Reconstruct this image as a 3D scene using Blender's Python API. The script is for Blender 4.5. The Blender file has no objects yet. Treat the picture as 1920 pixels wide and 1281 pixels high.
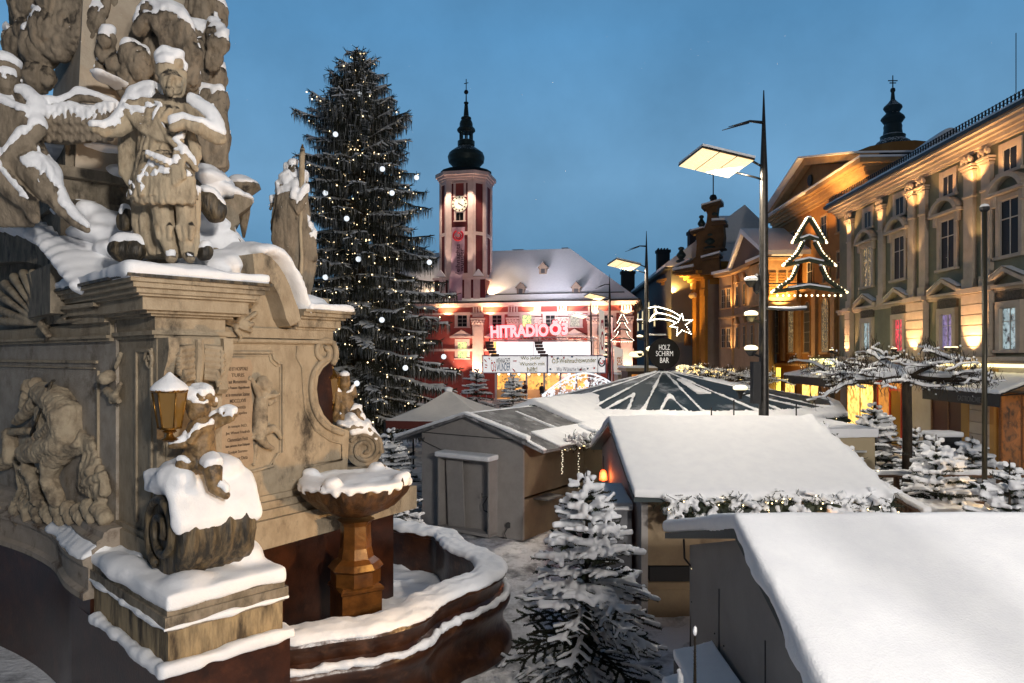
KEY = 1000; KEYC = (1, .90, .80)
KEY2 = 4500; KEYC2 = (1, .93, .86)
import bpy, math, random
from mathutils import Vector, Matrix, noise
from mathutils.bvhtree import BVHTree
random.seed(7)
R = random.Random(11)
F = 1300.0; H = 4.8; HY = 668.0
V = Vector
sc = bpy.context.scene
COL = sc.collection
def W(px, py, Y): return V(((px-960)/F*Y, Y, H+(HY-py)/F*Y))
def norm2(d): l = math.hypot(d[0], d[1]); return (d[0]/l, d[1]/l)

class Fr:
    """vertical plane frame: x along the facade (left to right), y inward, z up"""
    def __init__(s, P0, d):
        d = norm2(d); s.P0 = V((P0[0], P0[1], 0)); s.d = V((d[0], d[1], 0)); s.n = V((-d[1], d[0], 0))
        s.M = Matrix(((s.d.x, s.n.x, 0, P0[0]), (s.d.y, s.n.y, 0, P0[1]), (0, 0, 1, 0), (0, 0, 0, 1)))
    def sz(s, px, py, off=0.0):
        k = (px-960)/F; A = s.P0+s.n*off      # X = k Y
        t = (A.x-k*A.y)/(k*s.d.y-s.d.x); Y = A.y+t*s.d.y
        return t, H+(HY-py)/F*Y
    def w(s, a, b, z): return s.M@V((a, b, z))

class MB:
    def __init__(s, M=None): s.v = []; s.f = []; s.M = M
    def add(s, vs, fs):
        b = len(s.v)
        s.v += [s.M@V(v) for v in vs] if s.M else [V(v) for v in vs]
        s.f += [tuple(i+b for i in f) for f in fs]; return s
    def bx(s, x0, x1, y0, y1, z0, z1):
        return s.add([(x0,y0,z0),(x1,y0,z0),(x1,y1,z0),(x0,y1,z0),(x0,y0,z1),(x1,y0,z1),(x1,y1,z1),(x0,y1,z1)],
            [(0,3,2,1),(4,5,6,7),(0,1,5,4),(1,2,6,5),(2,3,7,6),(3,0,4,7)])
    def hexa(s, b, t):
        return s.add(list(b)+list(t), [(0,3,2,1),(4,5,6,7),(0,1,5,4),(1,2,6,5),(2,3,7,6),(3,0,4,7)])
    def prism(s, poly, y0, y1):   # poly in local x,z
        n = len(poly); A = sum(poly[i][0]*poly[(i+1)%n][1]-poly[(i+1)%n][0]*poly[i][1] for i in range(n))
        if A < 0: poly = poly[::-1]
        return s.add([(p[0], y0, p[1]) for p in poly]+[(p[0], y1, p[1]) for p in poly],
            [tuple(range(n)), tuple(range(2*n-1, n-1, -1))]+[(i, i+n, (i+1)%n+n, (i+1)%n) for i in range(n)])
    def prismx(s, poly, x0, x1):  # poly in local y,z extruded along x
        n = len(poly)
        return s.add([(x0, p[0], p[1]) for p in poly]+[(x1, p[0], p[1]) for p in poly],
            [tuple(range(n-1, -1, -1)), tuple(range(n, 2*n))]+[(i, (i+1)%n, (i+1)%n+n, i+n) for i in range(n)])
    def prismz(s, poly, z0, z1):
        n = len(poly); A = sum(poly[i][0]*poly[(i+1)%n][1]-poly[(i+1)%n][0]*poly[i][1] for i in range(n))
        if A < 0: poly = poly[::-1]
        return s.add([(p[0], p[1], z0) for p in poly]+[(p[0], p[1], z1) for p in poly],
            [tuple(range(n-1, -1, -1)), tuple(range(n, 2*n))]+[(i, (i+1)%n, (i+1)%n+n, i+n) for i in range(n)])
    def tube(s, pts, rad, n=8, flat=None):
        pts = [V(p) for p in pts]; m = len(pts)
        if not hasattr(rad, '__len__'): rad = [rad]*m
        vs = []; up = None
        for i, p in enumerate(pts):
            t = (pts[min(i+1, m-1)]-pts[max(i-1, 0)])
            if t.length < 1e-9: t = V((0, 0, 1))
            t.normalize()
            if up is None:
                up = V((0, 0, 1)) if abs(t.z) < .9 else V((1, 0, 0))
            a = up-t*up.dot(t)
            if a.length < 1e-4: a = t.orthogonal()
            a.normalize(); b = t.cross(a); up = a
            for k in range(n):
                an = 2*math.pi*k/n
                vs.append(p+(a*math.cos(an)*(flat or 1)+b*math.sin(an))*rad[i])
        fs = [(i*n+k, i*n+(k+1)%n, (i+1)*n+(k+1)%n, (i+1)*n+k) for i in range(m-1) for k in range(n)]
        fs += [tuple(range(n-1, -1, -1)), tuple(range((m-1)*n, m*n))]
        return s.add(vs, fs)
    def lathe(s, prof, c=(0, 0, 0), n=24, a0=0, sx=1, sy=1):
        vs = []; m = len(prof)
        for r, z in prof:
            r = max(r, 1e-4)
            for k in range(n):
                an = a0+2*math.pi*k/n; vs.append((c[0]+r*math.cos(an)*sx, c[1]+r*math.sin(an)*sy, c[2]+z))
        fs = [(i*n+k, i*n+(k+1)%n, (i+1)*n+(k+1)%n, (i+1)*n+k) for i in range(m-1) for k in range(n)]
        fs += [tuple(range(n-1, -1, -1)), tuple(range((m-1)*n, m*n))]
        return s.add(vs, fs)
    def ell(s, c, r, n=12, rot=None):
        if not hasattr(r, '__len__'): r = (r, r, r)
        vs = []; m = max(5, n//2+1)
        for i in range(m):
            th = math.pi*(i+.02)/(m-1+.04)
            for k in range(n):
                ph = 2*math.pi*k/n
                p = V((r[0]*math.sin(th)*math.cos(ph), r[1]*math.sin(th)*math.sin(ph), -r[2]*math.cos(th)))
                if rot: p = rot@p
                vs.append(p+V(c))
        fs = [(i*n+k, i*n+(k+1)%n, (i+1)*n+(k+1)%n, (i+1)*n+k) for i in range(m-1) for k in range(n)]
        fs += [tuple(range(n-1, -1, -1)), tuple(range((m-1)*n, m*n))]
        return s.add(vs, fs)
    def sweep(s, path, prof, closed=False):
        """path: 2-D points; prof: closed loop of (offset to the right of travel, z)"""
        m = len(path); n = len(prof); vs = []
        for i in range(m):
            p = V(path[i]); a = V(path[i-1]) if (i or closed) else None; b = V(path[(i+1)%m]) if (i < m-1 or closed) else None
            d1 = (p-a).normalized() if a is not None else (b-p).normalized()
            d2 = (b-p).normalized() if b is not None else d1
            t = (d1+d2).normalized(); nr = V((t.y, -t.x)); k = 1/max(.4, V((d1.y, -d1.x)).dot(nr))
            for o, z in prof: vs.append((p.x+nr.x*o*k, p.y+nr.y*o*k, z))
        mm = m if closed else m-1
        fs = [(i*n+k, ((i+1)%m)*n+k, ((i+1)%m)*n+(k+1)%n, i*n+(k+1)%n) for i in range(mm) for k in range(n)]
        if not closed: fs += [tuple(range(n)), tuple(range(m*n-1, (m-1)*n-1, -1))]
        return s.add(vs, fs)

def smooth_path(pts, k=6, closed=False):
    out = []; n = len(pts); P = [V(p) for p in pts]
    for i in range(n if closed else n-1):
        p0 = P[(i-1)%n] if (closed or i) else P[0]; p1 = P[i]; p2 = P[(i+1)%n]; p3 = P[(i+2)%n] if (closed or i+2 < n) else P[n-1]
        for j in range(k):
            t = j/k; out.append(.5*((2*p1)+(p2-p0)*t+(2*p0-5*p1+4*p2-p3)*t*t+(3*p1-p0-3*p2+p3)*t**3))
    if not closed: out.append(P[-1])
    return out

# ---------- objects ----------
def tag(o, label=None, cat=None, group=None, kind=None):
    if label: o['label'] = label
    if cat: o['category'] = cat
    if group: o['group'] = group
    if kind: o['kind'] = kind
    return o
def thing(name, label, cat, loc=(0, 0, 0), rz=0, group=None):
    o = bpy.data.objects.new(name, None); COL.objects.link(o); o.location = loc; o.rotation_euler = (0, 0, rz)
    o.empty_display_size = .2
    return tag(o, label, cat, group)
def rootinv(o):
    while o.parent: o = o.parent
    return (Matrix.Translation(o.location)@o.rotation_euler.to_matrix().to_4x4()).inverted()
def link(name, me, mat, parent=None, smooth=False):
    o = bpy.data.objects.new(name, me); COL.objects.link(o)
    if parent is not None:
        me.transform(rootinv(parent))
        o.parent = parent
    if mat:
        me.materials.clear()
        for m in (mat if isinstance(mat, (list, tuple)) else [mat]): me.materials.append(m)
    me.polygons.foreach_set('use_smooth', [smooth]*len(me.polygons))
    if smooth == 'auto': pass
    return o
def mesh(mb, name='m'):
    me = bpy.data.meshes.new(name); me.from_pydata([tuple(v) for v in mb.v], [], mb.f); me.update(); return me
def obj(name, mb, mat, parent=None, smooth=False, sharp=None):
    o = link(name, mesh(mb, name), mat, parent, bool(smooth))
    if sharp: o.data.set_sharp_from_angle(angle=math.radians(sharp))
    return o
def tobj(name, mb, mat, label, cat, group=None, smooth=False, sharp=None):
    """single-mesh thing, its origin moved to its base"""
    n = len(mb.v); xs = [v.x for v in mb.v]; ys = [v.y for v in mb.v]; z = min(v.z for v in mb.v)
    c = V(((min(xs)+max(xs))/2, (min(ys)+max(ys))/2, z)); mb.v = [v-c for v in mb.v]
    o = obj(name, mb, mat, None, smooth, sharp); o.location = c
    return tag(o, label, cat, group)
def fuse(mb, voxel=.03, sm=3, amp=0, scale=(6, 6, 6), seed=0.0, crease=0, cs=(9, 9, 2.2)):
    """many overlapping solids -> one continuous surface"""
    o = bpy.data.objects.new('tmp', mesh(mb)); COL.objects.link(o)
    m = o.modifiers.new('r', 'REMESH'); m.mode = 'VOXEL'; m.voxel_size = voxel
    if sm: s = o.modifiers.new('s', 'SMOOTH'); s.factor = .5; s.iterations = sm
    dg = bpy.context.evaluated_depsgraph_get(); dg.update()
    me = bpy.data.meshes.new_from_object(o.evaluated_get(dg)); bpy.data.objects.remove(o)
    if amp:
        S = V(scale); so = V((seed, seed*2.3, -seed))
        for v, n in zip(me.vertices, [v.normal.copy() for v in me.vertices]):
            p = v.co
            v.co = p+n*amp*(noise.noise(V((p.x*S.x, p.y*S.y, p.z*S.z))+so)+.5*noise.noise(V((p.x*S.x*2.3, p.y*S.y*2.3, p.z*S.z*2.3))+so))
    if crease:
        me.update()
        for v, n in zip(me.vertices, [v.normal.copy() for v in me.vertices]):
            p = v.co; w = noise.noise(V((p.x*1.7, p.y*1.7, p.z*1.7)))*1.2; q = noise.noise(V((p.x*cs[0]+w, p.y*cs[1]-w, p.z*cs[2]+w))); q2 = noise.noise(V((p.x*cs[0]*2.1, p.y*cs[1]*2.1, p.z*cs[2]*2.1+4)))
            v.co = p+n*crease*(min(.35, abs(q)*1.6)-.18+.5*(min(.3, abs(q2)*1.5)-.12))*3
    return me
def snow_on(mes, t=.06, thr=.45, voxel=.03, clear=.5, sm=3, box=None, drop=.0):
    """snow lying on the upward, open faces of the (world-space) meshes"""
    vs = []; fs = []
    for me in mes:
        b = len(vs); vs += [v.co.copy() for v in me.vertices]; fs += [tuple(i+b for i in p.vertices) for p in me.polygons]
    bvh = BVHTree.FromPolygons(vs, fs)
    keep = []; up = V((0, 0, 1))
    for f in fs:
        a, b, c = vs[f[0]], vs[f[1]], vs[f[2]]; n = (b-a).cross(c-a) if len(f) == 3 else (c-a).cross(vs[f[3]]-b)
        if n.length < 1e-12: continue
        n.normalize()
        if n.z < thr: continue
        ct = sum((vs[i] for i in f), V())/len(f)
        if box and not box(ct): continue
        if bvh.ray_cast(ct+up*.015, up, clear)[0] is not None: continue
        keep.append((f, n))
    if not keep: return None
    ec = {}; vn = {}
    for f, n in keep:
        for i in range(len(f)):
            e = (f[i], f[(i+1)%len(f)]); ec[tuple(sorted(e))] = ec.get(tuple(sorted(e)), 0)+1
            vn.setdefault(f[i], []).append(n)
    bd = set()
    for e, c in ec.items():
        if c == 1: bd.update(e)
    idx = {i: k for k, i in enumerate(vn)}; m = len(idx); V2 = [None]*(2*m)
    for i, k in idx.items():
        n = sum(vn[i], V()).normalized(); h = t*(.45 if i in bd else 1)*(.75+.5*noise.noise(vs[i]*3))
        V2[k] = vs[i]-n*(voxel*.8); V2[k+m] = vs[i]+V((n.x*.3, n.y*.3, 1))*h
    out = MB(); out.v = V2
    for f, n in keep:
        g = [idx[i] for i in f]; out.f.append(tuple(g[::-1])); out.f.append(tuple(x+m for x in g))
        for i in range(len(f)):
            if ec[tuple(sorted((f[i], f[(i+1)%len(f)])))] == 1:
                a, b = g[i], g[(i+1)%len(g)]; out.f.append((a, b, b+m, a+m))
    return fuse(out, voxel, sm)
def slab(mb, top, t, sink=.01):
    """closed slab on a 3-D polygon (counter-clockwise from above)"""
    n = len(top); top = [V(p) for p in top]
    A = sum(top[i].x*top[(i+1)%n].y-top[(i+1)%n].x*top[i].y for i in range(n))
    if A < 0: top = top[::-1]
    mb.add([p-V((0, 0, sink)) for p in top]+[p+V((0, 0, t)) for p in top],
        [tuple(range(n-1, -1, -1)), tuple(range(n, 2*n))]+[(i, (i+1)%n, (i+1)%n+n, i+n) for i in range(n)])
    return mb
def snow(mb, parent, voxel=.04, sm=4, amp=.02, sc_=(2.2, 2.2, 2.2), name='snow_cover', mat=None):
    return link(name, fuse(mb, voxel, sm, amp, sc_, len(mb.v)*.37), mat or M_snow, parent, True)
def dup(o, parent=None):
    c = o.copy(); COL.objects.link(c)
    if parent is not None: c.parent = parent
    for ch in list(o.children): dup(ch, c)
    return c

# ---------- materials ----------
def mat_base(name):
    m = bpy.data.materials.new(name); m.use_nodes = True; nt = m.node_tree; return m, nt, nt.nodes['Principled BSDF']
def N(nt, t, **k):
    n = nt.nodes.new(t)
    for a, v in k.items():
        if a in n.inputs: n.inputs[a].default_value = v
        else: setattr(n, a, v)
    return n
def c4(c): return (c[0], c[1], c[2], 1)
def surf(name, c1, c2=None, scale=4, lo=.4, hi=.65, rough=.75, bump=.15, bscale=30, metal=0, stretch=(1, 1, 1), c3=None, s3=1.2, snowy=0, coat=0, dist=.01, crust=0):
    """two noise-mixed colours (c3: broad stains), fine bump; snowy: snow lies where the face looks up"""
    m, nt, b = mat_base(name); L = nt.links.new
    geo = N(nt, 'ShaderNodeTexCoord'); mp = N(nt, 'ShaderNodeMapping', Scale=stretch); L(geo.outputs['Object'], mp.inputs[0])
    b.inputs['Roughness'].default_value = rough; b.inputs['Metallic'].default_value = metal
    if coat: b.inputs['Coat Weight'].default_value = coat
    out = None
    if c2:
        n1 = N(nt, 'ShaderNodeTexNoise', Scale=scale, Detail=6, Roughness=.65); L(mp.outputs[0], n1.inputs['Vector'])
        r = N(nt, 'ShaderNodeMapRange'); r.inputs[1].default_value = lo; r.inputs[2].default_value = hi; L(n1.outputs[0], r.inputs[0])
        mx = N(nt, 'ShaderNodeMix', data_type='RGBA'); mx.inputs[6].default_value = c4(c1); mx.inputs[7].default_value = c4(c2)
        L(r.outputs[0], mx.inputs[0]); out = mx.outputs[2]
    if c3:
        n3 = N(nt, 'ShaderNodeTexNoise', Scale=s3, Detail=8, Roughness=.7); L(mp.outputs[0], n3.inputs['Vector'])
        r = N(nt, 'ShaderNodeMapRange'); r.inputs[1].default_value = .54; r.inputs[2].default_value = .68; L(n3.outputs[0], r.inputs[0])
        m3 = N(nt, 'ShaderNodeMix', data_type='RGBA'); m3.inputs[7].default_value = c4(c3); L(r.outputs[0], m3.inputs[0])
        if out: L(out, m3.inputs[6])
        else: m3.inputs[6].default_value = c4(c1)
        out = m3.outputs[2]
    if crust:   # black rain crust on the weather side of carved stone
        g = N(nt, 'ShaderNodeNewGeometry'); sp = N(nt, 'ShaderNodeSeparateXYZ'); L(g.outputs['Normal'], sp.inputs[0])
        n5 = N(nt, 'ShaderNodeTexNoise', Scale=5, Detail=6, Roughness=.7); L(mp.outputs[0], n5.inputs['Vector'])
        ad = N(nt, 'ShaderNodeMath', operation='MULTIPLY_ADD'); L(n5.outputs[0], ad.inputs[0]); ad.inputs[1].default_value = 2.2; L(sp.outputs[2], ad.inputs[2])
        r = N(nt, 'ShaderNodeMapRange'); r.inputs[1].default_value = 1.9-crust; r.inputs[2].default_value = 2.25-crust; L(ad.outputs[0], r.inputs[0])
        m5 = N(nt, 'ShaderNodeMix', data_type='RGBA'); m5.inputs[7].default_value = (.028, .023, .018, 1); L(r.outputs[0], m5.inputs[0]); L(out, m5.inputs[6]); out = m5.outputs[2]
    if snowy:
        g = N(nt, 'ShaderNodeNewGeometry'); sp = N(nt, 'ShaderNodeSeparateXYZ'); L(g.outputs['Normal'], sp.inputs[0])
        n4 = N(nt, 'ShaderNodeTexNoise', Scale=7, Detail=4); L(geo.outputs['Object'], n4.inputs['Vector'])
        ad = N(nt, 'ShaderNodeMath', operation='MULTIPLY_ADD'); L(n4.outputs[0], ad.inputs[0]); ad.inputs[1].default_value = .8; L(sp.outputs[2], ad.inputs[2])
        r = N(nt, 'ShaderNodeMapRange'); r.inputs[1].default_value = 1.4-snowy; r.inputs[2].default_value = 1.5-snowy; L(ad.outputs[0], r.inputs[0])
        m4 = N(nt, 'ShaderNodeMix', data_type='RGBA'); m4.inputs[7].default_value = (.8, .81, .83, 1); L(r.outputs[0], m4.inputs[0])
        if out: L(out, m4.inputs[6])
        else: m4.inputs[6].default_value = c4(c1)
        out = m4.outputs[2]
    if out: L(out, b.inputs['Base Color'])
    else: b.inputs['Base Color'].default_value = c4(c1)
    if bump:
        nb = N(nt, 'ShaderNodeTexNoise', Scale=bscale, Detail=5); L(mp.outputs[0], nb.inputs['Vector'])
        bp = N(nt, 'ShaderNodeBump', Strength=bump, Distance=dist*3); L(nb.outputs[0], bp.inputs['Height']); L(bp.outputs[0], b.inputs['Normal'])
    return m
def glow(name, c, s, base=(.8, .8, .8)):
    m, nt, b = mat_base(name); b.inputs['Base Color'].default_value = c4(base)
    b.inputs['Emission Color'].default_value = c4(c); b.inputs['Emission Strength'].default_value = s
    return m
def litglass(name, c, s, scale=3, c2=None, obj_scale=(1, 1, 1)):
    """window with a lit room behind: uneven light"""
    m, nt, b = mat_base(name); L = nt.links.new
    t = N(nt, 'ShaderNodeTexCoord'); mp = N(nt, 'ShaderNodeMapping', Scale=obj_scale); L(t.outputs['Object'], mp.inputs[0])
    n = N(nt, 'ShaderNodeTexVoronoi', Scale=scale); L(mp.outputs[0], n.inputs['Vector'])
    n2 = N(nt, 'ShaderNodeTexNoise', Scale=scale*2.2, Detail=3); L(mp.outputs[0], n2.inputs['Vector'])
    mx = N(nt, 'ShaderNodeMix', data_type='RGBA'); mx.inputs[6].default_value = c4(c); mx.inputs[7].default_value = c4(c2 or [x*.25 for x in c])
    r = N(nt, 'ShaderNodeMapRange'); r.inputs[1].default_value = .48; r.inputs[2].default_value = .68; L(n2.outputs[0], r.inputs[0]); L(r.outputs[0], mx.inputs[0])
    L(mx.outputs[2], b.inputs['Emission Color'])
    r2 = N(nt, 'ShaderNodeMapRange'); r2.inputs[3].default_value = s*.55; r2.inputs[4].default_value = s*1.3; L(n.outputs['Color'], r2.inputs[0]); L(r2.outputs[0], b.inputs['Emission Strength'])
    b.inputs['Base Color'].default_value = (.05, .05, .05, 1); b.inputs['Roughness'].default_value = .2
    return m

M_snow = surf('snow', (.85, .87, .90), (.80, .82, .86), scale=4, rough=.65, bump=.3, bscale=60, dist=.008)
M_snowthin = surf('thin_snow', (.72, .74, .77), (.30, .31, .33), scale=3, lo=.5, hi=.75, rough=.7, bump=.4, bscale=50)
M_stone = surf('sandstone', (.37, .305, .215), (.27, .215, .145), scale=5, rough=.85, bump=.4, bscale=38, c3=(.045, .036, .026), s3=1.5, stretch=(1, 1, .6))
M_stonew = surf('weathered_stone', (.25, .21, .155), (.12, .10, .07), scale=5, rough=.85, bump=.6, bscale=25, c3=(.03, .025, .02), s3=3.0, stretch=(1, 1, .55))
M_fig = surf('carved_stone', (.42, .345, .24), (.26, .205, .135), scale=6, lo=.45, hi=.68, rough=.85, bump=.4, bscale=30, c3=(.05, .04, .03), s3=2.2, stretch=(1, 1, .5), crust=.5)
M_figd = surf('shaded_carved_stone', (.25, .205, .15), (.13, .105, .075), scale=5, lo=.42, hi=.66, rough=.85, bump=.5, bscale=26, c3=(.035, .028, .022), s3=2.4, stretch=(1, 1, .5), crust=.6)  # carved_stone again, darker: shade on angel, clouds and saint put into the colour
M_rel = surf('relief_stone', (.37, .31, .22), (.24, .19, .13), scale=5, rough=.85, bump=.4, bscale=30, c3=(.07, .055, .04), s3=1.8)
M_dark = surf('black_weathered_stone', (.12, .09, .05), (.02, .017, .012), scale=9, lo=.4, hi=.55, rough=.55, bump=.6, bscale=30, stretch=(1, 1, .25))
M_marble = surf('red_marble', (.045, .014, .006), (.018, .006, .003), scale=3, rough=.3, bump=.1, c3=(.075, .026, .012), s3=2.4)
M_amber = surf('amber_marble', (.10, .042, .010), (.04, .016, .004), scale=5, rough=.28, bump=.15, bscale=12)
M_brass = surf('brass', (.30, .15, .03), (.12, .06, .012), scale=12, rough=.35, metal=.8, bump=.1)
M_iron = surf('dark_iron', (.03, .03, .032), rough=.5, metal=.5, bump=0)
M_pole = surf('brown_steel', (.075, .07, .065), (.05, .047, .043), scale=8, rough=.35, metal=.7, bump=.05)
M_glass = surf('dark_glass', (.010, .011, .013), rough=.3, bump=0); M_glass.node_tree.nodes['Principled BSDF'].inputs['Specular IOR Level'].default_value = .18
M_wood = surf('wood', (.16, .08, .035), (.08, .04, .018), scale=6, rough=.6, bump=.3, stretch=(1, 1, 6))
M_ply = surf('painted_panel', (.30, .285, .275), (.255, .24, .23), scale=2.5, rough=.7, bump=.12, bscale=60)
M_plyd = surf('brown_panel', (.27, .20, .12), (.22, .16, .10), scale=2.5, rough=.65, bump=.12)
M_green = surf('fir_needles', (.010, .018, .010), (.025, .035, .012), scale=3, rough=.6, bump=0)
M_bark = surf('bark', (.05, .035, .022), (.02, .015, .01), scale=12, rough=.9, bump=.5, stretch=(1, 1, .3))
M_white = surf('white_paint', (.75, .75, .74), rough=.5, bump=0)
M_black = surf('black_fabric', (.02, .02, .022), rough=.7, bump=.1)
G_bulb = glow('warm_bulb', (1, .72, .33), 9)
G_bulbw = glow('white_bulb', (1, .88, .68), 7)

# ---------- camera, sky ----------
cd = bpy.data.cameras.new('camera'); cam = bpy.data.objects.new('camera', cd); COL.objects.link(cam); sc.camera = cam
cam.location = (0, 0, H); cam.rotation_euler = (math.radians(90), 0, 0)
cd.sensor_width = 36; cd.lens = 36*F/1920; cd.shift_y = (HY-640.5)/1920; cd.clip_end = 1500; cd.clip_start = .05
sc.view_settings.view_transform = 'Standard'; sc.view_settings.look = 'None'; sc.view_settings.exposure = 0; sc.view_settings.gamma = 1
world = bpy.data.worlds.new('World'); sc.world = world; world.use_nodes = True
nt = world.node_tree; bg = nt.nodes['Background']; L = nt.links.new
tc = N(nt, 'ShaderNodeTexCoord'); sp = N(nt, 'ShaderNodeSeparateXYZ'); L(tc.outputs['Generated'], sp.inputs[0])
cr = N(nt, 'ShaderNodeValToRGB'); el = cr.color_ramp.elements
el[0].position = 0; el[0].color = (.070, .175, .29, 1); el[1].position = 1; el[1].color = (.05, .09, .15, 1)
for p, c in ((.10, (.100, .245, .41)), (.24, (.155, .34, .55)), (.42, (.10, .28, .51)), (.65, (.06, .16, .30))):
    e = el.new(p); e.color = c4(c)
L(sp.outputs[2], cr.inputs[0])
ns = N(nt, 'ShaderNodeTexNoise', Scale=3.2, Detail=6, Roughness=.6); L(tc.outputs['Generated'], ns.inputs['Vector'])
mr = N(nt, 'ShaderNodeMapRange'); mr.inputs[1].default_value = .3; mr.inputs[2].default_value = .7; mr.inputs[3].default_value = .84; mr.inputs[4].default_value = 1.15
L(ns.outputs[0], mr.inputs[0])
# dusk: the glow is ahead, the sky overhead and behind is dimmer and greyer
mrb = N(nt, 'ShaderNodeMapRange'); mrb.inputs[1].default_value = -.25; mrb.inputs[2].default_value = .62; L(sp.outputs[1], mrb.inputs[0])
mxb = N(nt, 'ShaderNodeMix', data_type='RGBA'); mxb.inputs[6].default_value = (.044, .055, .072, 1); L(mrb.outputs[0], mxb.inputs[0]); L(cr.outputs[0], mxb.inputs[7])
ml = N(nt, 'ShaderNodeVectorMath', operation='SCALE'); L(mxb.outputs[2], ml.inputs[0]); L(mr.outputs[0], ml.inputs['Scale'])
sky = N(nt, 'ShaderNodeTexSky'); sky.sky_type = 'NISHITA'; sky.sun_disc = False; sky.sun_elevation = math.radians(-4); sky.sun_rotation = math.radians(200)
s2 = N(nt, 'ShaderNodeVectorMath', operation='SCALE'); L(sky.outputs[0], s2.inputs[0]); s2.inputs['Scale'].default_value = .05
ad = N(nt, 'ShaderNodeVectorMath', operation='ADD'); L(ml.outputs[0], ad.inputs[0]); L(s2.outputs[0], ad.inputs[1])
L(ad.outputs[0], bg.inputs[0]); bg.inputs[1].default_value = 1.0

def light(kind, loc, energy, color, aim=None, size=.3, parent=None, spot=70, blend=.6):
    l = bpy.data.lights.new('lamp_light', kind); o = bpy.data.objects.new('lamp_light', l); COL.objects.link(o)
    l.energy = energy; l.color = color
    if kind == 'AREA': l.size = size
    elif kind != 'SUN': l.shadow_soft_size = size
    if kind == 'SPOT': l.spot_size = math.radians(spot); l.spot_blend = blend
    o.location = loc
    if aim is not None: o.rotation_euler = (V(aim)-V(loc)).to_track_quat('-Z', 'Y').to_euler()
    return o
def text(s, M, mat, w=None, h=None, ext=.01, off=0, name='lettering', parent=None, space=1.0, align='CENTER', shear=0):
    """flat lettering lying in the local x-z plane of M, facing local -y; fitted to w x h"""
    c = bpy.data.curves.new('t', 'FONT'); c.body = s; c.size = 1; c.extrude = ext; c.offset = off; c.space_character = space; c.align_x = align; c.shear = shear
    c.resolution_u = 3
    o = bpy.data.objects.new('t', c); COL.objects.link(o)
    dg = bpy.context.evaluated_depsgraph_get(); dg.update(); me = bpy.data.meshes.new_from_object(o.evaluated_get(dg)); bpy.data.objects.remove(o)
    xs = [v.co.x for v in me.vertices]; ys = [v.co.y for v in me.vertices]
    cx = (min(xs)+max(xs))/2; cy = (min(ys)+max(ys))/2; bw = max(xs)-min(xs); bh = max(ys)-min(ys)
    sx = (w/bw) if w else h/bh; sy = (h/bh) if h else sx
    me.transform(M@Matrix(((sx, 0, 0, -cx*sx), (0, 0, -1, 0), (0, sy, 0, -cy*sy), (0, 0, 0, 1))))
    return link(name, me, mat, parent)
# ================= TRINITY COLUMN =================
C0 = (-3.57, 7.2); F1 = Fr(C0, (.68, .733))
F2 = Fr((-3.87, 9.5), (.55, .835))
F3 = Fr((-5.55, 9.45), (.785, -.62))
mon = thing('trinity_column', 'tall carved stone column base with snowy ledges, left foreground', 'monument', (-5.6, 10.2, 0))
def trace(Frm, pts, off): return [Frm.sz(p[0], p[1], off) for p in pts]
# --- plinth under the corner pier
b = MB(F1.M); b.bx(-.06, 1.35, -.06, 3.1, 0, 1.52); obj('red_marble_plinth', b, M_marble, mon)
M_block = surf('streaked_sandstone', (.33, .25, .14), (.05, .035, .02), scale=5, lo=.42, hi=.62, rough=.8, bump=.7, bscale=22, stretch=(1, 1, .22))
b = MB(F1.M); b.bx(0, 1.287, 0, 3.1, 1.52, 1.93); o = obj('plinth_block', b, M_block, mon)
b = MB(F1.M); b.bx(-.05, 1.335, -.05, 3.1, 1.99, 2.10); b.bx(-.02, 1.30, -.02, 3.1, 1.93, 1.99); b.bx(-.02, 1.30, -.02, 3.1, 2.10, 2.17); obj('plinth_cornice', b, M_stonew, mon)
b = MB(F1.M); b.bx(-.12, 1.40, -.13, .03, 1.50, 1.63); b.bx(-.12, .02, -.1, 2.2, 1.50, 1.60); b.bx(1.27, 1.40, -.1, 1.6, 1.5, 1.61)
b.bx(-.075, 1.36, -.075, .02, 1.94, 2.01); b.bx(-.075, .0, -.07, 2.5, 1.94, 2.0)
snow(b, mon, .035, 3, .035, (3, 3, 3), 'ledge_snow')
b = MB(F1.M); b.bx(-.04, 1.33, -.04, 1.35, 2.15, 2.33); b.bx(-.04, .4, 1.2, 2.9, 2.15, 2.30); b.ell((1.1, .75, 2.36), (.3, .4, .22)); b.ell((.3, .3, 2.3), (.3, .3, .12)); b.ell((.1, 1.5, 2.26), (.22, .8, .14))
snow(b, mon, .04, 6, .035, (2, 2, 2), 'plinth_snow')
# --- fluted scroll block carrying the cherub
def spiral(c, r0, r1, turns, n=40, ax=(0, 1), flip=1, a0=0):
    out = []
    for i in range(n+1):
        t = i/n; a = a0+flip*turns*2*math.pi*t; r = r0+(r1-r0)*t
        out.append((c[0]+r*math.cos(a), c[1]+r*math.sin(a)))
    return out
b = MB(F1.M)
cb, cz = .72, 2.82
prof = []
for i in range(40):
    a = 2*math.pi*i/40; prof.append((cb+.46*math.cos(a), cz+.50*math.sin(a)))
b.prismx(prof, .22, 1.1); b.bx(.24, 1.08, .55, 1.3, 2.2, 3.0)
for k in range(9):
    x = .26+k*.1
    pts = [(x, cb-.47*math.cos(a)*1.0, cz+.51*math.sin(a)) for a in [(-70+j*13)*math.pi/180 for j in range(13)]]
    b.tube(pts, [.035+.02*(k % 2)]*len(pts), 8)
sc1 = link('scroll_block', fuse(b, .025, 1, .012, (9, 9, 5)), M_dark, mon, True)
for xx in (.20, 1.1):
    b = MB(F1.M); sp_ = spiral((cb, cz), .44, .08, 1.8, 50, flip=1, a0=-1.2); b.tube([(xx, p[0], p[1]) for p in sp_], [.05]*51, 8)
    obj('scroll_volute', b, M_dark, mon, True)
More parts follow.
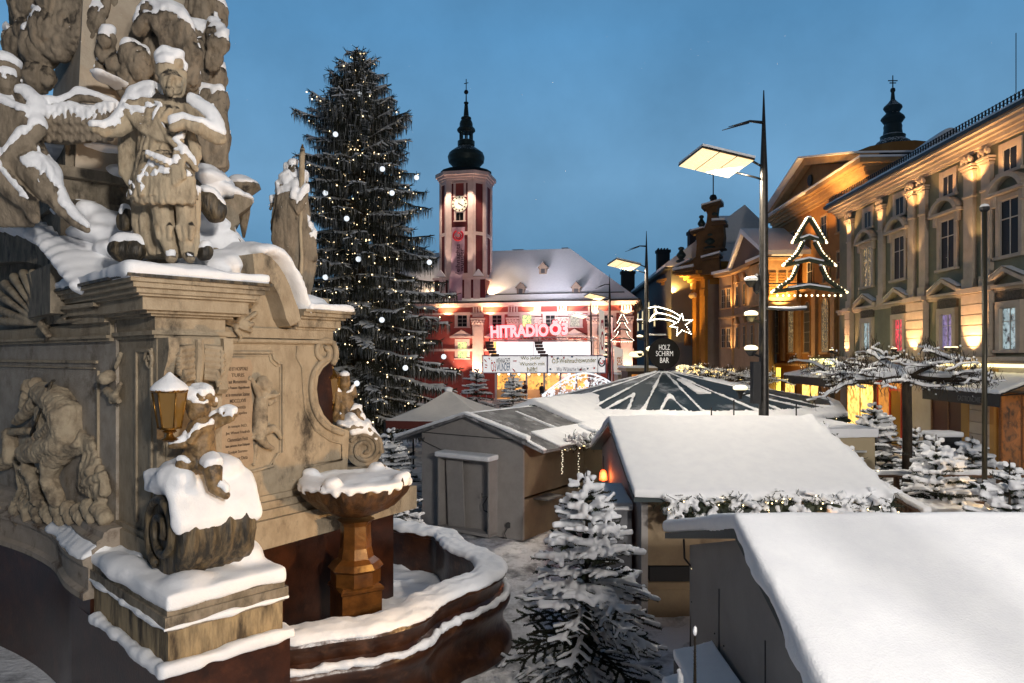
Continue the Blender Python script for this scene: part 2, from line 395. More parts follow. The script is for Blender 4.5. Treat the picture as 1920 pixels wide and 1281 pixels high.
b = MB(F1.M)
for i in range(9):
    x = .22+i*.11; r = R.uniform(.85, 1.1)
    pts = [(x, cb-.45*math.cos(a), cz+.54*math.sin(a)) for a in [(4+j*11*r)*math.pi/180 for j in range(12)]]
    b.tube(pts, [.04]+[.095]*11, 8)
b.bx(.2, 1.1, .55, 1.25, 3.2, 3.46); b.ell((.85, .8, 3.44), (.28, .4, .2)); b.ell((.32, .6, 3.4), (.2, .3, .2)); b.ell((.6, .9, 3.46), (.35, .3, .16))
snow(b, mon, .035, 5, .03, (3, 3, 3), 'scroll_snow')
# --- shaft of the pier, frieze, cornice
b = MB(F1.M); b.bx(.37, 1.17, 1.33, 3.6, 2.17, 5.12); b.bx(.30, 1.24, 1.26, 3.6, 2.17, 2.55); b.bx(.33, 1.21, 1.29, 3.6, 2.55, 2.62)
b.bx(.47, 1.07, 1.31, 1.34, 2.8, 4.5); b.bx(.345, .38, 1.45, 1.5, 2.7, 4.9); b.bx(.345, .38, 1.95, 2.0, 2.7, 4.9); b.bx(.345, .38, 1.5, 1.95, 4.85, 4.9)
obj('pier_shaft', b, M_stone, mon)
b = MB(F1.M)
def lay(b, o, z0, z1, yb=4.2): b.bx(.37-o, 1.17+o, 1.33-o, yb, z0, z1)
for o_, z0, z1 in ((.04, 5.02, 5.06), (.08, 5.06, 5.11), (.03, 5.11, 5.28), (.10, 5.28, 5.31), (.17, 5.31, 5.345), (.24, 5.345, 5.50), (.30, 5.50, 5.53), (.34, 5.53, 5.59), (.39, 5.59, 5.65), (.43, 5.65, 5.70)): lay(b, o_, z0, z1)
obj('pier_cornice', b, M_stone, mon)
b = MB(F1.M); b.bx(-.1, 1.64, .86, 4.2, 5.70, 5.735); obj('lead_flashing', b, M_dark, mon)
b = MB(F1.M); b.bx(-.1, 1.62, .88, 4.1, 5.72, 5.86); b.ell((.8, 1.6, 5.86), (.6, .5, .12)); snow(b, mon, .04, 5, .035, (2, 2, 2), 'cornice_snow')
# console with leaves
b = MB(F1.M)
S = [(1.33, 5.02), (1.0, 5.02), (.98, 4.9), (1.02, 4.75), (1.12, 4.62), (1.16, 4.5), (1.12, 4.38), (1.2, 4.32), (1.33, 4.36)]
for x0, x1 in ((.38, .5), (1.04, 1.16)): b.prismx(S, x0, x1)
b.prismx([(p[0]+.09, p[1]) if p[0] < 1.3 else p for p in S], .5, 1.04)
for sx in (-1, 1):
    cx = .77+sx*.14
    for k in range(6):
        z = 4.9-.07*k; x2 = cx+sx*(.10 if k < 4 else .05)
        b.tube([(cx-sx*.07, 1.09, z), (x2+sx*.01, 1.04, z-.02), (x2+sx*.03, 1.01, z-.09), (x2, 1.0, z-.13)], [.05, .05, .036, .01], 8)
b.tube([(.77, 1.06, 5.0), (.77, 1.05, 4.75), (.77, 1.1, 4.5), (.77, 1.02, 4.42)], [.05, .06, .05, .03], 8)
obj('leaf_console', b, M_stone, mon, True, 40)
for px_, a_ in ((.37, 0),):
    b = MB(F1.M); b.tube([(.35, p[0], p[1]) for p in spiral((1.52, 4.75), .14, .03, 1.5, 24)], .022, 6); obj('side_scroll', b, M_stone, mon, True)

# --- right wing
def z2(px, py, off=0): return F2.sz(px, py, off)
b = MB(F2.M)
poly = trace(F2, [(405, 990), (500, 975), (650, 905), (655, 808), (643, 804), (622, 795), (607, 778), (598, 757), (594, 730), (597, 706), (606, 690), (618, 680), (628, 668), (628, 652), (618, 640), (616, 560), (405, 540)], 0)
b.prism(poly, 0, .9); obj('wing_wall', b, M_stone, mon)
b = MB(F2.M)
s1, za = z2(616, 637); s0 = -.6; s9 = 3.45
for o_, z0, z1 in ((.05, 4.985, 5.0), (.08, 5.0, 5.04), (.05, 5.06, 5.2)): b.bx(s0, s1+o_, -o_, 1, z0, z1)
obj('wing_frieze', b, M_stone, mon)
b = MB(F2.M); sa = z2(548, 600)[0]
for o_, z0, z1 in ((.08, 5.2, 5.24), (.14, 5.24, 5.36), (.2, 5.36, 5.4), (.26, 5.4, 5.46), (.31, 5.46, 5.5)): b.bx(sa, s1+o_*.9, -o_, 1.0, z0, z1)
obj('wing_cornice', b, M_stone, mon)
b = MB(F2.M)
outer = [(474, 476), (492, 474), (508, 482), (522, 497), (534, 516), (544, 537), (552, 560), (560, 580), (564, 600)]
inner = [(545, 612), (537, 598), (531, 575), (523, 553), (512, 533), (498, 520), (478, 517)]
for off, sh in ((-.30, 0), (-.22, -5), (-.14, -11)):
    o2 = [(p[0]+sh*.6, p[1]-sh*.8) for p in outer]
    b.prism(trace(F2, o2+inner, off), off, .9)
obj('broken_arch', b, M_stone, mon)
b = MB(F2.M); b.prism(trace(F2, [(405, 640), (405, 500), (480, 500), (520, 540), (545, 600), (550, 640)], 0), .05, .9); obj('arch_tympanum', b, M_stone, mon)
# snow on arch and cornice
b = MB(F2.M)
for i in range(len(outer)-1):
    (x0, y0), (x1, y1) = outer[i], outer[i+1]
    for u in (0, .5):
        s_, z_ = z2(x0+(x1-x0)*u, y0+(y1-y0)*u, 0); b.ell((s_, .25, z_+.03), (.13, .6, .12 if i < 4 else .07))
for (px, py, r) in ((470, 478, .26), (452, 486, .32), (430, 490, .34), (408, 492, .3), (485, 470, .22), (476, 460, .2)): s_, z_ = z2(px, py, .2); b.ell((s_, .5, z_-.08), (r, .6, r*.8))
snow(b, mon, .04, 5, .03, (3, 3, 3), 'arch_snow')
b = MB(F2.M); b.bx(sa+.1, s1+.3, -.3, 1.0, 5.49, 5.6); b.ell((z2(588, 560)[0], .3, 5.6), (.35, .5, .17)); snow(b, mon, .035, 5, .03, (3, 3, 3), 'wing_cornice_snow')
# mouldings, panel frame, tablet
b = MB(F2.M)
for o_, z0, z1 in ((.05, 2.72, 2.8), (.12, 2.62, 2.72), (.18, 2.5, 2.62), (.26, 2.1, 2.5)): b.bx(-.8, 3.3+o_, -o_, .9, z0, z1)
obj('wing_base_moulding', b, M_stone, mon)
b = MB(F2.M); b.bx(-1, 3.4, .15, .9, 0, 2.1); obj('niche_wall', b, M_marble, mon)
fr = trace(F2, [(416, 661), (510, 661), (514, 673), (523, 681), (531, 683), (531, 848), (521, 852), (513, 866), (512, 874), (470, 885)], -.02)
b = MB(F2.M); b.tube([(p[0], -.02, p[1]) for p in fr], .022, 6); b.tube([(p[0]-.05, -.01, p[1]-.04) for p in fr[:-1]], .012, 6)
b.tube([(p[0], -.01, p[1]) for p in trace(F2, [(557, 650), (556, 670), (566, 690), (568, 730), (572, 770), (590, 806), (618, 826), (640, 832), (640, 862), (570, 876)], 0)], .02, 6)
obj('panel_frame', b, M_stone, mon, True)
for (pts, r) in (([(644, 813), (622, 805), (603, 790), (590, 768), (584, 735), (587, 705), (597, 686), (610, 675)], .045),):
    b = MB(F2.M); q = smooth_path([V((p[0], 0, p[1])) for p in trace(F2, pts, -.03)], 4); b.tube([(p.x, -.03, p.z) for p in q], r, 8)
    cs = z2(607, 660); b.tube([(p[0], -.03, p[1]) for p in spiral(cs, .25, .05, 1.4, 30, flip=1, a0=-.9)], .045, 8)
    obj('edge_scroll', b, M_stone, mon, True)
tb = trace(F2, [(412, 676), (440, 671), (470, 674), (474, 690), (470, 720), (474, 760), (472, 800), (476, 850), (474, 868), (455, 880), (430, 880), (412, 870)], -.1)
b = MB(F2.M); b.prism(tb, -.1, .02); tab = obj('inscription_tablet', b, surf('tablet_stone', (.36, .27, .18), (.28, .2, .13), scale=4, rough=.8, bump=.2), mon)
M_ink = surf('worn_lettering', (.07, .045, .03), rough=.9, bump=0)
lines = ['DEI ET HOSPITALE', 'TURIS', 'aut Monumento', 'eius Pontem Hippolitensis', 'ac in memoriam Statuae', 'MDCCLXVII', 'Clementis', 'hic & Lapides', '', 'in tempis N.D.', 'Jos: Wenzel Friedrich', 'Clementiam Fecit', 'hanc pietatem Aram Reliquum', 'Sculpit Sereno', 'Posuerunt Dicta']
for i, ln in enumerate(lines):
    if not ln: continue
    yy = 692+i*12.2; a0 = F2.sz(423, yy, -.1); a1 = F2.sz(468, yy, -.1)
    ww = min(1, .4+len(ln)*.028)*(a1[0]-a0[0]); cx = (a0[0]+a1[0])/2
    text(ln, F2.M@Matrix.Translation((cx, -.103, a0[1])), M_ink, ww, .05, .002, .003, 'lettering', tab)
# limbs traced on a picture, given true depth by a frame or by a fixed distance
def limb(b, pts, Y, Z=None, n=10, fr=None, flat=None):
    P = []; RR = []
    for q in pts:
        x, y, dy, r = q
        if Z: x, y, r = x/Z[0]+Z[1], y/Z[0]+Z[2], r/Z[0]
        if fr:
            s_, z_ = fr.sz(x, y, dy); p = fr.w(s_, dy, z_)
        else: p = W(x, y, Y+dy)
        P.append(p); RR.append(r*p.y/F)
    if len(P) == 1: b.ell(P[0], (RR[0], RR[0]*(flat or 1), RR[0]), n)
    else:
        b.tube(P, RR, n); b.ell(P[0], RR[0], n); b.ell(P[-1], RR[-1], n)
# relief putto beside the tablet
b = MB(); g = lambda *p: limb(b, p, 0, (3.05, 400, 480), fr=F2)
g((290, 735, -.12, 36)); g((283, 722, -.1, 40)); g((325, 740, -.17, 12)); g((318, 765, -.15, 16)); g((285, 790, -.1, 22), (275, 820, -.1, 30))
g((275, 825, -.1, 38), (270, 890, -.1, 42), (268, 950, -.1, 44), (262, 1000, -.1, 42))
g((260, 790, -.1, 22), (245, 760, -.1, 17), (222, 710, -.1, 13), (210, 700, -.1, 16)); g((300, 805, -.14, 18), (345, 800, -.12, 15), (372, 790, -.08, 10))
g((275, 1000, -.12, 38), (270, 1040, -.14, 32), (300, 1080, -.12, 20), (340, 1100, -.12, 14)); g((250, 1000, -.08, 36), (300, 1000, -.08, 30), (345, 985, -.08, 24), (370, 1010, -.08, 16), (385, 1040, -.06, 12))
for k in range(5): g((240-k*5, 950+k*22, -.08, 14), (290, 990+k*12, -.1, 13))
g((240, 1090, -.02, 18), (232, 1190, -.02, 14))
for k in range(5): g((320-k*3, 850-k*6, -.03, 9), (360, 830-k*14, -.03, 8))
link('putto_relief', fuse(b, .014, 2, .004, (30, 30, 30)), M_rel, mon, True)
# shells
def shell(Z, Frm, c, spans, off, name, vox):
    b = MB()
    for (x, y, r) in spans:
        pts = []
        for t in (0, .35, .7, 1):
            pts.append((c[0]+(x-c[0])*t, c[1]+(y-c[1])*t-abs(x-c[0])*.0*t, off-.10*math.sin(t*2.4), r*(.35+.75*t)))
        limb(b, pts, 0, Z, 8, Frm)
    limb(b, [(c[0], c[1], off-.08, spans[0][2]*1.5)], 0, Z, 10, Frm); limb(b, [(c[0], c[1]+20, off-.1, spans[0][2]), (c[0]+30, c[1]+60, off-.08, spans[0][2]*.8), (c[0]+10, c[1]+90, off-.05, spans[0][2]*.4)], 0, Z, 10, Frm)
    return link(name, fuse(b, vox, 1, .004, (20, 20, 20)), M_rel, mon, True)
shell((3.05, 0, 480), F3, (250, 395), [(-30, 370, 24), (-30, 300, 24), (-10, 220, 24), (30, 160, 24), (80, 120, 24), (135, 98, 24), (190, 98, 24), (245, 115, 22), (300, 140, 20), (350, 165, 18), (400, 205, 17), (435, 260, 15), (455, 310, 14), (480, 360, 14)], -.05, 'shell_ornament', .02)
shell((3.05, 400, 480), F2, (130, 405), [(45, 370, 13), (60, 330, 14), (90, 320, 12), (150, 310, 13), (180, 260, 15), (210, 215, 17), (240, 190, 18), (262, 200, 16), (240, 330, 16), (225, 390, 14), (215, 430, 11)], -.03, 'shell_ornament', .018)

# --- left wing
b = MB(F3.M); b.bx(-5.5, .35, 0, .9, 1.9, 5.6); obj('wing_wall', b, surf('grey_sandstone', (.36, .32, .27), (.27, .235, .19), scale=4, rough=.85, bump=.35, c3=(.12, .085, .05), s3=1.1), mon)
b = MB(F3.M)
for z0, z1, o_ in ((5.0, 5.04, .06), (5.04, 5.08, .1), (5.08, 5.25, .05)): b.bx(-5.5, .3, -o_, 0, z0, z1)
for z0, z1, o_ in ((5.25, 5.36, .14), (5.36, 5.45, .2), (5.45, 5.5, .28)): b.bx(-.75, .35, -o_, .2, z0, z1)
q0 = F3.sz(0, 662)[0]; b.bx(-5.5, -.22, -.03, 0, 4.70, 4.74); b.bx(-5.5, -.3, -.025, 0, 4.62, 4.64)
b.bx(-.2, -.17, -.03, 0, 2.4, 4.6); obj('wing_frieze', b, M_stone, mon)
# curved arch above the shell
b = MB(F3.M)
outer = [(-60, 445), (-20, 428), (20, 425), (60, 432), (100, 450), (130, 472), (158, 500), (180, 530), (200, 560)]
inner = [(180, 585), (150, 568), (128, 535), (105, 512), (70, 495), (35, 490), (0, 492), (-60, 505)]
b.prism(trace(F3, [(-60, 660), (-60, 480), (35, 470), (105, 490), (150, 530), (190, 580), (215, 660)], .03), .03, .9)
for off, k in ((-.20, 0), (-.14, 1), (-.08, 2)):
    b.prism(trace(F3, [(p[0]-3*k, p[1]+7*k) for p in outer]+inner, off), off, .9)
obj('curved_arch', b, M_stonew, mon)
b = MB(F3.M)
for i in range(len(outer)-1):
    for u in (0, .5):
        x, y = outer[i][0]+(outer[i+1][0]-outer[i][0])*u, outer[i][1]+(outer[i+1][1]-outer[i][1])*u
        s_, z_ = F3.sz(x, y, -.1); b.ell((s_, .1, z_+.04), (.22, .65, .2))
for (px, py, r) in ((90, 445, .45), (130, 455, .45), (165, 475, .45), (195, 505, .4), (215, 515, .3), (110, 480, .3), (150, 510, .25), (180, 530, .22)):
    s_, z_ = F3.sz(px, py, .2); b.ell((s_, .2, z_-.02), (r, r*.9, r*.55))
snow(b, mon, .05, 14, .03, (2, 2, 2), 'arch_snow')
# curved base mouldings, marble foot
path = smooth_path([(-10.6, 12.4), (-9.2, 12.1), (-7.7, 11.25), (-6.5, 10.3), (-5.75, 9.45), (-5.2, 8.95)], 5)
b = MB(); prof = [(-.5, 1.72), (.30, 1.72), (.30, 1.80), (.24, 1.84), (.24, 2.12), (.30, 2.16), (.31, 2.22), (.25, 2.25), (.2, 2.27), (.2, 2.33), (.14, 2.37), (.15, 2.43), (.08, 2.46), (.06, 2.53), (-.02, 2.57), (-.5, 2.57)]
b.sweep(path, prof); obj('curved_base_moulding', b, surf('base_stone', (.33, .28, .23), (.26, .22, .17), scale=3, rough=.8, bump=.3, c3=(.07, .035, .012), s3=1.7), mon, True, 35)
b = MB(); b.sweep(path, [(-.6, 0), (.22, 0), (.22, 1.72), (-.6, 1.72)]); obj('red_marble_foot', b, M_marble, mon, True, 30)
b = MB(); b.sweep(path[14:], [(.0, 2.2), (.33, 2.2), (.32, 2.27), (.0, 2.5)])
b.sweep(smooth_path([(-5.5, 9.2), (-5.0, 8.7), (-4.7, 8.35)], 3), [(-.4, 2.1), (.12, 2.1), (.12, 2.24), (-.4, 2.42)])
snow(b, mon, .04, 4, .03, (3, 3, 3), 'moulding_snow')
# relief of a seated bearded man with a staff, smaller figures
b = MB(); Z = (3.05, 0, 480); g = lambda *p: limb(b, p, 0, Z, fr=F3)
g((175, 748, -.14, 46)); g((205, 735, -.1, 40)); g((132, 752, -.2, 10), (124, 768, -.2, 8)); g((150, 795, -.18, 28), (130, 850, -.18, 20), (120, 890, -.16, 10)); g((215, 790, -.1, 42), (270, 800, -.1, 62)); g((300, 900, -.05, 90), (330, 1000, -.05, 95))
g((240, 780, -.1, 60), (330, 830, -.12, 85), (390, 920, -.12, 100), (400, 1010, -.1, 100), (350, 1060, -.1, 90))
g((330, 860, -.2, 42), (320, 940, -.25, 40), (270, 1010, -.25, 34), (180, 1055, -.22, 26), (140, 1075, -.2, 24))
g((200, 840, -.15, 38), (150, 900, -.16, 32), (90, 950, -.15, 22))
g((350, 1080, -.2, 70), (230, 1120, -.25, 66), (140, 1130, -.25, 50), (150, 1200, -.22, 40), (200, 1300, -.2, 34), (210, 1400, -.18, 30))
g((360, 1120, -.15, 66), (300, 1180, -.2, 60), (280, 1280, -.2, 48), (330, 1400, -.15, 40))
for k in range(9): g((470+k*8, 1010+k*10, -.06, 18), (440-k*20, 1080+k*12, -.16, 16), (350-k*16, 1100+k*16, -.24, 13))
for k in range(7): g((520+k*14, 1050+k*40, -.03, 20), (480+k*16, 1200+k*30, -.08, 24), (470+k*20, 1330+k*12, -.06, 22))
for k in range(10): g((40+k*58, 1440+12*math.sin(k*2.1), -.1, 42), (60+k*60, 1500, -.1, 44))
for k in range(6): g((90+k*22, 1180+k*30, -.14, 14), (120+k*26, 1330+k*16, -.16, 15), (70+k*30, 1440, -.12, 16))
g((30, 1010, -.1, 20), (170, 1000, -.1, 18)); g((60, 1020, -.08, 40), (70, 1160, -.08, 46), (20, 1180, -.1, 50)); g((520, 1230, -.1, 30), (480, 1300, -.14, 26), (590, 1260, -.08, 30), (600, 1350, -.08, 30))
link('seated_man_relief', fuse(b, .02, 0, .012, (10, 10, 7), 0, .014, (9, 9, 3)), M_rel, mon, True)
b = MB(); g = lambda *p: limb(b, p, 0, Z, fr=F3); g((300, 715, -.2, 8), (240, 860, -.3, 8), (175, 1025, -.32, 8)); g((310, 712, -.2, 7), (265, 745, -.22, 9)); obj('relief_staff', b, M_dark, mon, True)
b = MB(); g = lambda *p: limb(b, p, 0, Z, fr=F3); g((600, 700, -.1, 40)); g((580, 705, -.12, 30)); g((625, 690, -.06, 40))
for k in range(6): g((610+k*8, 770+k*8, -.03, 26), (650+k*6, 800+k*6, -.05, 18))
g((640, 830, -.03, 22), (690, 730, -.03, 14)); g((660, 640, -.02, 12), (690, 560, -.02, 14))
link('cherub_head_relief', fuse(b, .018, 2, .008, (14, 14, 14)), M_rel, mon, True)

# --- inner core, upper tier, obelisk
b = MB(); b.prismz([(-4.9, 9.3), (-3.9, 9.9), (-3.0, 11.6), (-5.0, 13.5), (-9, 14.5), (-9.5, 12.6), (-6.3, 10.3)], 0, 5.45); obj('core', b, M_marble, mon)
fc = Fr((-6.2, 11.3), (.72, .69))
b = MB(fc.M); b.bx(-1.3, 1.35, -1.0, 2.2, 5.4, 6.1); b.bx(-1.15, 1.2, -.85, 2, 6.1, 7.35); b.bx(-1.3, 1.35, -1.0, 1.5, 7.35, 7.5); b.bx(-1.22, 1.28, -.92, 1.5, 6.95, 7.05); b.bx(-1.1, 1.1, -.9, 1.4, 7.5, 7.9); obj('upper_tier', b, M_stonew, mon)
b = MB(fc.M)
def fr4(h0, z0, h1, z1): b.hexa([(-h0, -h0, z0), (h0, -h0, z0), (h0, h0, z0), (-h0, h0, z0)], [(-h1, -h1, z1), (h1, -h1, z1), (h1, h1, z1), (-h1, h1, z1)])
fr4(1.0, 7.5, .62, 15); obj('obelisk_shaft', b, surf('pale_stone', (.42, .36, .28), (.35, .29, .22), scale=3, rough=.8, bump=.25), mon)
# console bracket on the right of the tier (pixels 440-475, y 335-460)
b = MB(); 
f5 = Fr((-4.3, 10.2), (.9, .44)); pl = [(400, 470), (404, 395), (418, 376), (438, 372), (440, 360), (472, 374), (474, 382), (448, 402), (450, 418), (440, 424), (442, 440), (452, 452), (440, 478)]
b = MB(f5.M); b.prism(trace(f5, pl, 0), 0, .55); obj('side_console', b, M_stonew, mon)
b = MB(f5.M)
for (px, py, r) in ((400, 345, .16), (420, 356, .14), (440, 364, .12), (458, 371, .1), (470, 377, .06), (408, 400, .18), (420, 425, .16), (432, 445, .14), (390, 370, .2), (385, 420, .25), (400, 450, .3), (430, 465, .26), (370, 455, .3), (350, 470, .26)):
    s_, z_ = f5.sz(px, py, .2); b.ell((s_, .25, z_), (r*1.1, .34, r*.75))
snow(b, mon, .035, 5, .02, (4, 4, 4), 'console_snow')
# cloud masses with cherub heads wound round the obelisk
b = MB()
def cl(lst, Y, Z=(1, 0, 0)):
    for x, y, dy, r, *q in lst:
        x, y, r = x/Z[0]+Z[1], y/Z[0]+Z[2], r/Z[0]; p = W(x, y, Y+dy); rr = r*p.y/F; ky = q[0] if q else 1
        b.ell(p, (rr, rr*.9, rr*ky), 12)
cl([(70, 10, .1, 46, 1.3), (120, 15, -.1, 46, 1.2), (165, 20, -.1, 40, 1.3), (200, 12, 0, 32, 1.6), (40, 85, .1, 32, 1.1), (75, 90, -.1, 36, 1.1), (100, 60, -.15, 42, 1.3), (60, 60, 0, 30, 1), (130, 70, -.2, 26, 1.2), (150, 85, -.2, 18, .8), (70, 145, -.1, 30), (40, 150, 0, 26), (85, 150, -.15, 14), (30, 20, .3, 14, 3), (110, 100, -.2, 20, .8)], 10.5)
for k in range(9): limb(b, [(95+k*14, -20, -.15, 9), (100+k*11, 30, -.32, 9), (98+k*9, 70+6*math.sin(k*2), -.35, 8), (90+k*9, 92+8*math.sin(k), -.25, 6)], 10.5)
cl([(200, 75, -.3, 15, 1.25), (200, 98, -.2, 17, 1.3), (215, 120, -.2, 16, 1.3), (245, 105, -.25, 20, 1.2), (262, 120, -.25, 22, 1.5), (185, 138, -.1, 16, 1.4), (225, 140, -.1, 22, 1.3), (165, 160, 0, 14, 1.3), (245, 150, -.1, 30, 1.3)], 10.3)
for k in range(7): limb(b, [(262+k*3, 55-k*6, -.3, 12), (285+k*10, 32-k*2+k*k*.8, -.35, 13), (310+k*9, 62+k*6, -.3, 14), (330+k*5, 120+k*5, -.15, 15), (335+k*3, 165, 0, 13)], 10.3)
cl([(300, 90, 0, 44, 1.4), (330, 130, 0, 46, 1.3), (320, 60, .1, 46), (370, 100, .1, 36, 1.6), (395, 60, .3, 26, 1.5), (400, 85, .3, 18, 1.3), (405, 30, .4, 22, 1.4), (380, 20, .3, 30, 1.3), (385, 115, .2, 15, 1.35), (378, 135, .1, 20, 1.1), (400, 150, .3, 26, 1.3), (405, 190, .3, 22, 1.4), (395, 230, .2, 28, 1.3), (408, 270, .3, 24, 1.4), (400, 300, .3, 28, 1.1), (385, 260, .1, 30, 1.4), (370, 200, .2, 34, 1.6), (370, 170, .1, 24), (350, 160, .1, 30, 1.2), (330, 180, .2, 40)], 10.5)
for k in range(6): limb(b, [(372+k*8, 175, .0, 8), (366+k*10, 220, -.1, 9), (380+k*8, 265, -.05, 9), (396+k*5, 310, 0, 8)], 10.4)
for k in range(5): limb(b, [(395+k*5, 45+k*4, .15, 8), (398+k*6, 80, .05, 9), (393+k*3, 125, .1, 6)], 10.3)
cloud_me = fuse(b, .026, 0, .02, (6, 6, 2.4), 0, .034, (6, 6, 1.8)); cl_me = cloud_me.copy()
link('cloud_carving', cloud_me, M_figd, mon, True)
sn = snow_on([cl_me], .11, .42, .035, .25); 
if sn: link('cloud_snow', sn, M_snow, mon, True)
b = MB()
for (px, py, dy, rx, rz_) in ((250, 330, .3, 60, 16), (300, 320, .4, 50, 14), (130, 288, .1, 45, 14), (165, 290, .1, 45, 13), (200, 286, .1, 40, 12), (215, 155, -.35, 26, 7), (190, 440, -.1, 60, 20), (230, 470, -.3, 50, 22), (150, 395, .1, 46, 26), (185, 400, .1, 30, 20), (95, 300, .2, 40, 14), (210, 420, .1, 40, 24), (385, 325, .2, 34, 14), (405, 340, .1, 28, 16)):
    p = W(px, py, 10.3+dy); b.ell(p, (rx*p.y/F, .5, rz_*p.y/F), 12)
snow(b, mon, .045, 5, .03, (3, 3, 3), 'tier_snow')
b = MB(); p = W(457, 345, 11.6); b.ell(p, (.26, .3, .10)); b.ell((p.x-.05, p.y, p.z+.05), (.2, .25, .1)); snow(b, mon, .03, 3, 0, name='finial_snow')
b = MB(); b.lathe([(.02, -.9), (.1, -.5), (.12, -.2), (.28, -.06), (.26, 0)], p, 12); obj('finial', b, M_stonew, mon, True)

# ================= STATUES =================
def folds(b, rows, Y, Z, n, r, a0=-80, a1=80, ds=.62, skew=0):
    rows = [(x/Z[0]+Z[1], y/Z[0]+Z[2], w/Z[0]) for x, y, w in rows]; k = Y/F
    P = [W(x, y, Y) for x, y, w in rows]; rr = [w*k*ds for x, y, w in rows]
    b.tube(P, rr, 20, 1/ds); b.ell(P[0], (rr[0]/ds, rr[0], rr[0]*.5), 16)
    for i in range(n):
        for off in (0,):
            pts = []; rad = []
            for j, (x, y, w) in enumerate(rows):
                a = math.radians(a0+(a1-a0)*(i+.5)/n+skew*j)+.10*math.sin(i*2.3+j*1.1); p = W(x, y, Y); pts.append(V((p.x+w*k*math.sin(a), p.y-w*k*ds*math.cos(a), p.z))); rad.append(r*w*k*(.75+.5*((i*7+j*3) % 5)/5))
            b.tube(smooth_path(pts, 3), [rad[min(len(rad)-1, q//3)] for q in range(3*(len(pts)-1)+1)], 8)
def figure(name, label, cat, b, vox, base, mat=M_fig, amp=.006, sc_=(14, 14, 8), t=.05, thr=.45, clear=.6, sm=1, group=None, crease=.004, box=None):
    o = thing(name, label, cat, base, 0, group)
    me = fuse(b, vox, sm, amp, sc_, 0, crease); me2 = me.copy(); link('body', me, mat, o, True)
    s = snow_on([me2], t, thr, max(.018, vox*.95), clear, 3, box)
    if s: link('snow_cover', s, M_snow, o, True)
    return o
# warrior on the pier
Z = (2.4625, 0, 0); Y = 8.75
b = MB(); g = lambda *p: limb(b, p, Y, Z)
g((790, 375, -.05, 50), (795, 400, -.08, 47)); g((775, 330, 0, 56)); g((745, 300, 0, 30), (770, 275, 0, 34), (820, 290, 0, 28)); g((835, 340, .05, 26), (838, 390, .05, 22), (832, 430, .05, 20))
g((762, 362, -.17, 11), (798, 350, -.20, 11), (834, 362, -.16, 10)); g((787, 362, -.21, 8), (778, 394, -.25, 12)); g((772, 412, -.20, 8), (800, 414, -.20, 8)); g((786, 432, -.17, 17)); g((755, 385, -.15, 15)); g((822, 388, -.14, 18)); [g((742+k*3, 340+k*14, -.08+.02*k, 15)) for k in range(4)]; g((795, 430, 0, 34), (800, 480, .02, 44))
g((690, 490, 0, 60), (780, 505, 0, 62), (860, 510, .02, 52)); g((640, 480, .02, 55), (700, 450, .03, 45))
folds(b, [(775, 520, 108), (760, 580, 104), (742, 650, 92), (735, 705, 88)], Y, Z, 7, .11, skew=-9); folds(b, [(742, 715, 92), (748, 790, 112), (755, 870, 134), (762, 928, 150)], Y, Z, 12, .125, -88, 88);  g((640, 500, 0, 62), (590, 560, -.05, 46), (540, 600, -.15, 36), (480, 612, -.25, 26), (430, 595, -.3, 16), (415, 590, -.3, 10))
g((890, 510, .02, 56), (950, 550, -.05, 48), (1000, 610, -.12, 36), (1015, 640, -.15, 30)); g((1000, 640, -.15, 30), (920, 590, -.28, 34), (850, 570, -.32, 28), (800, 590, -.34, 22))
for k in range(6): g((590+k*18, 515+k*5, -.13, 18), (650+k*18, 600+k*2, -.17, 15), (730+k*14, 640+k*3, -.17, 14), (800+k*8, 600+k*10, -.15, 12))
g((740, 560, -.17, 15), (780, 640, -.19, 15), (850, 710, -.18, 15), (905, 780, -.15, 14))
for k in range(12):
    x = 655+k*21; g((672+k*14, 725+abs(k-4)*2, -.08-.012*min(k, 11-k), 22), (x-6, 830, -.16-.015*min(k, 11-k), 23), (x-18+k*2, 925+6*(k % 2), -.17-.015*min(k, 11-k), 17))
folds(b, [(770, 900, 125), (770, 1020, 135), (775, 1100, 130), (782, 1185, 118)], Y+.34, Z, 12, .115, -88, 88)
for k in range(5): g((680+k*22, 722+k*10, -.3, 12))
g((745, 930, 0, 52), (755, 1000, -.02, 46), (762, 1050, -.03, 48), (775, 1110, -.02, 36), (795, 1180, -.02, 30), (790, 1195, -.12, 24)); g((855, 930, 0, 48), (860, 1000, -.02, 42), (865, 1050, -.03, 46), (860, 1110, -.02, 34), (868, 1180, -.02, 28), (880, 1195, -.12, 22))
for x0 in (750, 850):
    for k in range(3): g((x0-25+k*30, 1050, -.12, 16), (x0-15+k*24, 1100, -.1, 12))
for k in range(9): g((570+k*12, 560+k*4, .18, 24), (566+k*10, 700, .2, 20), (562+k*9, 800+k*12, .18, 14))
for k in range(9): g((625+k*6, 900, .2, 22), (630+k*12, 1040, .22, 20), (670+k*26, 1170, .2, 18))
for k in range(6): g((905-k*10, 900, .2, 22), (905-k*10, 1040, .22, 20), (902-k*20, 1170, .2, 18))
for k in range(7): g((880+k*5, 620+k*10, -.02, 20), (900+k*2, 720, -.05, 20), (880-k*5, 820+k*8, -.08, 14))
[g((812+k*13, 700, -.2, 11), (800+k*14, 770, -.25, 12), (806+k*15, 850-k*10, -.27, 10)) for k in range(4)]
figure('warrior_statue', 'stone warrior statue in a short tunic and cloak, arms out, on the corner pier', 'statue', b, .015, (W(320, 490, 8.75).x, 8.75, 5.8), t=.10, thr=.26, box=lambda c: not (7.95 < c.z < 8.43 and abs(c.x-W(798/2.4625, 0, 8.7).x) < .2 and c.y < 8.78))
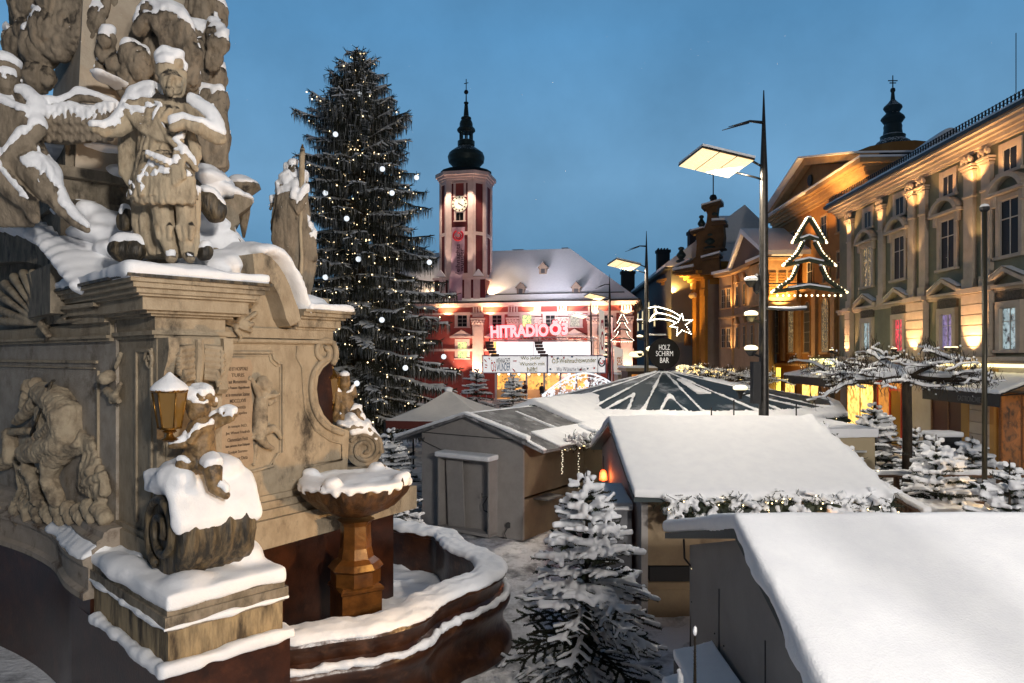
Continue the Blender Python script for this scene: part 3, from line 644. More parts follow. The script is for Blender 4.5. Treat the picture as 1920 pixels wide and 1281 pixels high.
# rocks at his feet
b = MB(); g = lambda *p: limb(b, p, 8.9, Z); g((570, 1150, 0, 62), (620, 1160, 0, 56)); g((580, 1030, .3, 40), (575, 980, .3, 30)); g((945, 1165, .1, 40)); g((1000, 980, .6, 50), (960, 930, .6, 60))
figure('rock_carving', 'rough dark rocks by the feet of the warrior statue', 'carving', b, .03, (W(235, 485, 8.9).x, 8.9, 5.8), M_dark, .03, (5, 5, 5), t=.07)
# angel at the left
b = MB(); Y = 9.3; g = lambda *p: limb(b, p, Y, Z)
g((25, 370, -.05, 52), (22, 400, -.08, 48)); g((20, 320, 0, 62)); g((40, 330, .02, 52)); g((70, 390, .05, 30), (80, 440, .06, 24))
g((40, 440, 0, 40), (30, 500, 0, 84), (40, 580, 0, 96), (90, 660, 0, 92), (130, 730, 0, 90)); g((110, 460, 0, 46), (150, 510, 0, 50), (165, 560, -.05, 46))
g((160, 560, -.05, 44), (175, 600, -.12, 42), (120, 650, -.22, 38), (70, 690, -.28, 26), (30, 725, -.3, 18), (22, 740, -.3, 12))
for k in range(7): g((-10+k*20, 480+k*8, -.22, 18), (0+k*22, 560+k*10, -.22, 17), (40+k*22, 640+k*12, -.2, 16))
g((120, 740, -.05, 86), (180, 820, -.15, 76), (230, 890, -.2, 56)); g((235, 890, -.18, 46), (290, 970, -.2, 34), (340, 1020, -.2, 26), (400, 1062, -.22, 16))
g((40, 760, -.1, 80), (20, 830, -.2, 70), (80, 900, -.25, 50), (140, 950, -.28, 38), (160, 1010, -.28, 24))
for k in range(7): g((90+k*16, 720+k*4, -.25, 16), (100+k*22, 790+k*10, -.3, 16), (180+k*12, 880+k*10, -.28, 13))
for k in range(10): g((-60+k*20, 800+k*10, -.2, 16), (-40+k*16, 900+k*6, -.2, 18), (-60+k*22, 1030, -.1, 22))
g((170, 495, .15, 30), (280, 500, .2, 24), (370, 450, .25, 22), (450, 460, .28, 20), (520, 500, .3, 14), (545, 520, .3, 8))
for r_ in range(3):
    for k in range(13): g((190+k*27, 520+8*math.sin(k)+r_*42, .10+.04*r_, 15), (200+k*26, 562+r_*40+(k % 2)*7, .06+.05*r_, 12))
g((200, 560, .3, 60), (300, 570, .32, 66), (400, 560, .34, 66), (470, 560, .35, 50)); g((200, 610, .3, 50), (300, 620, .32, 50), (400, 600, .34, 60))
figure('angel_statue', 'seated stone angel with a spread wing, snow on head and knees, far left', 'statue', b, .019, (W(40, 440, 9.3).x, 9.3, 6.2), M_figd, t=.11, thr=.24)
# bishop-like figure with tall staff at the right end of the wing
b = MB(); Z = (3.767, 380, 280); Y = 11.6; g = lambda *p: limb(b, p, Y, Z)
g((640, 165, 0, 40), (645, 190, -.02, 34)); g((640, 135, 0, 36)); g((600, 155, .05, 20), (575, 155, .05, 9)); g((650, 220, 0, 50), (620, 270, 0, 76), (620, 350, 0, 92), (600, 450, 0, 90)); folds(b, [(640, 230, 45), (615, 300, 84), (608, 400, 96), (596, 520, 100), (600, 640, 90), (630, 760, 68), (655, 890, 50), (672, 1015, 38)], Y, Z, 10, .12, -85, 85, .7)
g((690, 250, 0, 52), (700, 350, 0, 46), (720, 450, 0, 40), (715, 560, 0, 48), (750, 660, -.02, 52), (765, 760, -.02, 48), (755, 860, 0, 40), (750, 930, 0, 34), (740, 1010, 0, 26))
g((660, 300, -.15, 40), (650, 380, -.25, 36), (680, 440, -.28, 30), (700, 380, -.28, 24), (735, 320, -.25, 18))
for k in range(12): g((545+k*14, 330-k*4, -.14-.015*min(k, 11-k), 18), (515+k*19, 500, -.18-.015*min(k, 11-k), 18), (500+k*22, 640, -.17-.01*min(k, 11-k), 17), (590+k*11, 860, -.12, 14), (645+k*5, 990, -.08, 11))
for k in range(5): g((700+k*10, 520, -.1, 13), (730+k*15, 660, -.12, 14), (740+k*14, 780, -.12, 12))
g((490, 390, .1, 16)); g((480, 420, .1, 13)); g((505, 385, .1, 10), (530, 380, .1, 14))
st = figure('saint_statue', 'cloaked stone saint seen from behind, at the right end of the cornice', 'statue', b, .02, (W(560, 550, 11.6).x, 11.6, 5.6), M_figd, t=.15, thr=.28, crease=.006)
b = MB(); g = lambda *p: limb(b, p, 11.35, Z); g((705, 5, 0, 18), (703, 60, 0, 20), (700, 200, 0, 20), (700, 330, 0, 14), (690, 560, 0, 12), (700, 760, 0, 12), (690, 1000, 0, 16)); g((705, -30, 0, 7), (705, 0, 0, 12)); obj('staff', b, M_fig, st, True)
b = MB(); g = lambda *p: limb(b, p, 11.35, Z); g((704, -12, 0, 12), (706, -2, 0, 14)); obj('gilded_tip', b, M_brass, st, True)

# ================= CHERUBS WITH LANTERNS =================
def cherub(name, label, b, vox, base, M, t):
    return figure(name, label, 'statue', b, vox, base, M, .006, (16, 16, 12), t=t, thr=.40, clear=.3, sm=2, crease=.004)
Z = (3.05, 0, 480); Y = 8.0
b = MB(); g = lambda *p: limb(b, p, Y, Z)
g((1133, 870, -.03, 68)); g((1128, 840, 0, 72)); g((1110, 905, -.1, 36)); g((1090, 900, -.13, 13)); g((1165, 880, 0, 40)); g((1140, 935, 0, 34), (1150, 960, 0, 46))
g((1150, 970, 0, 66), (1150, 1030, 0, 76), (1145, 1100, 0, 84), (1150, 1160, .02, 92)); g((1110, 970, -.03, 34), (1075, 1040, -.1, 30), (1050, 1080, -.15, 26), (1000, 1085, -.18, 22), (975, 1090, -.18, 18)); g((1195, 980, 0, 34), (1130, 1000, -.15, 26), (1090, 1060, -.18, 22))
g((1110, 1190, -.05, 66), (1050, 1200, -.2, 52), (1020, 1290, -.22, 44), (1030, 1380, -.22, 34)); g((1180, 1190, -.02, 62), (1220, 1230, -.2, 54), (1230, 1330, -.25, 40), (1290, 1370, -.25, 26))
g((1200, 950, .1, 26), (1250, 920, .14, 26), (1310, 900, .16, 30), (1345, 910, .16, 18))
for k in range(7): g((1215+k*19, 945-k*4, .12, 20), (1220+k*18, 990-k*9, .1, 13))
for k in range(5): g((1060+k*40, 1130+8*k, -.1, 20), (1040+k*50, 1190+10*k, -.14, 18))
for k in range(26):
    a = R.uniform(0, 6.28); e = R.uniform(-.3, 1.2); p = W(1131/3.05, 480+850/3.05, 8.0); rr = .165
    b.ell((p.x+rr*math.cos(a)*math.cos(e), p.y+rr*math.sin(a)*math.cos(e)+.04, p.z+rr*math.sin(e)), .042, 6)
M_bronze = surf('patinated_stone', (.25, .16, .07), (.07, .045, .022), scale=8, rough=.55, bump=.35, c3=(.02, .015, .01), s3=4)
cherub('cherub_statue', 'seated winged cherub beside the large brass lantern, snow on its head', b, .016, (W(372, 880, 8).x, 8.0, 3.5), M_bronze, .085)
def lantern(label, px, ytop, ybot, Y, wpx, snowy=True):
    """hexagonal brass lantern: cage, panes, roof, foot"""
    x = W(px, 668, Y).x; k = Y/F; zt = H+(HY-ytop)*k; zb = H+(HY-ybot)*k; hgt = zt-zb; r = wpx*k/2
    o = thing('lantern', label, 'lantern', (x, Y, zb))
    c = (x, Y, zb)
    b = MB(); b.lathe([(.3*r, 0), (.5*r, .03*hgt), (.25*r, .07*hgt), (.18*r, .12*hgt), (.42*r, .15*hgt), (.3*r, .17*hgt), (.62*r, .2*hgt)], c, 12); obj('foot', b, M_brass, o, True, 40)
    b = MB(); b.lathe([(.60*r, .2*hgt), (.92*r, .74*hgt), (.90*r, .735*hgt), (.58*r, .21*hgt)], c, 6, .3)
    o2 = obj('panes', b, surf('amber_lantern_glass', (.16, .09, .02), rough=.1, bump=0), o)
    b = MB()
    for i in range(6):
        a = .3+i*math.pi/3; b.tube([(x+.61*r*math.cos(a), Y+.61*r*math.sin(a), zb+.2*hgt), (x+.94*r*math.cos(a), Y+.94*r*math.sin(a), zb+.75*hgt)], .05*r, 5)
        a2 = a+math.pi/3
        for f, zz in ((.62, .2), (.95, .75)): b.tube([(x+f*r*math.cos(a), Y+f*r*math.sin(a), zb+zz*hgt), (x+f*r*math.cos(a2), Y+f*r*math.sin(a2), zb+zz*hgt)], .055*r, 5)
        for j in range(4):
            q = (j+.5)/4; b.ell((x+.97*r*(math.cos(a)*(1-q)+math.cos(a2)*q), Y+.97*r*(math.sin(a)*(1-q)+math.sin(a2)*q), zb+.77*hgt), .10*r, 6)
    obj('cage', b, M_brass, o, True)
    b = MB(); b.lathe([(1.0*r, .75*hgt), (.7*r, .84*hgt), (.3*r, .93*hgt), (.08*r, .96*hgt), (.05*r, 1.0*hgt)], c, 6, .3); obj('roof', b, M_brass, o)
    if snowy:
        b = MB(); b.lathe([(1.05*r, .76*hgt), (1.05*r, .80*hgt), (.75*r, .89*hgt), (.3*r, .98*hgt), (.14*r, 1.04*hgt), (.02, 1.05*hgt)], c, 16); snow(b, o, .018, 2, .008, (8, 8, 8))
    return o
lantern('large brass lantern with a snowy cap beside the seated cherub', 318, 703, 828, 7.75, 64)
lantern('smaller far brass lantern seen in the hollow of the scroll', 624, 688, 772, 11.7, 38, False)
# far cherub and volute
b = MB(); Z = (3.05, 400, 480); Y = 11.75; g = lambda *p: limb(b, p, Y, Z)
g((752, 730, 0, 34)); g((750, 700, 0, 34)); g((755, 760, 0, 22), (760, 790, 0, 34), (760, 850, 0, 46), (765, 900, 0, 52)); g((730, 790, -.05, 20), (708, 780, -.1, 18), (712, 830, -.1, 18), (700, 900, -.08, 16), (690, 940, -.05, 15)); g((790, 790, .03, 18), (805, 750, .05, 14), (815, 800, .05, 12)); g((790, 900, 0, 46), (830, 890, -.05, 30), (840, 930, -.08, 24), (860, 950, -.1, 16)); g((740, 920, -.05, 40), (710, 940, -.08, 26))
cherub('cherub_statue', 'small far seated cherub with snow cap above the round volute', b, .018, (W(650, 790, 11.75).x, 11.75, 3.8), M_bronze, .06)
f6 = Fr((-3.3, 11.2), (.93, .36)); vc = f6.sz(684, 843, 0); 
b = MB(f6.M); P = [(vc[0]+.30*math.cos(a*math.pi/12), vc[1]+.30*math.sin(a*math.pi/12)) for a in range(24)]; b.prism(P, .03, .5)
b.tube([(p[0], .02, p[1]) for p in spiral(vc, .27, .04, 1.7, 44, a0=2.6, flip=-1)], .04, 8)
b.tube([(p[0], .02, p[1]) for p in [f6.sz(*q) for q in ((655, 822), (650, 806), (664, 800), (690, 806), (712, 826), (716, 850))]], .05, 8)
b.bx(vc[0]-.35, vc[0]+.35, .0, .5, vc[1]-.5, vc[1]-.28)
obj('end_volute', b, M_stonew, mon, True, 40)
b = MB(f6.M)
for (px, py, r) in ((662, 812, .1), (672, 808, .12), (684, 806, .13), (696, 812, .12), (706, 822, .11), (714, 834, .08), (655, 800, .1), (640, 796, .07), (670, 795, .13), (690, 795, .1), (660, 782, .1)): s_, z_ = f6.sz(px, py); b.ell((s_, .24, z_), (r, .3, r*.8))
for (px, py, r) in ((700, 885, .16), (725, 888, .16), (680, 892, .14), (655, 895, .12), (738, 892, .09), (712, 876, .12), (630, 900, .08), (600, 905, .08)): s_, z_ = f6.sz(px, py); b.ell((s_, .2, z_-.05), (r*1.3, .35, r*.8))
snow(b, mon, .03, 4, .015, (4, 4, 4), 'volute_snow')

# ================= FOUNTAIN =================
Zb = (3.042, 500, 860)
def gp(x, y, z): x = x/Zb[0]+Zb[1]; y = y/Zb[0]+Zb[2]; Y = (H-z)*F/(y-HY); return ((x-960)/F*Y, Y)
inn = [(150, 975), (400, 940), (620, 915), (780, 880), (860, 805), (970, 750), (1120, 700), (1205, 650), (1205, 590), (1120, 545), (1050, 510), (1010, 470), (930, 440), (800, 420), (700, 392), (620, 372)]
out = [(150, 1080), (370, 1040), (620, 1005), (830, 925), (930, 860), (1080, 785), (1230, 725), (1325, 660), (1325, 610), (1240, 560), (1120, 515), (1085, 480), (1060, 435), (900, 405), (740, 370), (640, 345)]
mid = [((V(gp(*a, 1.22))+V(gp(*c_, 1.22)))/2) for a, c_ in zip(inn, out)]
mid = [V((mid[0].x-.8, mid[0].y-.15))]+mid
cp = smooth_path(mid, 5)
bas = thing('fountain_basin', 'curved dark red marble fountain basin with a snowy rim', 'fountain basin', (-1.6, 11, 0))
M_marb2 = surf('wet_red_marble', (.048, .017, .007), (.018, .006, .003), scale=4, rough=.28, bump=.25, bscale=9, c3=(.10, .042, .02), s3=3)
b = MB(); b.sweep(cp, [(-.20, .1), (-.20, 1.16), (-.24, 1.18), (-.24, 1.24), (.26, 1.24), (.28, 1.19), (.24, 1.13), (.20, 1.05), (.19, .96), (.26, .90), (.33, .84), (.34, .78), (.31, .70), (.24, .60), (.21, .45), (.24, .30), (.31, .20), (.36, .14), (.38, 0), (-.2, 0)]); obj('basin_wall', b, M_marb2, bas, True, 50)
b = MB(); b.sweep(cp, [(-.24, 1.22), (-.26, 1.27), (-.22, 1.32), (-.1, 1.35), (.08, 1.35), (.22, 1.32), (.29, 1.27), (.30, 1.22)]); snow(b, bas, .03, 2, .035, (3.6, 3.6, 3.6), 'rim_snow')
b = MB()
lp = []
for i in range(1, len(cp)-2):
    t = (cp[i+1]-cp[i-1]).normalized(); q = V((cp[i].x+t.y*.285, cp[i].y-t.x*.285, .895+.012*math.sin(i*1.7)))
    if not lp or (q-lp[-1]).length > .05: lp.append(q)
b.tube(lp, [R.uniform(.045, .075) for _ in lp], 8)
snow(b, bas, .022, 2, .022, (7, 7, 7), 'ledge_snow')
b = MB(); b.prismz([(p.x, p.y) for p in cp]+[(-3.2, 13.5), (-4.2, 9)], .3, .5)
def inside(x, y, P):
    c = False
    for i in range(len(P)):
        a, d = P[i], P[i-1]
        if (a[1] > y) != (d[1] > y) and x < (d[0]-a[0])*(y-a[1])/(d[1]-a[1])+a[0]: c = not c
    return c
PP = [(p.x, p.y) for p in cp]+[(-3.2, 13.5), (-4.2, 9)]
for k in range(90):
    x = R.uniform(-3.3, -.5); y = R.uniform(9, 13.5)
    if all(inside(x+dx, y+dy, PP) for dx in (-.4, .4) for dy in (-.4, .4)): b.ell((x, y, .48), (R.uniform(.1, .35), R.uniform(.1, .3), R.uniform(.05, .12)), 8)
snow(b, bas, .06, 4, .05, (3, 3, 3), 'basin_floor_snow', M_snow)
bowl = thing('fountain_bowl', 'shell-edged stone bowl heaped with snow on an amber pedestal', 'fountain bowl', (W(667, 930, 10.4).x, 10.4, .5))
bx_, by_ = bowl.location.x, 10.4; zr = H-(905-HY)/F*10.4; k = 10.4/F
b = MB(); n = 48; vs = []
prof = [(.16, -.5), (.3, -.46), (.55, -.34), (.74, -.16), (.80, -.02), (.78, .04), (.70, .02), (.6, -.08), (.3, -.15), (.02, -.16)]
for (r, z) in prof:
    for i in range(n):
        a = 2*math.pi*i/n; w = abs(math.sin(a*2+.4))**3; rr = r*(1+(.05*math.cos(16*a) if r > .5 else 0)-(.0)); up = (.14*max(0, math.cos(4*a+.9))**4 if r > .65 else 0)
        vs.append((bx_+rr*math.cos(a), by_+rr*math.sin(a), zr+z+up))
b.add(vs, [(i*n+j, i*n+(j+1)%n, (i+1)*n+(j+1)%n, (i+1)*n+j) for i in range(len(prof)-1) for j in range(n)]+[tuple(range(n-1, -1, -1)), tuple(range((len(prof)-1)*n, len(prof)*n))])
obj('bowl', b, surf('mossy_amber', (.085, .04, .014), (.025, .014, .007), scale=9, rough=.4, bump=.4, stretch=(1, 1, .4)), bowl, True, 60)
b = MB(); b.lathe([(.60, -.04), (.84, .0), (.83, .08), (.7, .10), (.55, .06), (.02, .05)], (bx_, by_, zr), 32)
for i in range(4):
    a = (2*math.pi*i-.9)/4; b.ell((bx_+.74*math.cos(a), by_+.74*math.sin(a), zr+.12), (.13, .13, .085)); 
for i in range(26):
    a = 2*math.pi*i/26; b.ell((bx_+.79*math.cos(a), by_+.79*math.sin(a), zr-.0), (.07, .07, .06+.03*math.sin(i*1.7)), 8)
b.lathe([(.02, 0), (.5, .05), (.2, .1)], (bx_+.05, by_+.05, zr), 16)
snow(b, bowl, .028, 4, .02, (4, 4, 4), 'bowl_snow')
b = MB(Matrix.Translation((bx_, by_, 0))@Matrix.Rotation(.55, 4, 'Z'))
def sqp(pr, m=4, a0=math.pi/4): b.lathe([(r*1.414, z) for r, z in pr], (0, 0, 0), m, a0)
sqp([(.30, .3), (.30, 1.32), (.325, 1.34), (.325, 1.38), (.28, 1.42)]); sqp([(.26, 1.42), (.26, 1.62), (.29, 1.66), (.25, 1.74), (.19, 1.8), (.165, 1.95), (.155, 2.28), (.17, 2.32), (.2, 2.36)], 8, math.pi/8); obj('pedestal', b, M_amber, bowl)
# ================= GROUND =================
def axis(lo, hi, dense0, dense1, step, big):
    xs = []; x = lo
    while x < hi: xs.append(x); x += step if dense0 <= x < dense1 else (big if (x < dense0-20 or x > dense1+20) else 2.0)
    return xs+[hi]
gx = axis(-200, 200, -3.5, 6, .11, 20); gy = axis(-40, 420, 7.5, 22, .11, 20)
b = MB()
def gz(x, y):
    if -4 < x < 6.5 and 7 < y < 22.5:
        z = .05*noise.noise(V((x*1.1, y*1.1, 0)))
        q = noise.noise(V((x*2.6, y*2.2, 3))); z += -.09*max(0, q-.08)*2+.03*noise.noise(V((x*7, y*7, 1)))
        return z
    return 0
b.v = [V((x, y, gz(x, y))) for y in gy for x in gx]; nx = len(gx)
b.f = [(j*nx+i, j*nx+i+1, (j+1)*nx+i+1, (j+1)*nx+i) for j in range(len(gy)-1) for i in range(nx-1)]
M_ground = surf('trampled_snow', (.66, .68, .72), (.20, .21, .23), scale=1.6, lo=.5, hi=.66, rough=.7, bump=.6, bscale=14, dist=.02, c3=(.10, .10, .11), s3=.5)
tag(obj('ground', b, M_ground, None, True), kind='structure')

# ================= FIRS =================
def fir_mesh(height, rad, whorls, seed, twig=.33, fat=.05, vox=.035, needle=.03, bare_tip=True, density=1.0, nw=.0045):
    """young fir: trunk, whorled branches with side shoots and needles, snow rolls on the shoots"""
    r = random.Random(seed); tr = MB(); ned = MB(); sn = MB()
    tr.tube([(0, 0, 0), (0, 0, height*.6), (0, 0, height)], [.05*height/3, .03*height/3, .008], 8)
    def shoots(p, d, L, rr, lvl):
        n = max(2, int(L/.09)); pts = [p]
        dd = V(d)
        for i in range(n):
            dd = (dd+V((r.uniform(-.05, .05), r.uniform(-.05, .05), -.03 if lvl == 0 else -.01))).normalized(); pts.append(pts[-1]+dd*L/n)
        tr.tube(pts, [.009]*(len(pts)-1)+[.004], 4)
        m = int(L/ (.022/density))
        for i in range(m):
            t = (i+.5)/m*n; k = min(int(t), n-1); q = pts[k].lerp(pts[k+1], t-k); ax = (pts[k+1]-pts[k]).normalized()
            for j in range(3):
                a = r.uniform(0, 2*math.pi); o1 = ax.orthogonal().normalized(); o2 = ax.cross(o1)
                nd = (o1*math.cos(a)+o2*math.sin(a)+ax*.7).normalized(); w = ax.cross(nd).normalized()*nw*(needle/.03)
                ned.v += [q-w, q+w, q+nd*needle*r.uniform(.8, 1.3)]; ned.f.append((len(ned.v)-3, len(ned.v)-2, len(ned.v)-1))
        return pts
    for w in range(whorls):
        t = (w+.5)/whorls; z = height*(.06+.9*t); L = rad*(1-t)**.85+.09*height/3
        nb = r.randint(5, 7) if t < .9 else 4; a0 = r.uniform(0, 6.28)
        for k in range(nb):
            a = a0+2*math.pi*k/nb+r.uniform(-.25, .25); Lb = L*r.uniform(.75, 1.12); up = .55*t-.05+r.uniform(-.08, .08)
            d = V((math.cos(a), math.sin(a), up)).normalized(); p = V((0, 0, z+r.uniform(-.06, .06)))
            pts = shoots(p, d, Lb, 0, 0)
            fr_ = fat*(.8+.4*r.random())*(1 if t > .35 else .7); snowy = r.random() < (.95 if t > .4 else .72)
            segs = []
            if snowy:
                i0 = 1 if t > .8 else max(1, int(len(pts)*.25)); seg = pts[i0:]
                if len(seg) > 1: sn.tube([q+V((0, 0, fr_*.75)) for q in seg], [fr_*(.8+.35*r.random()) for _ in seg], 8); sn.ell(seg[-1]+V((0, 0, fr_*.7)), fr_*.95, 8)
            ns = int(Lb/.17)
            for i in range(1, ns+1):
                q = pts[min(len(pts)-1, int(i/(ns+.6)*len(pts)))]; ax = (pts[-1]-pts[0]).normalized(); side = V((-ax.y, ax.x, 0)).normalized()
                for s_ in (-1, 1):
                    if r.random() < .12: continue
                    l2 = min(twig, (Lb*(1-i/(ns+1.2))+.10))*r.uniform(.6, 1.05)
                    d2 = (ax*.75+side*s_*.8+V((0, 0, r.uniform(-.15, .1)))).normalized(); p2 = shoots(q, d2, l2, 0, 1)
                    if snowy and r.random() < .85:
                        f2 = fr_*r.uniform(.65, .95); sg = p2[0:]; sn.tube([x+V((0, 0, f2*.7)) for x in sg], [f2*(.8+.3*r.random()) for _ in sg], 7); sn.ell(sg[-1]+V((0, 0, f2*.65)), f2*.95, 8)
    return tr, ned, sn, vox
def fir(label, args, group, name='fir_tree'):
    tr, ned, sn, vox = fir_mesh(*args)
    o = thing(name, label, 'fir tree', (0, 0, 0), 0, group)
    obj('trunk', tr, M_bark, o); obj('needles', ned, M_green, o); link('snow_cover', fuse(sn, vox, 1, .006, (12, 12, 12)), M_snow, o, True)
    return o
def place(o, p, rz=0, s=1, label=None):
    o.location = p; o.rotation_euler = (0, 0, rz); o.scale = (s, s, s)
    if label: o['label'] = label
    return o
big = fir('snow-laden fir standing in the trodden gap between fountain and stalls', (3.15, 1.15, 19, 5, .36, .052, .028, .036, True, 1.5, .012), 'fir trees between the stalls')
place(big, W(1100, 1281, 10.2)*1.0, .4); big.location.z = 0
f2_ = fir('fir', (2.4, 1.0, 12, 21, .35, .052, .03, .05, True, .8, .010), 'fir trees between the stalls')
f3_ = fir('fir', (1.9, .95, 9, 33, .36, .055, .032, .05, True, .8, .010), 'fir trees between the stalls')
used = set()
def putfir(src, px, pytop, Y, h0, rz, label):
    o = src if src.name not in used else dup(src); used.add(src.name)
    ztop = H-(pytop-HY)/F*Y; s = max(.5, ztop/h0) if ztop < h0*1.6 else 1.5
    p = W(px, 668, Y); p.z = ztop-h0*s; return place(o, p, rz, s, label)
putfir(f2_, 1755, 815, 15.8, 2.4, .3, 'snow-heavy fir in the middle of the plank terrace')
putfir(f2_, 1893, 862, 12.6, 2.4, 1.3, 'fir with bare leader at the right picture edge, lights below')
putfir(f2_, 1640, 752, 23.5, 2.4, 2.0, 'fir left of the bare pollard trunk under the orange awning')
putfir(f2_, 1716, 800, 22.0, 2.4, 4.1, 'fir just right of the bare pollard trunk')
putfir(f3_, 1823, 818, 20.5, 1.9, .9, 'fir in front of the tiled pillar near the cafe windows')
putfir(f3_, 1600, 800, 24.5, 1.9, 2.9, 'fir half hidden behind the pale cabin beside the bar tent')
putfir(f2_, 733, 800, 21.5, 2.4, 3.3, 'fir with crossing snowy tips between the scroll and the grey stall')
putfir(f3_, 745, 900, 17.0, 1.9, 5.3, 'low dark fir behind the fountain bowl')
putfir(f2_, 962, 700, 48, 2.4, .8, 'fir on the stage side of the white pyramid tent')
putfir(f3_, 893, 690, 52, 1.9, 2.2, 'fir under the long bough of the giant tree')
# a snow-tipped leader of a small tree in front of the near stall
o = thing('fir_sapling', 'thin bare fir leader with a snow tip at the bottom edge', 'sapling', (0, 0, 0))
p0 = W(1303, 1290, 5.6); b = MB(); b.tube([(p0.x, p0.y, 0), p0, p0+V((0, 0, .42))], [.03, .014, .006], 6); obj('trunk', b, M_bark, o)
b = MB()
for i in range(700):
    z = p0.z-.2+R.random()*.6; a = R.uniform(0, 6.28); q = V((p0.x, p0.y, z)); nd = V((math.cos(a), math.sin(a), .8)).normalized(); w = V((-math.sin(a), math.cos(a), 0))*.0018
    b.v += [q-w, q+w, q+nd*.028]; b.f.append((len(b.v)-3, len(b.v)-2, len(b.v)-1))
obj('needles', b, M_green, o)
b = MB(); b.ell(p0+V((0, 0, .46)), (.02, .02, .045), 8); q = W(1276, 1270, 5.6); b.tube([q+V((0, 0, -.25)), q, q+V((-.015, 0, .07))], [.03, .026, .012], 8); b.ell(q+V((-.012, 0, .05)), .022, 8); snow(b, o, .01, 2, .003, (20, 20, 20))

# ================= STALLS =================
M_trim = surf('dark_teal_trim', (.02, .035, .04), rough=.5, bump=.1)
M_felt = surf('grey_roofing_felt', (.10, .10, .105), (.20, .205, .21), scale=2, lo=.42, hi=.62, rough=.85, bump=.4, bscale=60, c3=(.5, .51, .53), s3=1.4)
def garland_mb(p0, p1, r, n, seed, droop=.0):
    rr = random.Random(seed); g = MB(); s = MB(); li = MB(); p0 = V(p0); p1 = V(p1); ax = (p1-p0)
    for i in range(n):
        t = rr.random(); q = p0+ax*t+V((rr.gauss(0, r*.5), rr.gauss(0, r*.5), rr.gauss(0, r*.6)-droop*4*t*(1-t))); d = V((rr.gauss(0, 1), rr.gauss(0, 1), rr.gauss(-.7, .6))).normalized()
        L_ = rr.uniform(.08, .2); g.tube([q, q+d*L_], [.008, .002], 3)
        for k in range(8):
            u = rr.random(); e = V((rr.gauss(0, 1), rr.gauss(0, 1), rr.gauss(0, 1))).normalized(); w = d.cross(e)*.009; c = q+d*L_*u
            g.v += [c-w, c+w, c+(e+d).normalized()*.045]; g.f.append((len(g.v)-3, len(g.v)-2, len(g.v)-1))
        if rr.random() < .16: s.tube([q+V((0, 0, .03)), q+d*L_+V((0, 0, .03))], [.055, .04], 6); s.ell(q+d*L_+V((0, 0, .03)), .05, 6)
        if rr.random() < .06: li.ell(q+d*L_*.6+V((0, -.02, 0)), .011, 6)
    return g, s, li
def garland(label, p0, p1, r, n, seed, snowy=True, lights=True, droop=0):
    g, s, li = garland_mb(p0, p1, r, n, seed, droop); g.tube([V(p0).lerp(V(p1), k/30)+V((R.uniform(-.02, .02), R.uniform(-.02, .02), R.uniform(-.03, .02))) for k in range(31)], [r*R.uniform(.35, .6) for _ in range(31)], 7); c = (V(p0)+V(p1))/2
    o = thing('garland', label, 'garland', c, 0, 'fir garlands along the roof edges'); obj('needles', g, M_green, o)
    if snowy and s.v: link('snow_cover', fuse(s, .022, 1, .004, (14, 14, 14)), M_snow, o, True)
    if lights and li.v: tag(obj('light_string', li, G_bulb, o), kind='stuff')
# --- stall B: big snowy roof in the middle
sb = thing('market_stall', 'market stall with the broad snowy roof and fir garland on its front eave', 'market stall', (4.4, 15, 0), 0, 'market stalls')
b = MB(); b.bx(2.5, 6.2, 12.75, 18.3, 0, .5); b.bx(2.5, 6.2, 12.78, 18.3, .5, .62); b.bx(2.5, 6.2, 12.76, 18.3, .95, 2.42); obj('wall', b, M_plyd, sb)
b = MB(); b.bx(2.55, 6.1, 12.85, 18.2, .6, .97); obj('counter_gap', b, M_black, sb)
b = MB(); b.prismx([(12.75, 0), (18.3, 0), (18.3, 2.4), (15.5, 3.26), (12.75, 2.4)], 2.38, 2.5); obj('gable_wall', b, M_ply, sb)
b = MB(); b.prismx([(12.75, 0), (18.3, 0), (18.3, 2.4), (15.5, 3.26), (12.75, 2.4)], 6.2, 6.3); obj('gable_wall', b, M_plyd, sb)
b = MB(); b.prismx([(12.25, 2.22), (15.5, 3.24), (18.9, 2.25), (18.9, 2.31), (15.5, 3.32), (12.25, 2.30)], 2.15, 6.6); obj('roof', b, M_trim, sb)
b = MB()
slab(b, [(2.13, 12.2, 2.29), (6.62, 12.2, 2.29), (6.62, 15.5, 3.32), (2.13, 15.5, 3.32)], .17); slab(b, [(2.13, 15.45, 3.32), (6.62, 15.45, 3.32), (6.62, 18.95, 2.3), (2.13, 18.95, 2.3)], .17)
for i in range(26):
    t = i/25; b.ell((6.6, 12.2+3.2*t, 2.42+1.02*t), (R.uniform(.08, .2), R.uniform(.12, .25), .1), 8)
for i in range(22):
    x = 2.8+3.8*i/21; b.ell((x, 12.2, 2.32), (R.uniform(.1, .2), R.uniform(.05, .14), R.uniform(.08, .13)), 8)
snow(b, sb, .05, 4, .022, (1.4, 1.4, 1.4))
garland('garland under the front eave of the broad snowy roof', (2.75, 12.13, 2.12), (6.6, 12.13, 2.12), .2, 1700, 3)
garland('garland on the right edge of the broad snowy roof', (6.68, 12.2, 2.15), (6.7, 15.3, 3.15), .17, 700, 4)
M_red = glow('red_lamp_glow', (1, .10, .03), 1.6)
goods = [(1370, 968, .05, M_red), (1398, 968, .035, M_white), (1440, 970, .08, M_red), (1470, 966, .1, G_bulb), (1500, 970, .05, M_red), (1385, 965, .04, G_bulb)]
for i, (px, py, r, m_) in enumerate(goods[:0]): pass
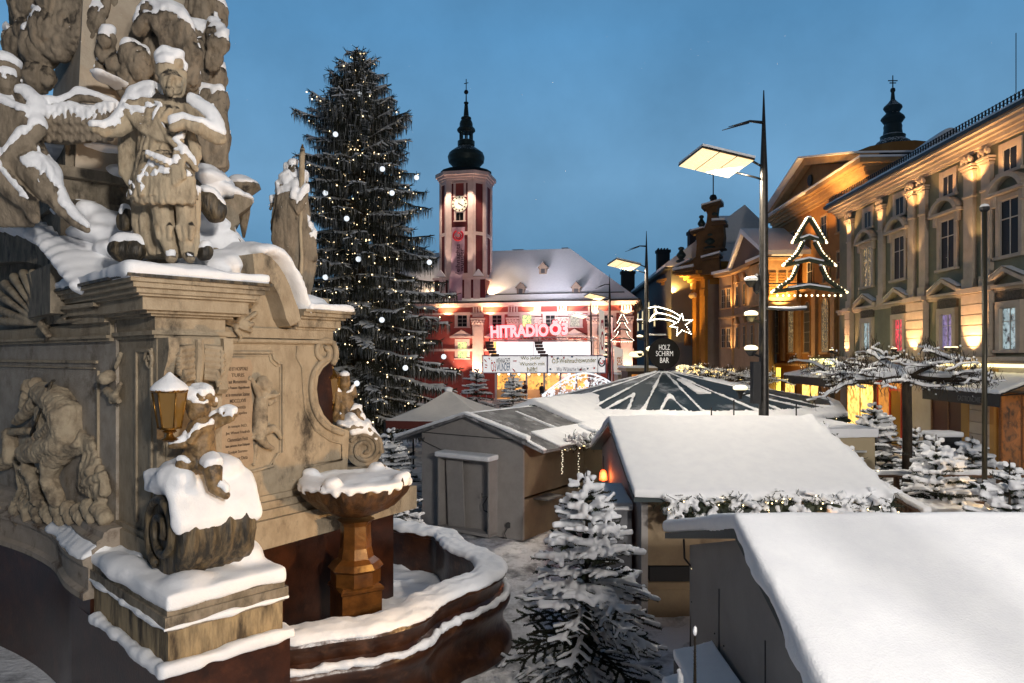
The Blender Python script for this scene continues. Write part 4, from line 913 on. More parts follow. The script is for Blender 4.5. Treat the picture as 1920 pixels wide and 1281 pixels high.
# side box with blue-lit snow, red lantern
o = thing('electric_cabinet', 'small grey cabinet with a thick snow lid between two stalls', 'cabinet', (2.0, 13.7, 0))
b = MB(); b.bx(1.72, 2.3, 13.3, 14.5, 0, 1.85); obj('cabinet_body', b, surf('grey_metal', (.13, .135, .15), rough=.6, bump=.05), o)
b = MB(); slab(b, [(1.66, 13.25, 1.85), (2.32, 13.25, 1.85), (2.32, 14.6, 2.0), (1.66, 14.6, 2.0)], .14); snow(b, o, .035, 3, .01)
o = thing('red_lantern', 'glowing red lantern hanging in the dark gap between stalls', 'lantern', W(1131, 905, 17))
p = W(1131, 890, 17); b = MB(); b.lathe([(.03, -.16), (.10, -.13), (.09, .02), (.06, .1), (.02, .12)], p, 10); obj('lamp_shade', b, glow('red_glow', (1, .09, .01), 4), o, True)
b = MB(); b.tube([p+V((0, 0, .12)), p+V((0, 0, .45))], .008, 5); obj('cord', b, M_iron, o)
light('POINT', p+V((0, -.25, 0)), 9, (1, .2, .05), size=.08)
# --- stall A: grey gabled stall
FA = Fr((-2.6, 20.0), (2.9, -2.0)); wA = 3.5
sa_ = thing('market_stall', 'grey gabled stall with a hatch box on its blank end wall', 'market stall', (-1, 20.5, 0), 0, 'market stalls')
b = MB(FA.M); b.prism([(0, 0), (wA, 0), (wA, 2.62), (wA/2, 3.22), (0, 2.62)], 0, .08); obj('gable_wall', b, M_ply, sa_)
b = MB(FA.M); b.bx(.06, wA-.06, -.012, 0, 2.60, 2.62); obj('panel_seam', b, M_black, sa_)
b = MB(FA.M); b.bx(wA-.08, wA, .08, 3.2, 0, 1.05); b.bx(wA-.08, wA, .08, 3.2, 1.12, 2.62); b.bx(0, .08, .08, 3.2, 0, 2.62); b.bx(0, wA, 3.2, 3.28, 0, 2.62); obj('wall', b, M_plyd, sa_)
b = MB(FA.M); b.bx(wA, wA+.45, .5, 1.3, 1.0, 1.04); obj('shelf', b, M_felt, sa_)
b = MB(FA.M); e = .12
for s_ in (0, 1):
    xo = -.85 if s_ == 0 else wA+.75; z = 2.62-(.2 if s_ else .24)
    b.prism([(wA/2, 3.24), (xo, z), (xo, z-.07), (wA/2, 3.16)], -.22, 3.3)
obj('roof', b, M_felt, sa_)
b = MB(FA.M)
for s_ in (0, 1):
    xo = -.87 if s_ == 0 else wA+.3; z = 2.42 if s_ == 0 else 2.68
    b.prism([(wA/2, 3.22), (wA/2, 3.30), (xo, z+.08), (xo, z-.02)], -.27, -.05)
b.prism([(wA+.3, 2.66), (wA+.3, 2.60), (wA+.8, 2.42), (wA+.8, 2.47)], -.27, -.1)
b.prism([(wA/2+.05, 3.2), (wA/2-.1, 3.26), (-.85, 2.46), (-.85, 2.38)], -.1, 3.3)
b.prism([(wA-.15, 2.8), (wA-.15, 2.72), (wA+.77, 2.4), (wA+.77, 2.47)], .6, 3.3)
b.prism([(wA/2+.2, 3.2), (wA/2+.2, 3.12), (wA+.3, 2.55), (wA+.3, 2.66)], 1.9, 2.0)
snow(b, sa_, .03, 2, .012, (3, 3, 3))
garland('garland with icicle lights on the right eave of the grey gabled stall', FA.w(wA+.6, 1.2, 2.45), FA.w(wA+.9, 3.2, 2.45), .14, 500, 9)
for k, (px, y0, y1) in enumerate(((1054, 845, 888), (1085, 850, 915))):
    p0, p1 = W(px, y0, 18.6), W(px, y1, 18.6); o = thing('icicle_light', ['icicle light cord, the left of two above the fir tip', 'icicle light cord, the right of two above the fir tip'][k], 'light cord', p0, 0, 'icicle light cords'); b = MB(); b.tube([p0, p1], .02, 5); obj('cord', b, M_iron, o)
    b = MB()
    for i in range(14): b.ell(p0.lerp(p1, i/13)+V((R.uniform(-.02, .02), -.02, 0)), .017, 6)
    tag(obj('bulbs', b, glow('pearl_bulb', (1, .85, .6), 1.2), o), kind='stuff')
# hatch box with a leaning panel
FH = Fr(FA.w(.0, -.0, 0), FA.d); s0, _ = FA.sz(822, 900, -.35); s1, _ = FA.sz(918, 900, -.35)
o = thing('hatch_box', 'open plywood box with a snow lid against the grey end wall', 'box', FA.w((s0+s1)/2, -.2, .05))
b = MB(FA.M); b.bx(s0, s0+.04, -.38, 0, .08, 2.0); b.bx(s1-.04, s1, -.38, 0, .08, 2.0); b.bx(s0, s1, -.38, 0, 2.0, 2.04); b.bx(s0, s1, -.38, 0, .04, .12); b.bx(s0+.04, s1-.04, -.05, -.002, .12, 2.0); obj('box_frame', b, M_ply, o)
b = MB(FA.M); slab(b, [(s0-.06, -.46, 2.04), (s1+.05, -.46, 2.04), (s1+.05, 0, 2.06), (s0-.06, 0, 2.06)], .13); snow(b, o, .025, 4, .006)
b = MB(FA.M@Matrix.Translation((s0+.30, -.2, .12))@Matrix.Rotation(-.05, 4, 'Y')); b.bx(-.05, .52, -.02, .02, 0, 1.82); tobj('loose_panel', b, M_ply, 'pale board leaning inside the open plywood box', 'board')
b = MB(); q = FA.w(s1-.32, -.26, 1.05); b.tube([q+V((0, 0, .1)), q, q+V((.16, -.02, .02)), q+V((.03, 0, -.2)), q+V((.05, 0, -.35)), q+V((.2, -.02, -.42))], .014, 6); tobj('cable', b, M_black, 'black cable coiled in the open plywood box', 'cable')
b = MB(); b.tube([FA.w(.02, -.03, 2.45), FA.w(.12, -.06, 2.36), FA.w(.14, -.05, 2.48), FA.w(.05, -.05, 2.38), FA.w(.16, -.02, 2.33), FA.w(s0+.02, -.02, 2.1)], .010, 5); tobj('cable', b, M_black, 'thin cable knotted at the upper left corner of the grey end wall', 'cable')
b = MB(); q = FA.w(wA-.45, -.012, .35); 
b.tube([q, q+V((0, -.02, 0))], .08, 12); b.tube([q+V((-.02, -.05, -.05)), q+V((-.1, -.06, -.2)), q+V((-.05, -.08, -.34))], .012, 5); tobj('cable_hole', b, M_black, 'round cable hole low on the grey end wall', 'opening')
# second roof behind stall A
o = thing('market_stall', 'stall behind the grey gabled one, showing only its thick snow roof', 'market stall', (2, 25, 0), 0, 'market stalls')
FA2 = Fr(FA.w(-.1, 3.5, 0), FA.d); b = MB(FA2.M); b.prism([(0, 0), (wA, 0), (wA, 2.5), (wA/2, 3.2), (0, 2.5)], 0, 3.6); obj('wall', b, M_plyd, o)
b = MB(FA2.M)
for s_ in (0, 1):
    xo = -.8 if s_ == 0 else wA+.8; b.prism([(wA/2, 3.3), (xo, 2.42), (xo, 2.36), (wA/2, 3.2)], -.15, 3.8)
obj('roof', b, M_trim, o)
b = MB(FA2.M)
for s_ in (0, 1):
    xo = -.8 if s_ == 0 else wA+.85; b.prism([(wA/2, 3.5), (xo, 2.56), (xo, 2.40), (wA/2, 3.25)], -.18, 3.85)
b.prism([(wA+.1, 2.86), (wA+.1, 2.7), (wA+1.1, 2.45), (wA+1.1, 2.58)], -.6, 2.2)
snow(b, o, .05, 4, .03)
# --- stall C: nearest roof
scs = thing('market_stall', 'nearest stall with a huge smooth snow roof, bottom right', 'market stall', (4.5, 6, 0), 0, 'market stalls')
b = MB(); b.prismx([(3.6, 0), (8.0, 0), (8.0, 2.62), (6.0, 3.22), (3.6, 2.32)], 2.05, 2.13); obj('gable_wall', b, surf('grey_board', (.235, .225, .215), (.20, .19, .185), scale=1.6, rough=.75, bump=.1), scs)
b = MB()
for y_ in (4.35, 5.6, 6.85): b.bx(2.043, 2.052, y_, y_+.012, 0, 2.5)
for y_ in (4.2, 4.5, 5.45, 5.75, 6.7, 7.0, 7.9):
    for z_ in (.6, 1.3, 2.0): b.ell((2.047, y_, z_), .009, 6)
obj('board_seams', b, M_black, scs)
b = MB(); b.bx(2.13, 7, 7.9, 8.0, 0, 2.6); b.bx(2.13, 7, 3.6, 3.7, 0, 2.3); obj('wall', b, M_plyd, scs)
b = MB(); b.prismx([(3.2, 2.16), (6.0, 3.22), (8.75, 2.50), (8.75, 2.57), (6.0, 3.31), (3.2, 2.25)], 1.93, 7.4); obj('roof', b, M_trim, scs)
b = MB(); slab(b, [(1.90, 3.1, 2.22), (7.5, 3.1, 2.22), (7.5, 6.0, 3.32), (1.90, 6.0, 3.32)], .14); slab(b, [(1.9, 5.96, 3.32), (7.5, 5.96, 3.32), (7.5, 8.82, 2.57), (1.9, 8.82, 2.57)], .14)
for i in range(16):
    t_ = R.random(); b.ell((1.93+R.uniform(-.01, .03), 3.2+2.7*t_, 2.25+1.05*t_), (R.uniform(.03, .07), R.uniform(.08, .4), R.uniform(.04, .09)), 8)
snow(b, scs, .035, 5, .02, (1.1, 1.1, 1.1))
b = MB(); q0 = W(1278, 1015, 8.0); q1 = W(1298, 1065, 7.95); b.tube([q0+V((0, -.1, .05)), q0.lerp(q1, .5)+V((-.04, -.05, -.03)), q1, q1+V((0, 0, -.35)), q1+V((-.02, 0, -.9)), q1+V((0, 0, -1.2))], .012, 6); tobj('cable', b, M_black, 'cable running down the corner of the nearest grey stall', 'cable')
b = MB(); b.ell(q1+V((0, -.03, 0)), .02, 8); tobj('cable_lamp', b, G_bulb, 'tiny lit plug lamp on the corner of the nearest stall', 'small lamp')
o = thing('storage_box', 'low box with blue-shadowed snow beside the nearest stall wall', 'box', (1.7, 6.3, 0))
b = MB(); b.bx(1.62, 2.0, 5.2, 6.95, 0, 1.75); b.bx(1.45, 1.62, 5.2, 6.5, 0, 1.7); obj('box_body', b, surf('dark_box', (.06, .065, .07), rough=.6, bump=.1), o)
b = MB(); slab(b, [(1.58, 5.1, 1.76), (2.0, 5.1, 1.86), (2.0, 6.95, 1.86), (1.62, 7.0, 1.76)], .09); slab(b, [(1.36, 5.1, 1.66), (1.62, 5.1, 1.72), (1.64, 6.6, 1.74), (1.42, 6.6, 1.66)], .08); snow(b, o, .025, 4, .012)
# --- pale cabin right of the bar tent
o = thing('site_cabin', 'pale flat-roofed cabin behind the broad snowy roof', 'cabin', (9.2, 20, 0))
b = MB(); b.bx(8.0, 10.05, 19.2, 22.5, 0, 2.55); obj('wall', b, surf('cream_panel', (.40, .33, .21), rough=.7, bump=.1), o)
b = MB(); b.bx(8.9, 9.55, 19.17, 19.2, .9, 2.1); obj('hatch', b, M_ply, o)
b = MB(); b.bx(8.7, 9.75, 19.05, 19.2, 2.15, 2.2); obj('hatch_rail', b, M_white, o)
b = MB(); b.bx(7.9, 10.15, 19.1, 22.6, 2.55, 2.8); snow(b, o, .05, 4, .02)
# --- terrace deck of planks, right
o = thing('plank_terrace', 'plank terrace with snow-covered rails and tables at right', 'terrace', (11, 15.5, 0))
def rail(p0, p1, z, posts, zt=.07):
    q = MB(); p0 = V((*p0, z)); p1 = V((*p1, z)); d = (p1-p0); L_ = d.length; d.normalize(); s_ = V((-d.y, d.x, 0))*.07
    q.hexa([p0-s_-V((0, 0, zt)), p1-s_-V((0, 0, zt)), p1+s_-V((0, 0, zt)), p0+s_-V((0, 0, zt))], [p0-s_, p1-s_, p1+s_, p0+s_])
    for i in range(posts):
        c = p0.lerp(p1, (i+.5)/posts); q.bx(c.x-.05, c.x+.05, c.y-.05, c.y+.05, 0, z-zt)
    w = MB(); slab(w, [p0-s_*1.3, p1-s_*1.3, p1+s_*1.3, p0+s_*1.3], .11); return q, w
r1, w1 = rail((8.95, 17.3), (12.8, 17.3), 1.85, 3); obj('rail', r1, M_wood, o); snow(w1, o, .035, 2, .02, name='rail_snow')
r1, w1 = rail((8.95, 17.3), (8.15, 13.6), 1.72, 14); obj('rail', r1, M_wood, o); snow(w1, o, .035, 2, .02, name='rail_snow')
b = MB(); b.bx(8.2, 14, 13.4, 17.2, 0, .25); obj('deck', b, M_wood, o)
for (x, y, w, d, z, nm) in ((9.6, 15.2, 1.1, .9, 1.45, 'table covered by a slab of snow by the plank rail'), (11.4, 14.8, 1.6, 1.4, 1.42, 'long table under smooth snow right of the terrace fir'), (11.2, 16.3, 2.2, .7, 1.5, 'narrow bench table under snow at the back of the terrace')):
    t_ = thing('snowy_table', nm, 'table', (x, y, .25), 0, 'tables on the plank terrace')
    b = MB(); b.bx(x-w/2, x+w/2, y-d/2, y+d/2, z-.1, z-.04); obj('tabletop', b, M_wood, t_)
    for sx in (-1, 1):
        for sy in (-1, 1): b = MB(); b.bx(x+sx*(w/2-.1)-.04, x+sx*(w/2-.1)+.04, y+sy*(d/2-.1)-.04, y+sy*(d/2-.1)+.04, .25, z-.1); obj('leg', b, M_wood, t_)
    b = MB(); slab(b, [(x-w/2-.03, y-d/2-.03, z-.04), (x+w/2+.03, y-d/2-.03, z-.04), (x+w/2+.03, y+d/2+.03, z-.04), (x-w/2-.03, y+d/2+.03, z-.04)], .16); snow(b, t_, .04, 3, .02)
# bin with snow, by the pollard
o = thing('waste_bin', 'dark bin with a flat snow cap in front of the cafe passage', 'bin', W(1762, 830, 22)); p = W(1768, 812, 22)
b = MB(); b.bx(p.x-.45, p.x+.4, p.y-.3, p.y+.3, p.z-1.6, p.z-.1); b.bx(p.x-.42, p.x+.37, p.y-.32, p.y-.3, p.z-.35, p.z-.3); obj('bin_body', b, M_iron, o)
b = MB(); b.bx(p.x-.5, p.x+.45, p.y-.35, p.y+.35, p.z-.1, p.z+.06); snow(b, o, .03, 3, .01)
# --- bar tent
bt = thing('bar_tent', 'large dark bar tent with radiating snow-striped roof panels', 'tent', (7.2, 27, 0))
ap = W(1243, 694, 27.0)
rim = [W(1005, 776, 24.6), W(1085, 775, 22.6), W(1200, 788, 21.8), W(1330, 792, 21.4), W(1450, 790, 21.6), W(1590, 778, 23.5), W(1575, 755, 29), W(1450, 742, 32), W(1150, 738, 33), W(1000, 752, 29)]
for r_ in rim: r_.z = 2.75
up_ = [W(1020, 752, 25.6), W(1110, 763, 23.6), W(1215, 767, 22.9), W(1325, 768, 22.6), W(1430, 764, 23), W(1560, 758, 24.8)]
rim2 = [V((ap.x+(p.x-ap.x)*.93, ap.y+(p.y-ap.y)*.93, 2.98)) for p in rim]
M_tent = surf('dark_tent_cloth', (.010, .022, .030), (.02, .034, .042), scale=1.2, rough=.6, bump=.08, c3=(.30, .32, .35), s3=.75)
b = MB(); n = len(rim); b.add([ap]+rim2, [(0, i+1, (i+1)%n+1) for i in range(n)]); obj('roof_cloth', b, M_tent, bt)
b = MB()
for i in range(n): b.add([rim[i], rim[(i+1)%n], rim[(i+1)%n]-V((0, 0, .35)), rim[i]-V((0, 0, .35))], [(0, 1, 2, 3)])
obj('valance', b, M_trim, bt)
for i in range(n): b = MB(); q = rim2[i]*1; b.tube([(q.x, q.y, 0), (q.x, q.y, 2.9)], .05, 6); obj('post', b, M_iron, bt)
b = MB()
for i in range(n):
    j = (i+1)%n; b.hexa([rim[i]-V((0, 0, .05)), rim[j]-V((0, 0, .05)), rim2[j]-V((0, 0, .02)), rim2[i]-V((0, 0, .02))], [rim[i]+V((0, 0, .16)), rim[j]+V((0, 0, .16)), rim2[j]+V((0, 0, .13)), rim2[i]+V((0, 0, .13))])
    nn = 6; b.tube([ap.lerp(rim2[i], (k+.3)/nn)+V((0, 0, .0)) for k in range(nn)]+[rim2[i]], [.05]+[.036+.028*R.random() for _ in range(nn-1)]+[.12], 8)
def stripe(p, q, r): b.tube([p.lerp(q, k/6)+V((0, 0, .01)) for k in range(7)], [r*R.uniform(.6, 1.1) for _ in range(7)], 8)
for i in range(n):
    m_ = rim2[i].lerp(rim2[(i+1)%n], .5); c_ = ap.lerp(m_, .62)
    if i in (1, 2, 4): stripe(c_, rim2[i].lerp(rim2[(i+1)%n], .28), .07); stripe(c_, rim2[i].lerp(rim2[(i+1)%n], .74), .07)
    if i in (3, 5, 6): b.hexa([*(ap.lerp(rim2[i], .25).lerp(ap.lerp(rim2[(i+1)%n], .25), u)-V((0, 0, .02)) for u in (.3, .8)), *(ap.lerp(rim2[i], .6).lerp(ap.lerp(rim2[(i+1)%n], .6), u)-V((0, 0, .02)) for u in (.8, .35))], [*(ap.lerp(rim2[i], .25).lerp(ap.lerp(rim2[(i+1)%n], .25), u)+V((0, 0, .05)) for u in (.3, .8)), *(ap.lerp(rim2[i], .6).lerp(ap.lerp(rim2[(i+1)%n], .6), u)+V((0, 0, .05)) for u in (.8, .35))])
snow(b, bt, .045, 1, .03, (3, 3, 3))
for i, (a_, c_) in enumerate(((0, 1), (1, 2), (2, 3), (3, 4), (4, 5))):
    garland(['garland on the leftmost front edge of the bar tent', 'garland second from left on the bar tent edge', 'garland on the middle front edge of the bar tent', 'garland right of the lamp post on the bar tent edge', 'garland on the rightmost front edge of the bar tent'][i], rim[a_]-V((0, .06, .12)), rim[c_]-V((0, .06, .12)), .13, 420, 40+i, False)
for (px, y0, y1, lb) in ((1334, 764, 800, 'left of three thin rods rising at the tent edge'), (1376, 750, 800, 'tallest of three thin rods rising at the tent edge'), (1493, 757, 790, 'rod right of the lamp post at the tent edge')):
    b = MB(); b.tube([W(px, y0, 21), W(px, y1+60, 21)], .022, 6); tobj('rod', b, M_iron, lb, 'rod', 'rods at the tent edge')
# round sign
sg = thing('round_sign', 'round black sign above the bar tent reading HOLZ SCHIRM BAR', 'sign', (ap.x, ap.y, ap.z)); p = W(1245, 663, 26.9)
b = MB(); b.tube([p+V((0, -.08, 0)), p+V((0, .08, 0))], .60, 40); obj('disc', b, surf('black_sign', (.008, .007, .006), rough=.95, bump=0), sg)
b = MB(); b.tube([ap-V((0, 0, .1)), p], .05, 8); obj('post', b, M_iron, sg)
for s_, dz, w_ in (('HOLZ', .24, .42), ('SCHIRM', .0, .66), ('BAR', -.26, .34)): text(s_, Matrix.Translation(p+V((0, -.085, dz))), glow('sign_letters', (.9, .88, .82), .35, (.8, .8, .78)), w_, .20, .004, -.004, 'lettering', sg)
# white pyramid tent
pt = thing('pyramid_tent', 'white pyramid tent dusted with snow left of the grey stall', 'tent', (W(840, 730, 26).x, 26, 0))
ap2 = W(841, 731, 26.2); cs = [W(722, 792, 24.2), W(930, 790, 23.5), W(950, 765, 29), W(775, 765, 29.5)]
for c_ in cs: c_.z = 2.55
b = MB()
for i in range(4):
    a_, c_ = cs[i], cs[(i+1) % 4]; N_ = 8
    def pt_(u, v): q = ap2.lerp(a_.lerp(c_, u), v); q.z -= .22*math.sin(math.pi*v)*(.5+.5*math.sin(math.pi*u)); return q
    vs = [pt_(j/N_, k/N_) for k in range(N_+1) for j in range(N_+1)]; b.add(vs, [(k*(N_+1)+j, (k+1)*(N_+1)+j, (k+1)*(N_+1)+j+1, k*(N_+1)+j+1) for k in range(N_) for j in range(N_)])
obj('canopy', b, surf('snowy_canvas', (.62, .60, .57), (.54, .52, .50), scale=1.5, rough=.8, bump=.3, bscale=20), pt, True, 25)
b = MB()
for i in range(4): b.add([cs[i], cs[(i+1) % 4], cs[(i+1) % 4]-V((0, 0, .28)), cs[i]-V((0, 0, .28))], [(0, 1, 2, 3)])
obj('valance', b, surf('dark_red_cloth', (.10, .02, .015), rough=.8), pt)
for i in range(4): b = MB(); b.tube([(cs[i].x, cs[i].y, 0), (cs[i].x, cs[i].y, 2.5)], .04, 6); obj('post', b, M_iron, pt)
b = MB(); b.ell(ap2+V((0, 0, .0)), (.16, .16, .12)); snow(b, pt, .03, 2, 0)

# ================= GIANT CHRISTMAS TREE =================
rt = random.Random(5); Y0 = 35.0; kx = Y0/F; tx = (672-960)*kx
xt = thing('christmas_tree', 'towering spruce hung with warm lights and glowing snowballs', 'christmas tree', (tx, Y0, 0))
ztop = H+(HY-92)*kx
tr = MB(); tr.tube([(tx, Y0, 0), (tx, Y0, 12), (tx+.05, Y0, ztop)], [.32, .2, .02], 10); 
prof = [(92, 8), (120, 22), (160, 46), (200, 55), (250, 94), (300, 100), (350, 110), (420, 124), (500, 146), (600, 166), (700, 180), (790, 188)]
def halfw(z):
    py = HY-(z-H)/kx
    for (a, wa), (c_, wc) in zip(prof, prof[1:]):
        if a <= py <= c_: return (wa+(wc-wa)*(py-a)/(c_-a))*kx
    return (8 if py < 100 else 196)*kx
ned = MB(); sn = MB(); lights = MB(); br = MB(); frost = MB()
z = 1.0; nb = 0
def tri(m_, p, q, w): m_.v += [p-w, p+w, q+w*.25, q-w*.25]; i = len(m_.v); m_.f.append((i-4, i-3, i-2, i-1))
while z < ztop-.15:
    hw = halfw(z); cnt = int(8 if hw > 1 else 6); a0 = rt.uniform(0, 6.28)
    for k in range(cnt):
        a = a0+k*2*math.pi/cnt+rt.uniform(-.3, .3); L_ = hw*rt.choice((.6, .8, .95, 1.0, 1.08, 1.2))*rt.uniform(.92, 1.06); u = V((math.cos(a), math.sin(a), 0)); zb = z+rt.uniform(-.2, .2)
        lift = rt.uniform(-.02, .16) if z < 15 else rt.uniform(.3, .8)
        pts = []; m = max(4, int(L_/.3))
        for i in range(m+1):
            t = i/m; pts.append(V((tx, Y0, zb))+u*L_*t+V((0, 0, lift*L_*t-.20*L_*t*t*1.1+(.10*L_*max(0, t-.75)*3))))
        br.tube(pts, [.045*(1-.75*i/m)+.008 for i in range(m+1)], 4)
        snowy = rt.random() < .78; side = V((-u.y, u.x, 0)); nb += 1
        if snowy: i0 = max(1, int(m*.3)); sn.tube([p+V((0, 0, .035)) for p in pts[i0:]], [rt.uniform(.04, .08) for _ in pts[i0:]], 5)
        nt_ = int(L_/.16)+2
        for i in range(nt_):
            t = .18+.82*i/nt_; f = t*m; j = min(int(f), m-1); p = pts[j].lerp(pts[j+1], f-j)
            for s_ in (-1, 1):
                l2 = (.25+.55*(1-t)*min(1, L_/2.5)+.15)*rt.uniform(.6, 1.1)*min(1, .35+L_/2); d = (u*.75+side*s_*rt.uniform(.6, 1.1)+V((0, 0, rt.uniform(-.5, -.05)))).normalized()
                q = p+d*l2; tri(ned, p, q, V((0, 0, .028))); tri(ned, p, q, side*.035)
                if snowy and rt.random() < .5: sn.tube([p+V((0, 0, .03)), p.lerp(q, .55)+V((0, 0, .035)), q+V((0, 0, .02))], [.034, .04, .02], 5)
                nh = int(l2/.075)+1
                for h_ in range(nh):
                    c_ = p.lerp(q, (h_+rt.random())/nh); hl = rt.uniform(.15, .55)*min(1, .4+L_/2.5); e = c_+V((rt.uniform(-.05, .05), rt.uniform(-.05, .05), -hl)); an = rt.uniform(0, 3.14); tri(frost if rt.random() < .26 else ned, c_, e, V((math.cos(an), math.sin(an), 0))*rt.uniform(.012, .022))
        for i in range(3):
            e = pts[-1]; d = (u+V((rt.gauss(0, .5), rt.gauss(0, .5), rt.uniform(.0, .8)))).normalized(); tri(ned, e, e+d*.28, V((0, 0, .03))); tri(ned, e, e+d*.28, side*.03)
        for i in range(int(L_*2.2)+1):
            if rt.random() < .7:
                t = rt.random(); f = t*m; j = min(int(f), m-1); c_ = pts[j].lerp(pts[j+1], f-j)+V((rt.gauss(0, .12), rt.gauss(0, .12), rt.uniform(-.15, .07))); lights.ell(c_, rt.uniform(.018, .036), 5)
    z += .40 if z < 14 else .32
obj('trunk', tr, M_bark, xt, True); obj('branches', br, M_bark, xt)
obj('needle_curtains', ned, surf('spruce_needles', (.014, .018, .010), (.045, .045, .026), scale=2, rough=.7, bump=0), xt)
obj('branch_snow', sn, surf('branch_snow', (.74, .76, .79), rough=.7, bump=0), xt, True)
obj('frosted_twigs', frost, surf('frost', (.34, .35, .35), rough=.8, bump=0), xt)
tag(obj('fairy_lights', lights, glow('tree_bulb', (1, .76, .42), 5), xt), kind='stuff')
for i, (px, py) in enumerate([(674, 176), (629, 252), (717, 317), (781, 333), (610, 362), (735, 362), (672, 486), (805, 492), (650, 410), (832, 669), (669, 719), (716, 600), (610, 520), (760, 690)]):
    Yb = Y0-halfw(H+(HY-py)*kx)*math.sqrt(max(0.05, 1-min(.95, abs(px-672)*kx/halfw(H+(HY-py)*kx))**2))*.9; p = W(px, py, Yb)
    wh = ['near the top of the spruce', 'at the upper left of the spruce', 'right of the trunk at mid height of the spruce', 'near the right outline of the spruce', 'left of the trunk next to the saint statue', 'beside the trunk, right, at mid height', 'below the middle of the spruce on the trunk line', 'at the far right bough by the clock tower', 'small one just left of the trunk', 'on the lowest right bough before the stage', 'low on the spruce beside the cherub lantern', 'low, right of the trunk line', 'at left above the cornice', 'low at right over the pyramid tent'][i]
    o = thing('light_ball', 'glowing white snowball light '+wh, 'light ball', p, 0, 'snowball lights in the spruce'); b = MB(); b.ell(p, .125, 14); obj('globe', b, surf('tmp', (1, 1, 1)) if 0 else (bpy.data.materials.get('globe_light') or glow('globe_light', (.85, .93, 1), 1.0)), o, True)
    b = MB(); b.tube([p+V((0, 0, .15)), p+V((0, 0, .32))], .012, 4); obj('wire', b, M_iron, o)
# ================= FACADE HELPERS =================
M_sash = surf('painted_sash', (.45, .42, .38), rough=.5, bump=0)
def window(par, fr, x0, x1, z0, z1, nx=2, rows=(.62,), surround=.14, ms=None, pane=None, off=0, arch=False, sill=True, proud=.08, name='window'):
    """surround with sill (part), sash bars and pane as sub-parts; x along the frame"""
    b = MB(fr.M); y = off; w = surround
    if not arch:
        if w: b.bx(x0-w, x0, y-proud, y, z0, z1+w); b.bx(x1, x1+w, y-proud, y, z0, z1+w); b.bx(x0, x1, y-proud, y, z1, z1+w)
    else:
        cx = (x0+x1)/2; r = (x1-x0)/2; zc = z1-r; P = [(cx+(r+w)*math.cos(a*math.pi/10), zc+(r+w)*math.sin(a*math.pi/10)) for a in range(11)]; Q = [(cx+r*math.cos(a*math.pi/10), zc+r*math.sin(a*math.pi/10)) for a in range(10, -1, -1)]
        if w:
            for i in range(10): b.prism([P[i], P[i+1], Q[9-i], Q[10-i]], y-proud, y)
            b.bx(x0-w, x0, y-proud, y, z0, zc); b.bx(x1, x1+w, y-proud, y, z0, zc)
    if sill: b.bx(x0-w-.06, x1+w+.06, y-proud-.08, y, z0-.12, z0)
    o = obj(name, b, ms or M_sash, par)
    b = MB(fr.M)
    if arch:
        cx = (x0+x1)/2; r = (x1-x0)/2; zc = z1-r; b.prism([(x0, z0), (x1, z0)]+[(cx+r*math.cos(a*math.pi/10), zc+r*math.sin(a*math.pi/10)) for a in range(11)], y-.02, y-.004)
    else: b.bx(x0, x1, y-.02, y-.004, z0, z1)
    obj('pane', b, pane or M_glass, o)
    b = MB(fr.M); t = max(.03, (x1-x0)*.035); h = z1-z0
    b.bx(x0, x0+t, y-.05, y-.022, z0, z1-(h*.1 if arch else 0)); b.bx(x1-t, x1, y-.05, y-.022, z0, z1-(h*.1 if arch else 0)); b.bx(x0+t, x1-t, y-.05, y-.022, z0, z0+t)
    if not arch: b.bx(x0+t, x1-t, y-.05, y-.022, z1-t, z1)
    for i in range(1, nx): c = x0+(x1-x0)*i/nx; b.bx(c-t/2, c+t/2, y-.048, y-.021, z0+t, z1-t)
    for q in rows: c = z0+h*q; b.bx(x0+t, x1-t, y-.052, y-.023, c-t/2, c+t/2)
    obj('sash', b, M_sash, o)
    return o
def wpx(par, fr, px0, px1, y0, y1, **k):
    cx = (px0+px1)/2; a, za = fr.sz(px0, y0); c, zc = fr.sz(px1, y1); m, zt = fr.sz(cx, y0); _, zb = fr.sz(cx, y1)
    return window(par, fr, min(a, c), max(a, c), zb, zt, **k)
# ================= TOWN HALL =================
FT = Fr((12.9-.978*34, 74+.208*34), (.978, -.208)); xR = 34.0
th = thing('town_hall', 'red baroque town hall with pale pilasters and snow-covered hipped roof', 'town hall', FT.w(17, 3, 0), 0)
M_red = surf('red_render', (.33, .075, .06), (.27, .055, .048), scale=.8, rough=.85, bump=.1)
M_pil = surf('pale_render', (.62, .50, .46), (.54, .42, .38), scale=2, rough=.8, bump=.15)
zE = 10.9
b = MB(FT.M); b.bx(0, xR, 0, 14, 0, zE-.5); obj('wall', b, M_red, th)
b = MB(FT.M)
for z0, z1, o_ in ((zE-.62, zE-.5, .2), (zE-.5, zE-.28, .5), (zE-.28, zE-.1, .8), (8.55+.9, 9.65+.02, .15)): b.bx(-.3, xR+min(o_, .6), -o_, 0, z0, z1) if z0 < zE-.65 else b.bx(-.3, xR+o_*.7, -o_, 14+o_*.5, z0, z1)
obj('cornice', b, M_pil, th)
b = MB(FT.M); b.bx(-.3, xR+.1, -.12, 0, 5.35, 5.5); b.bx(-.3, xR+.1, -.2, 0, 5.5, 5.62); obj('string_course', b, M_pil, th)
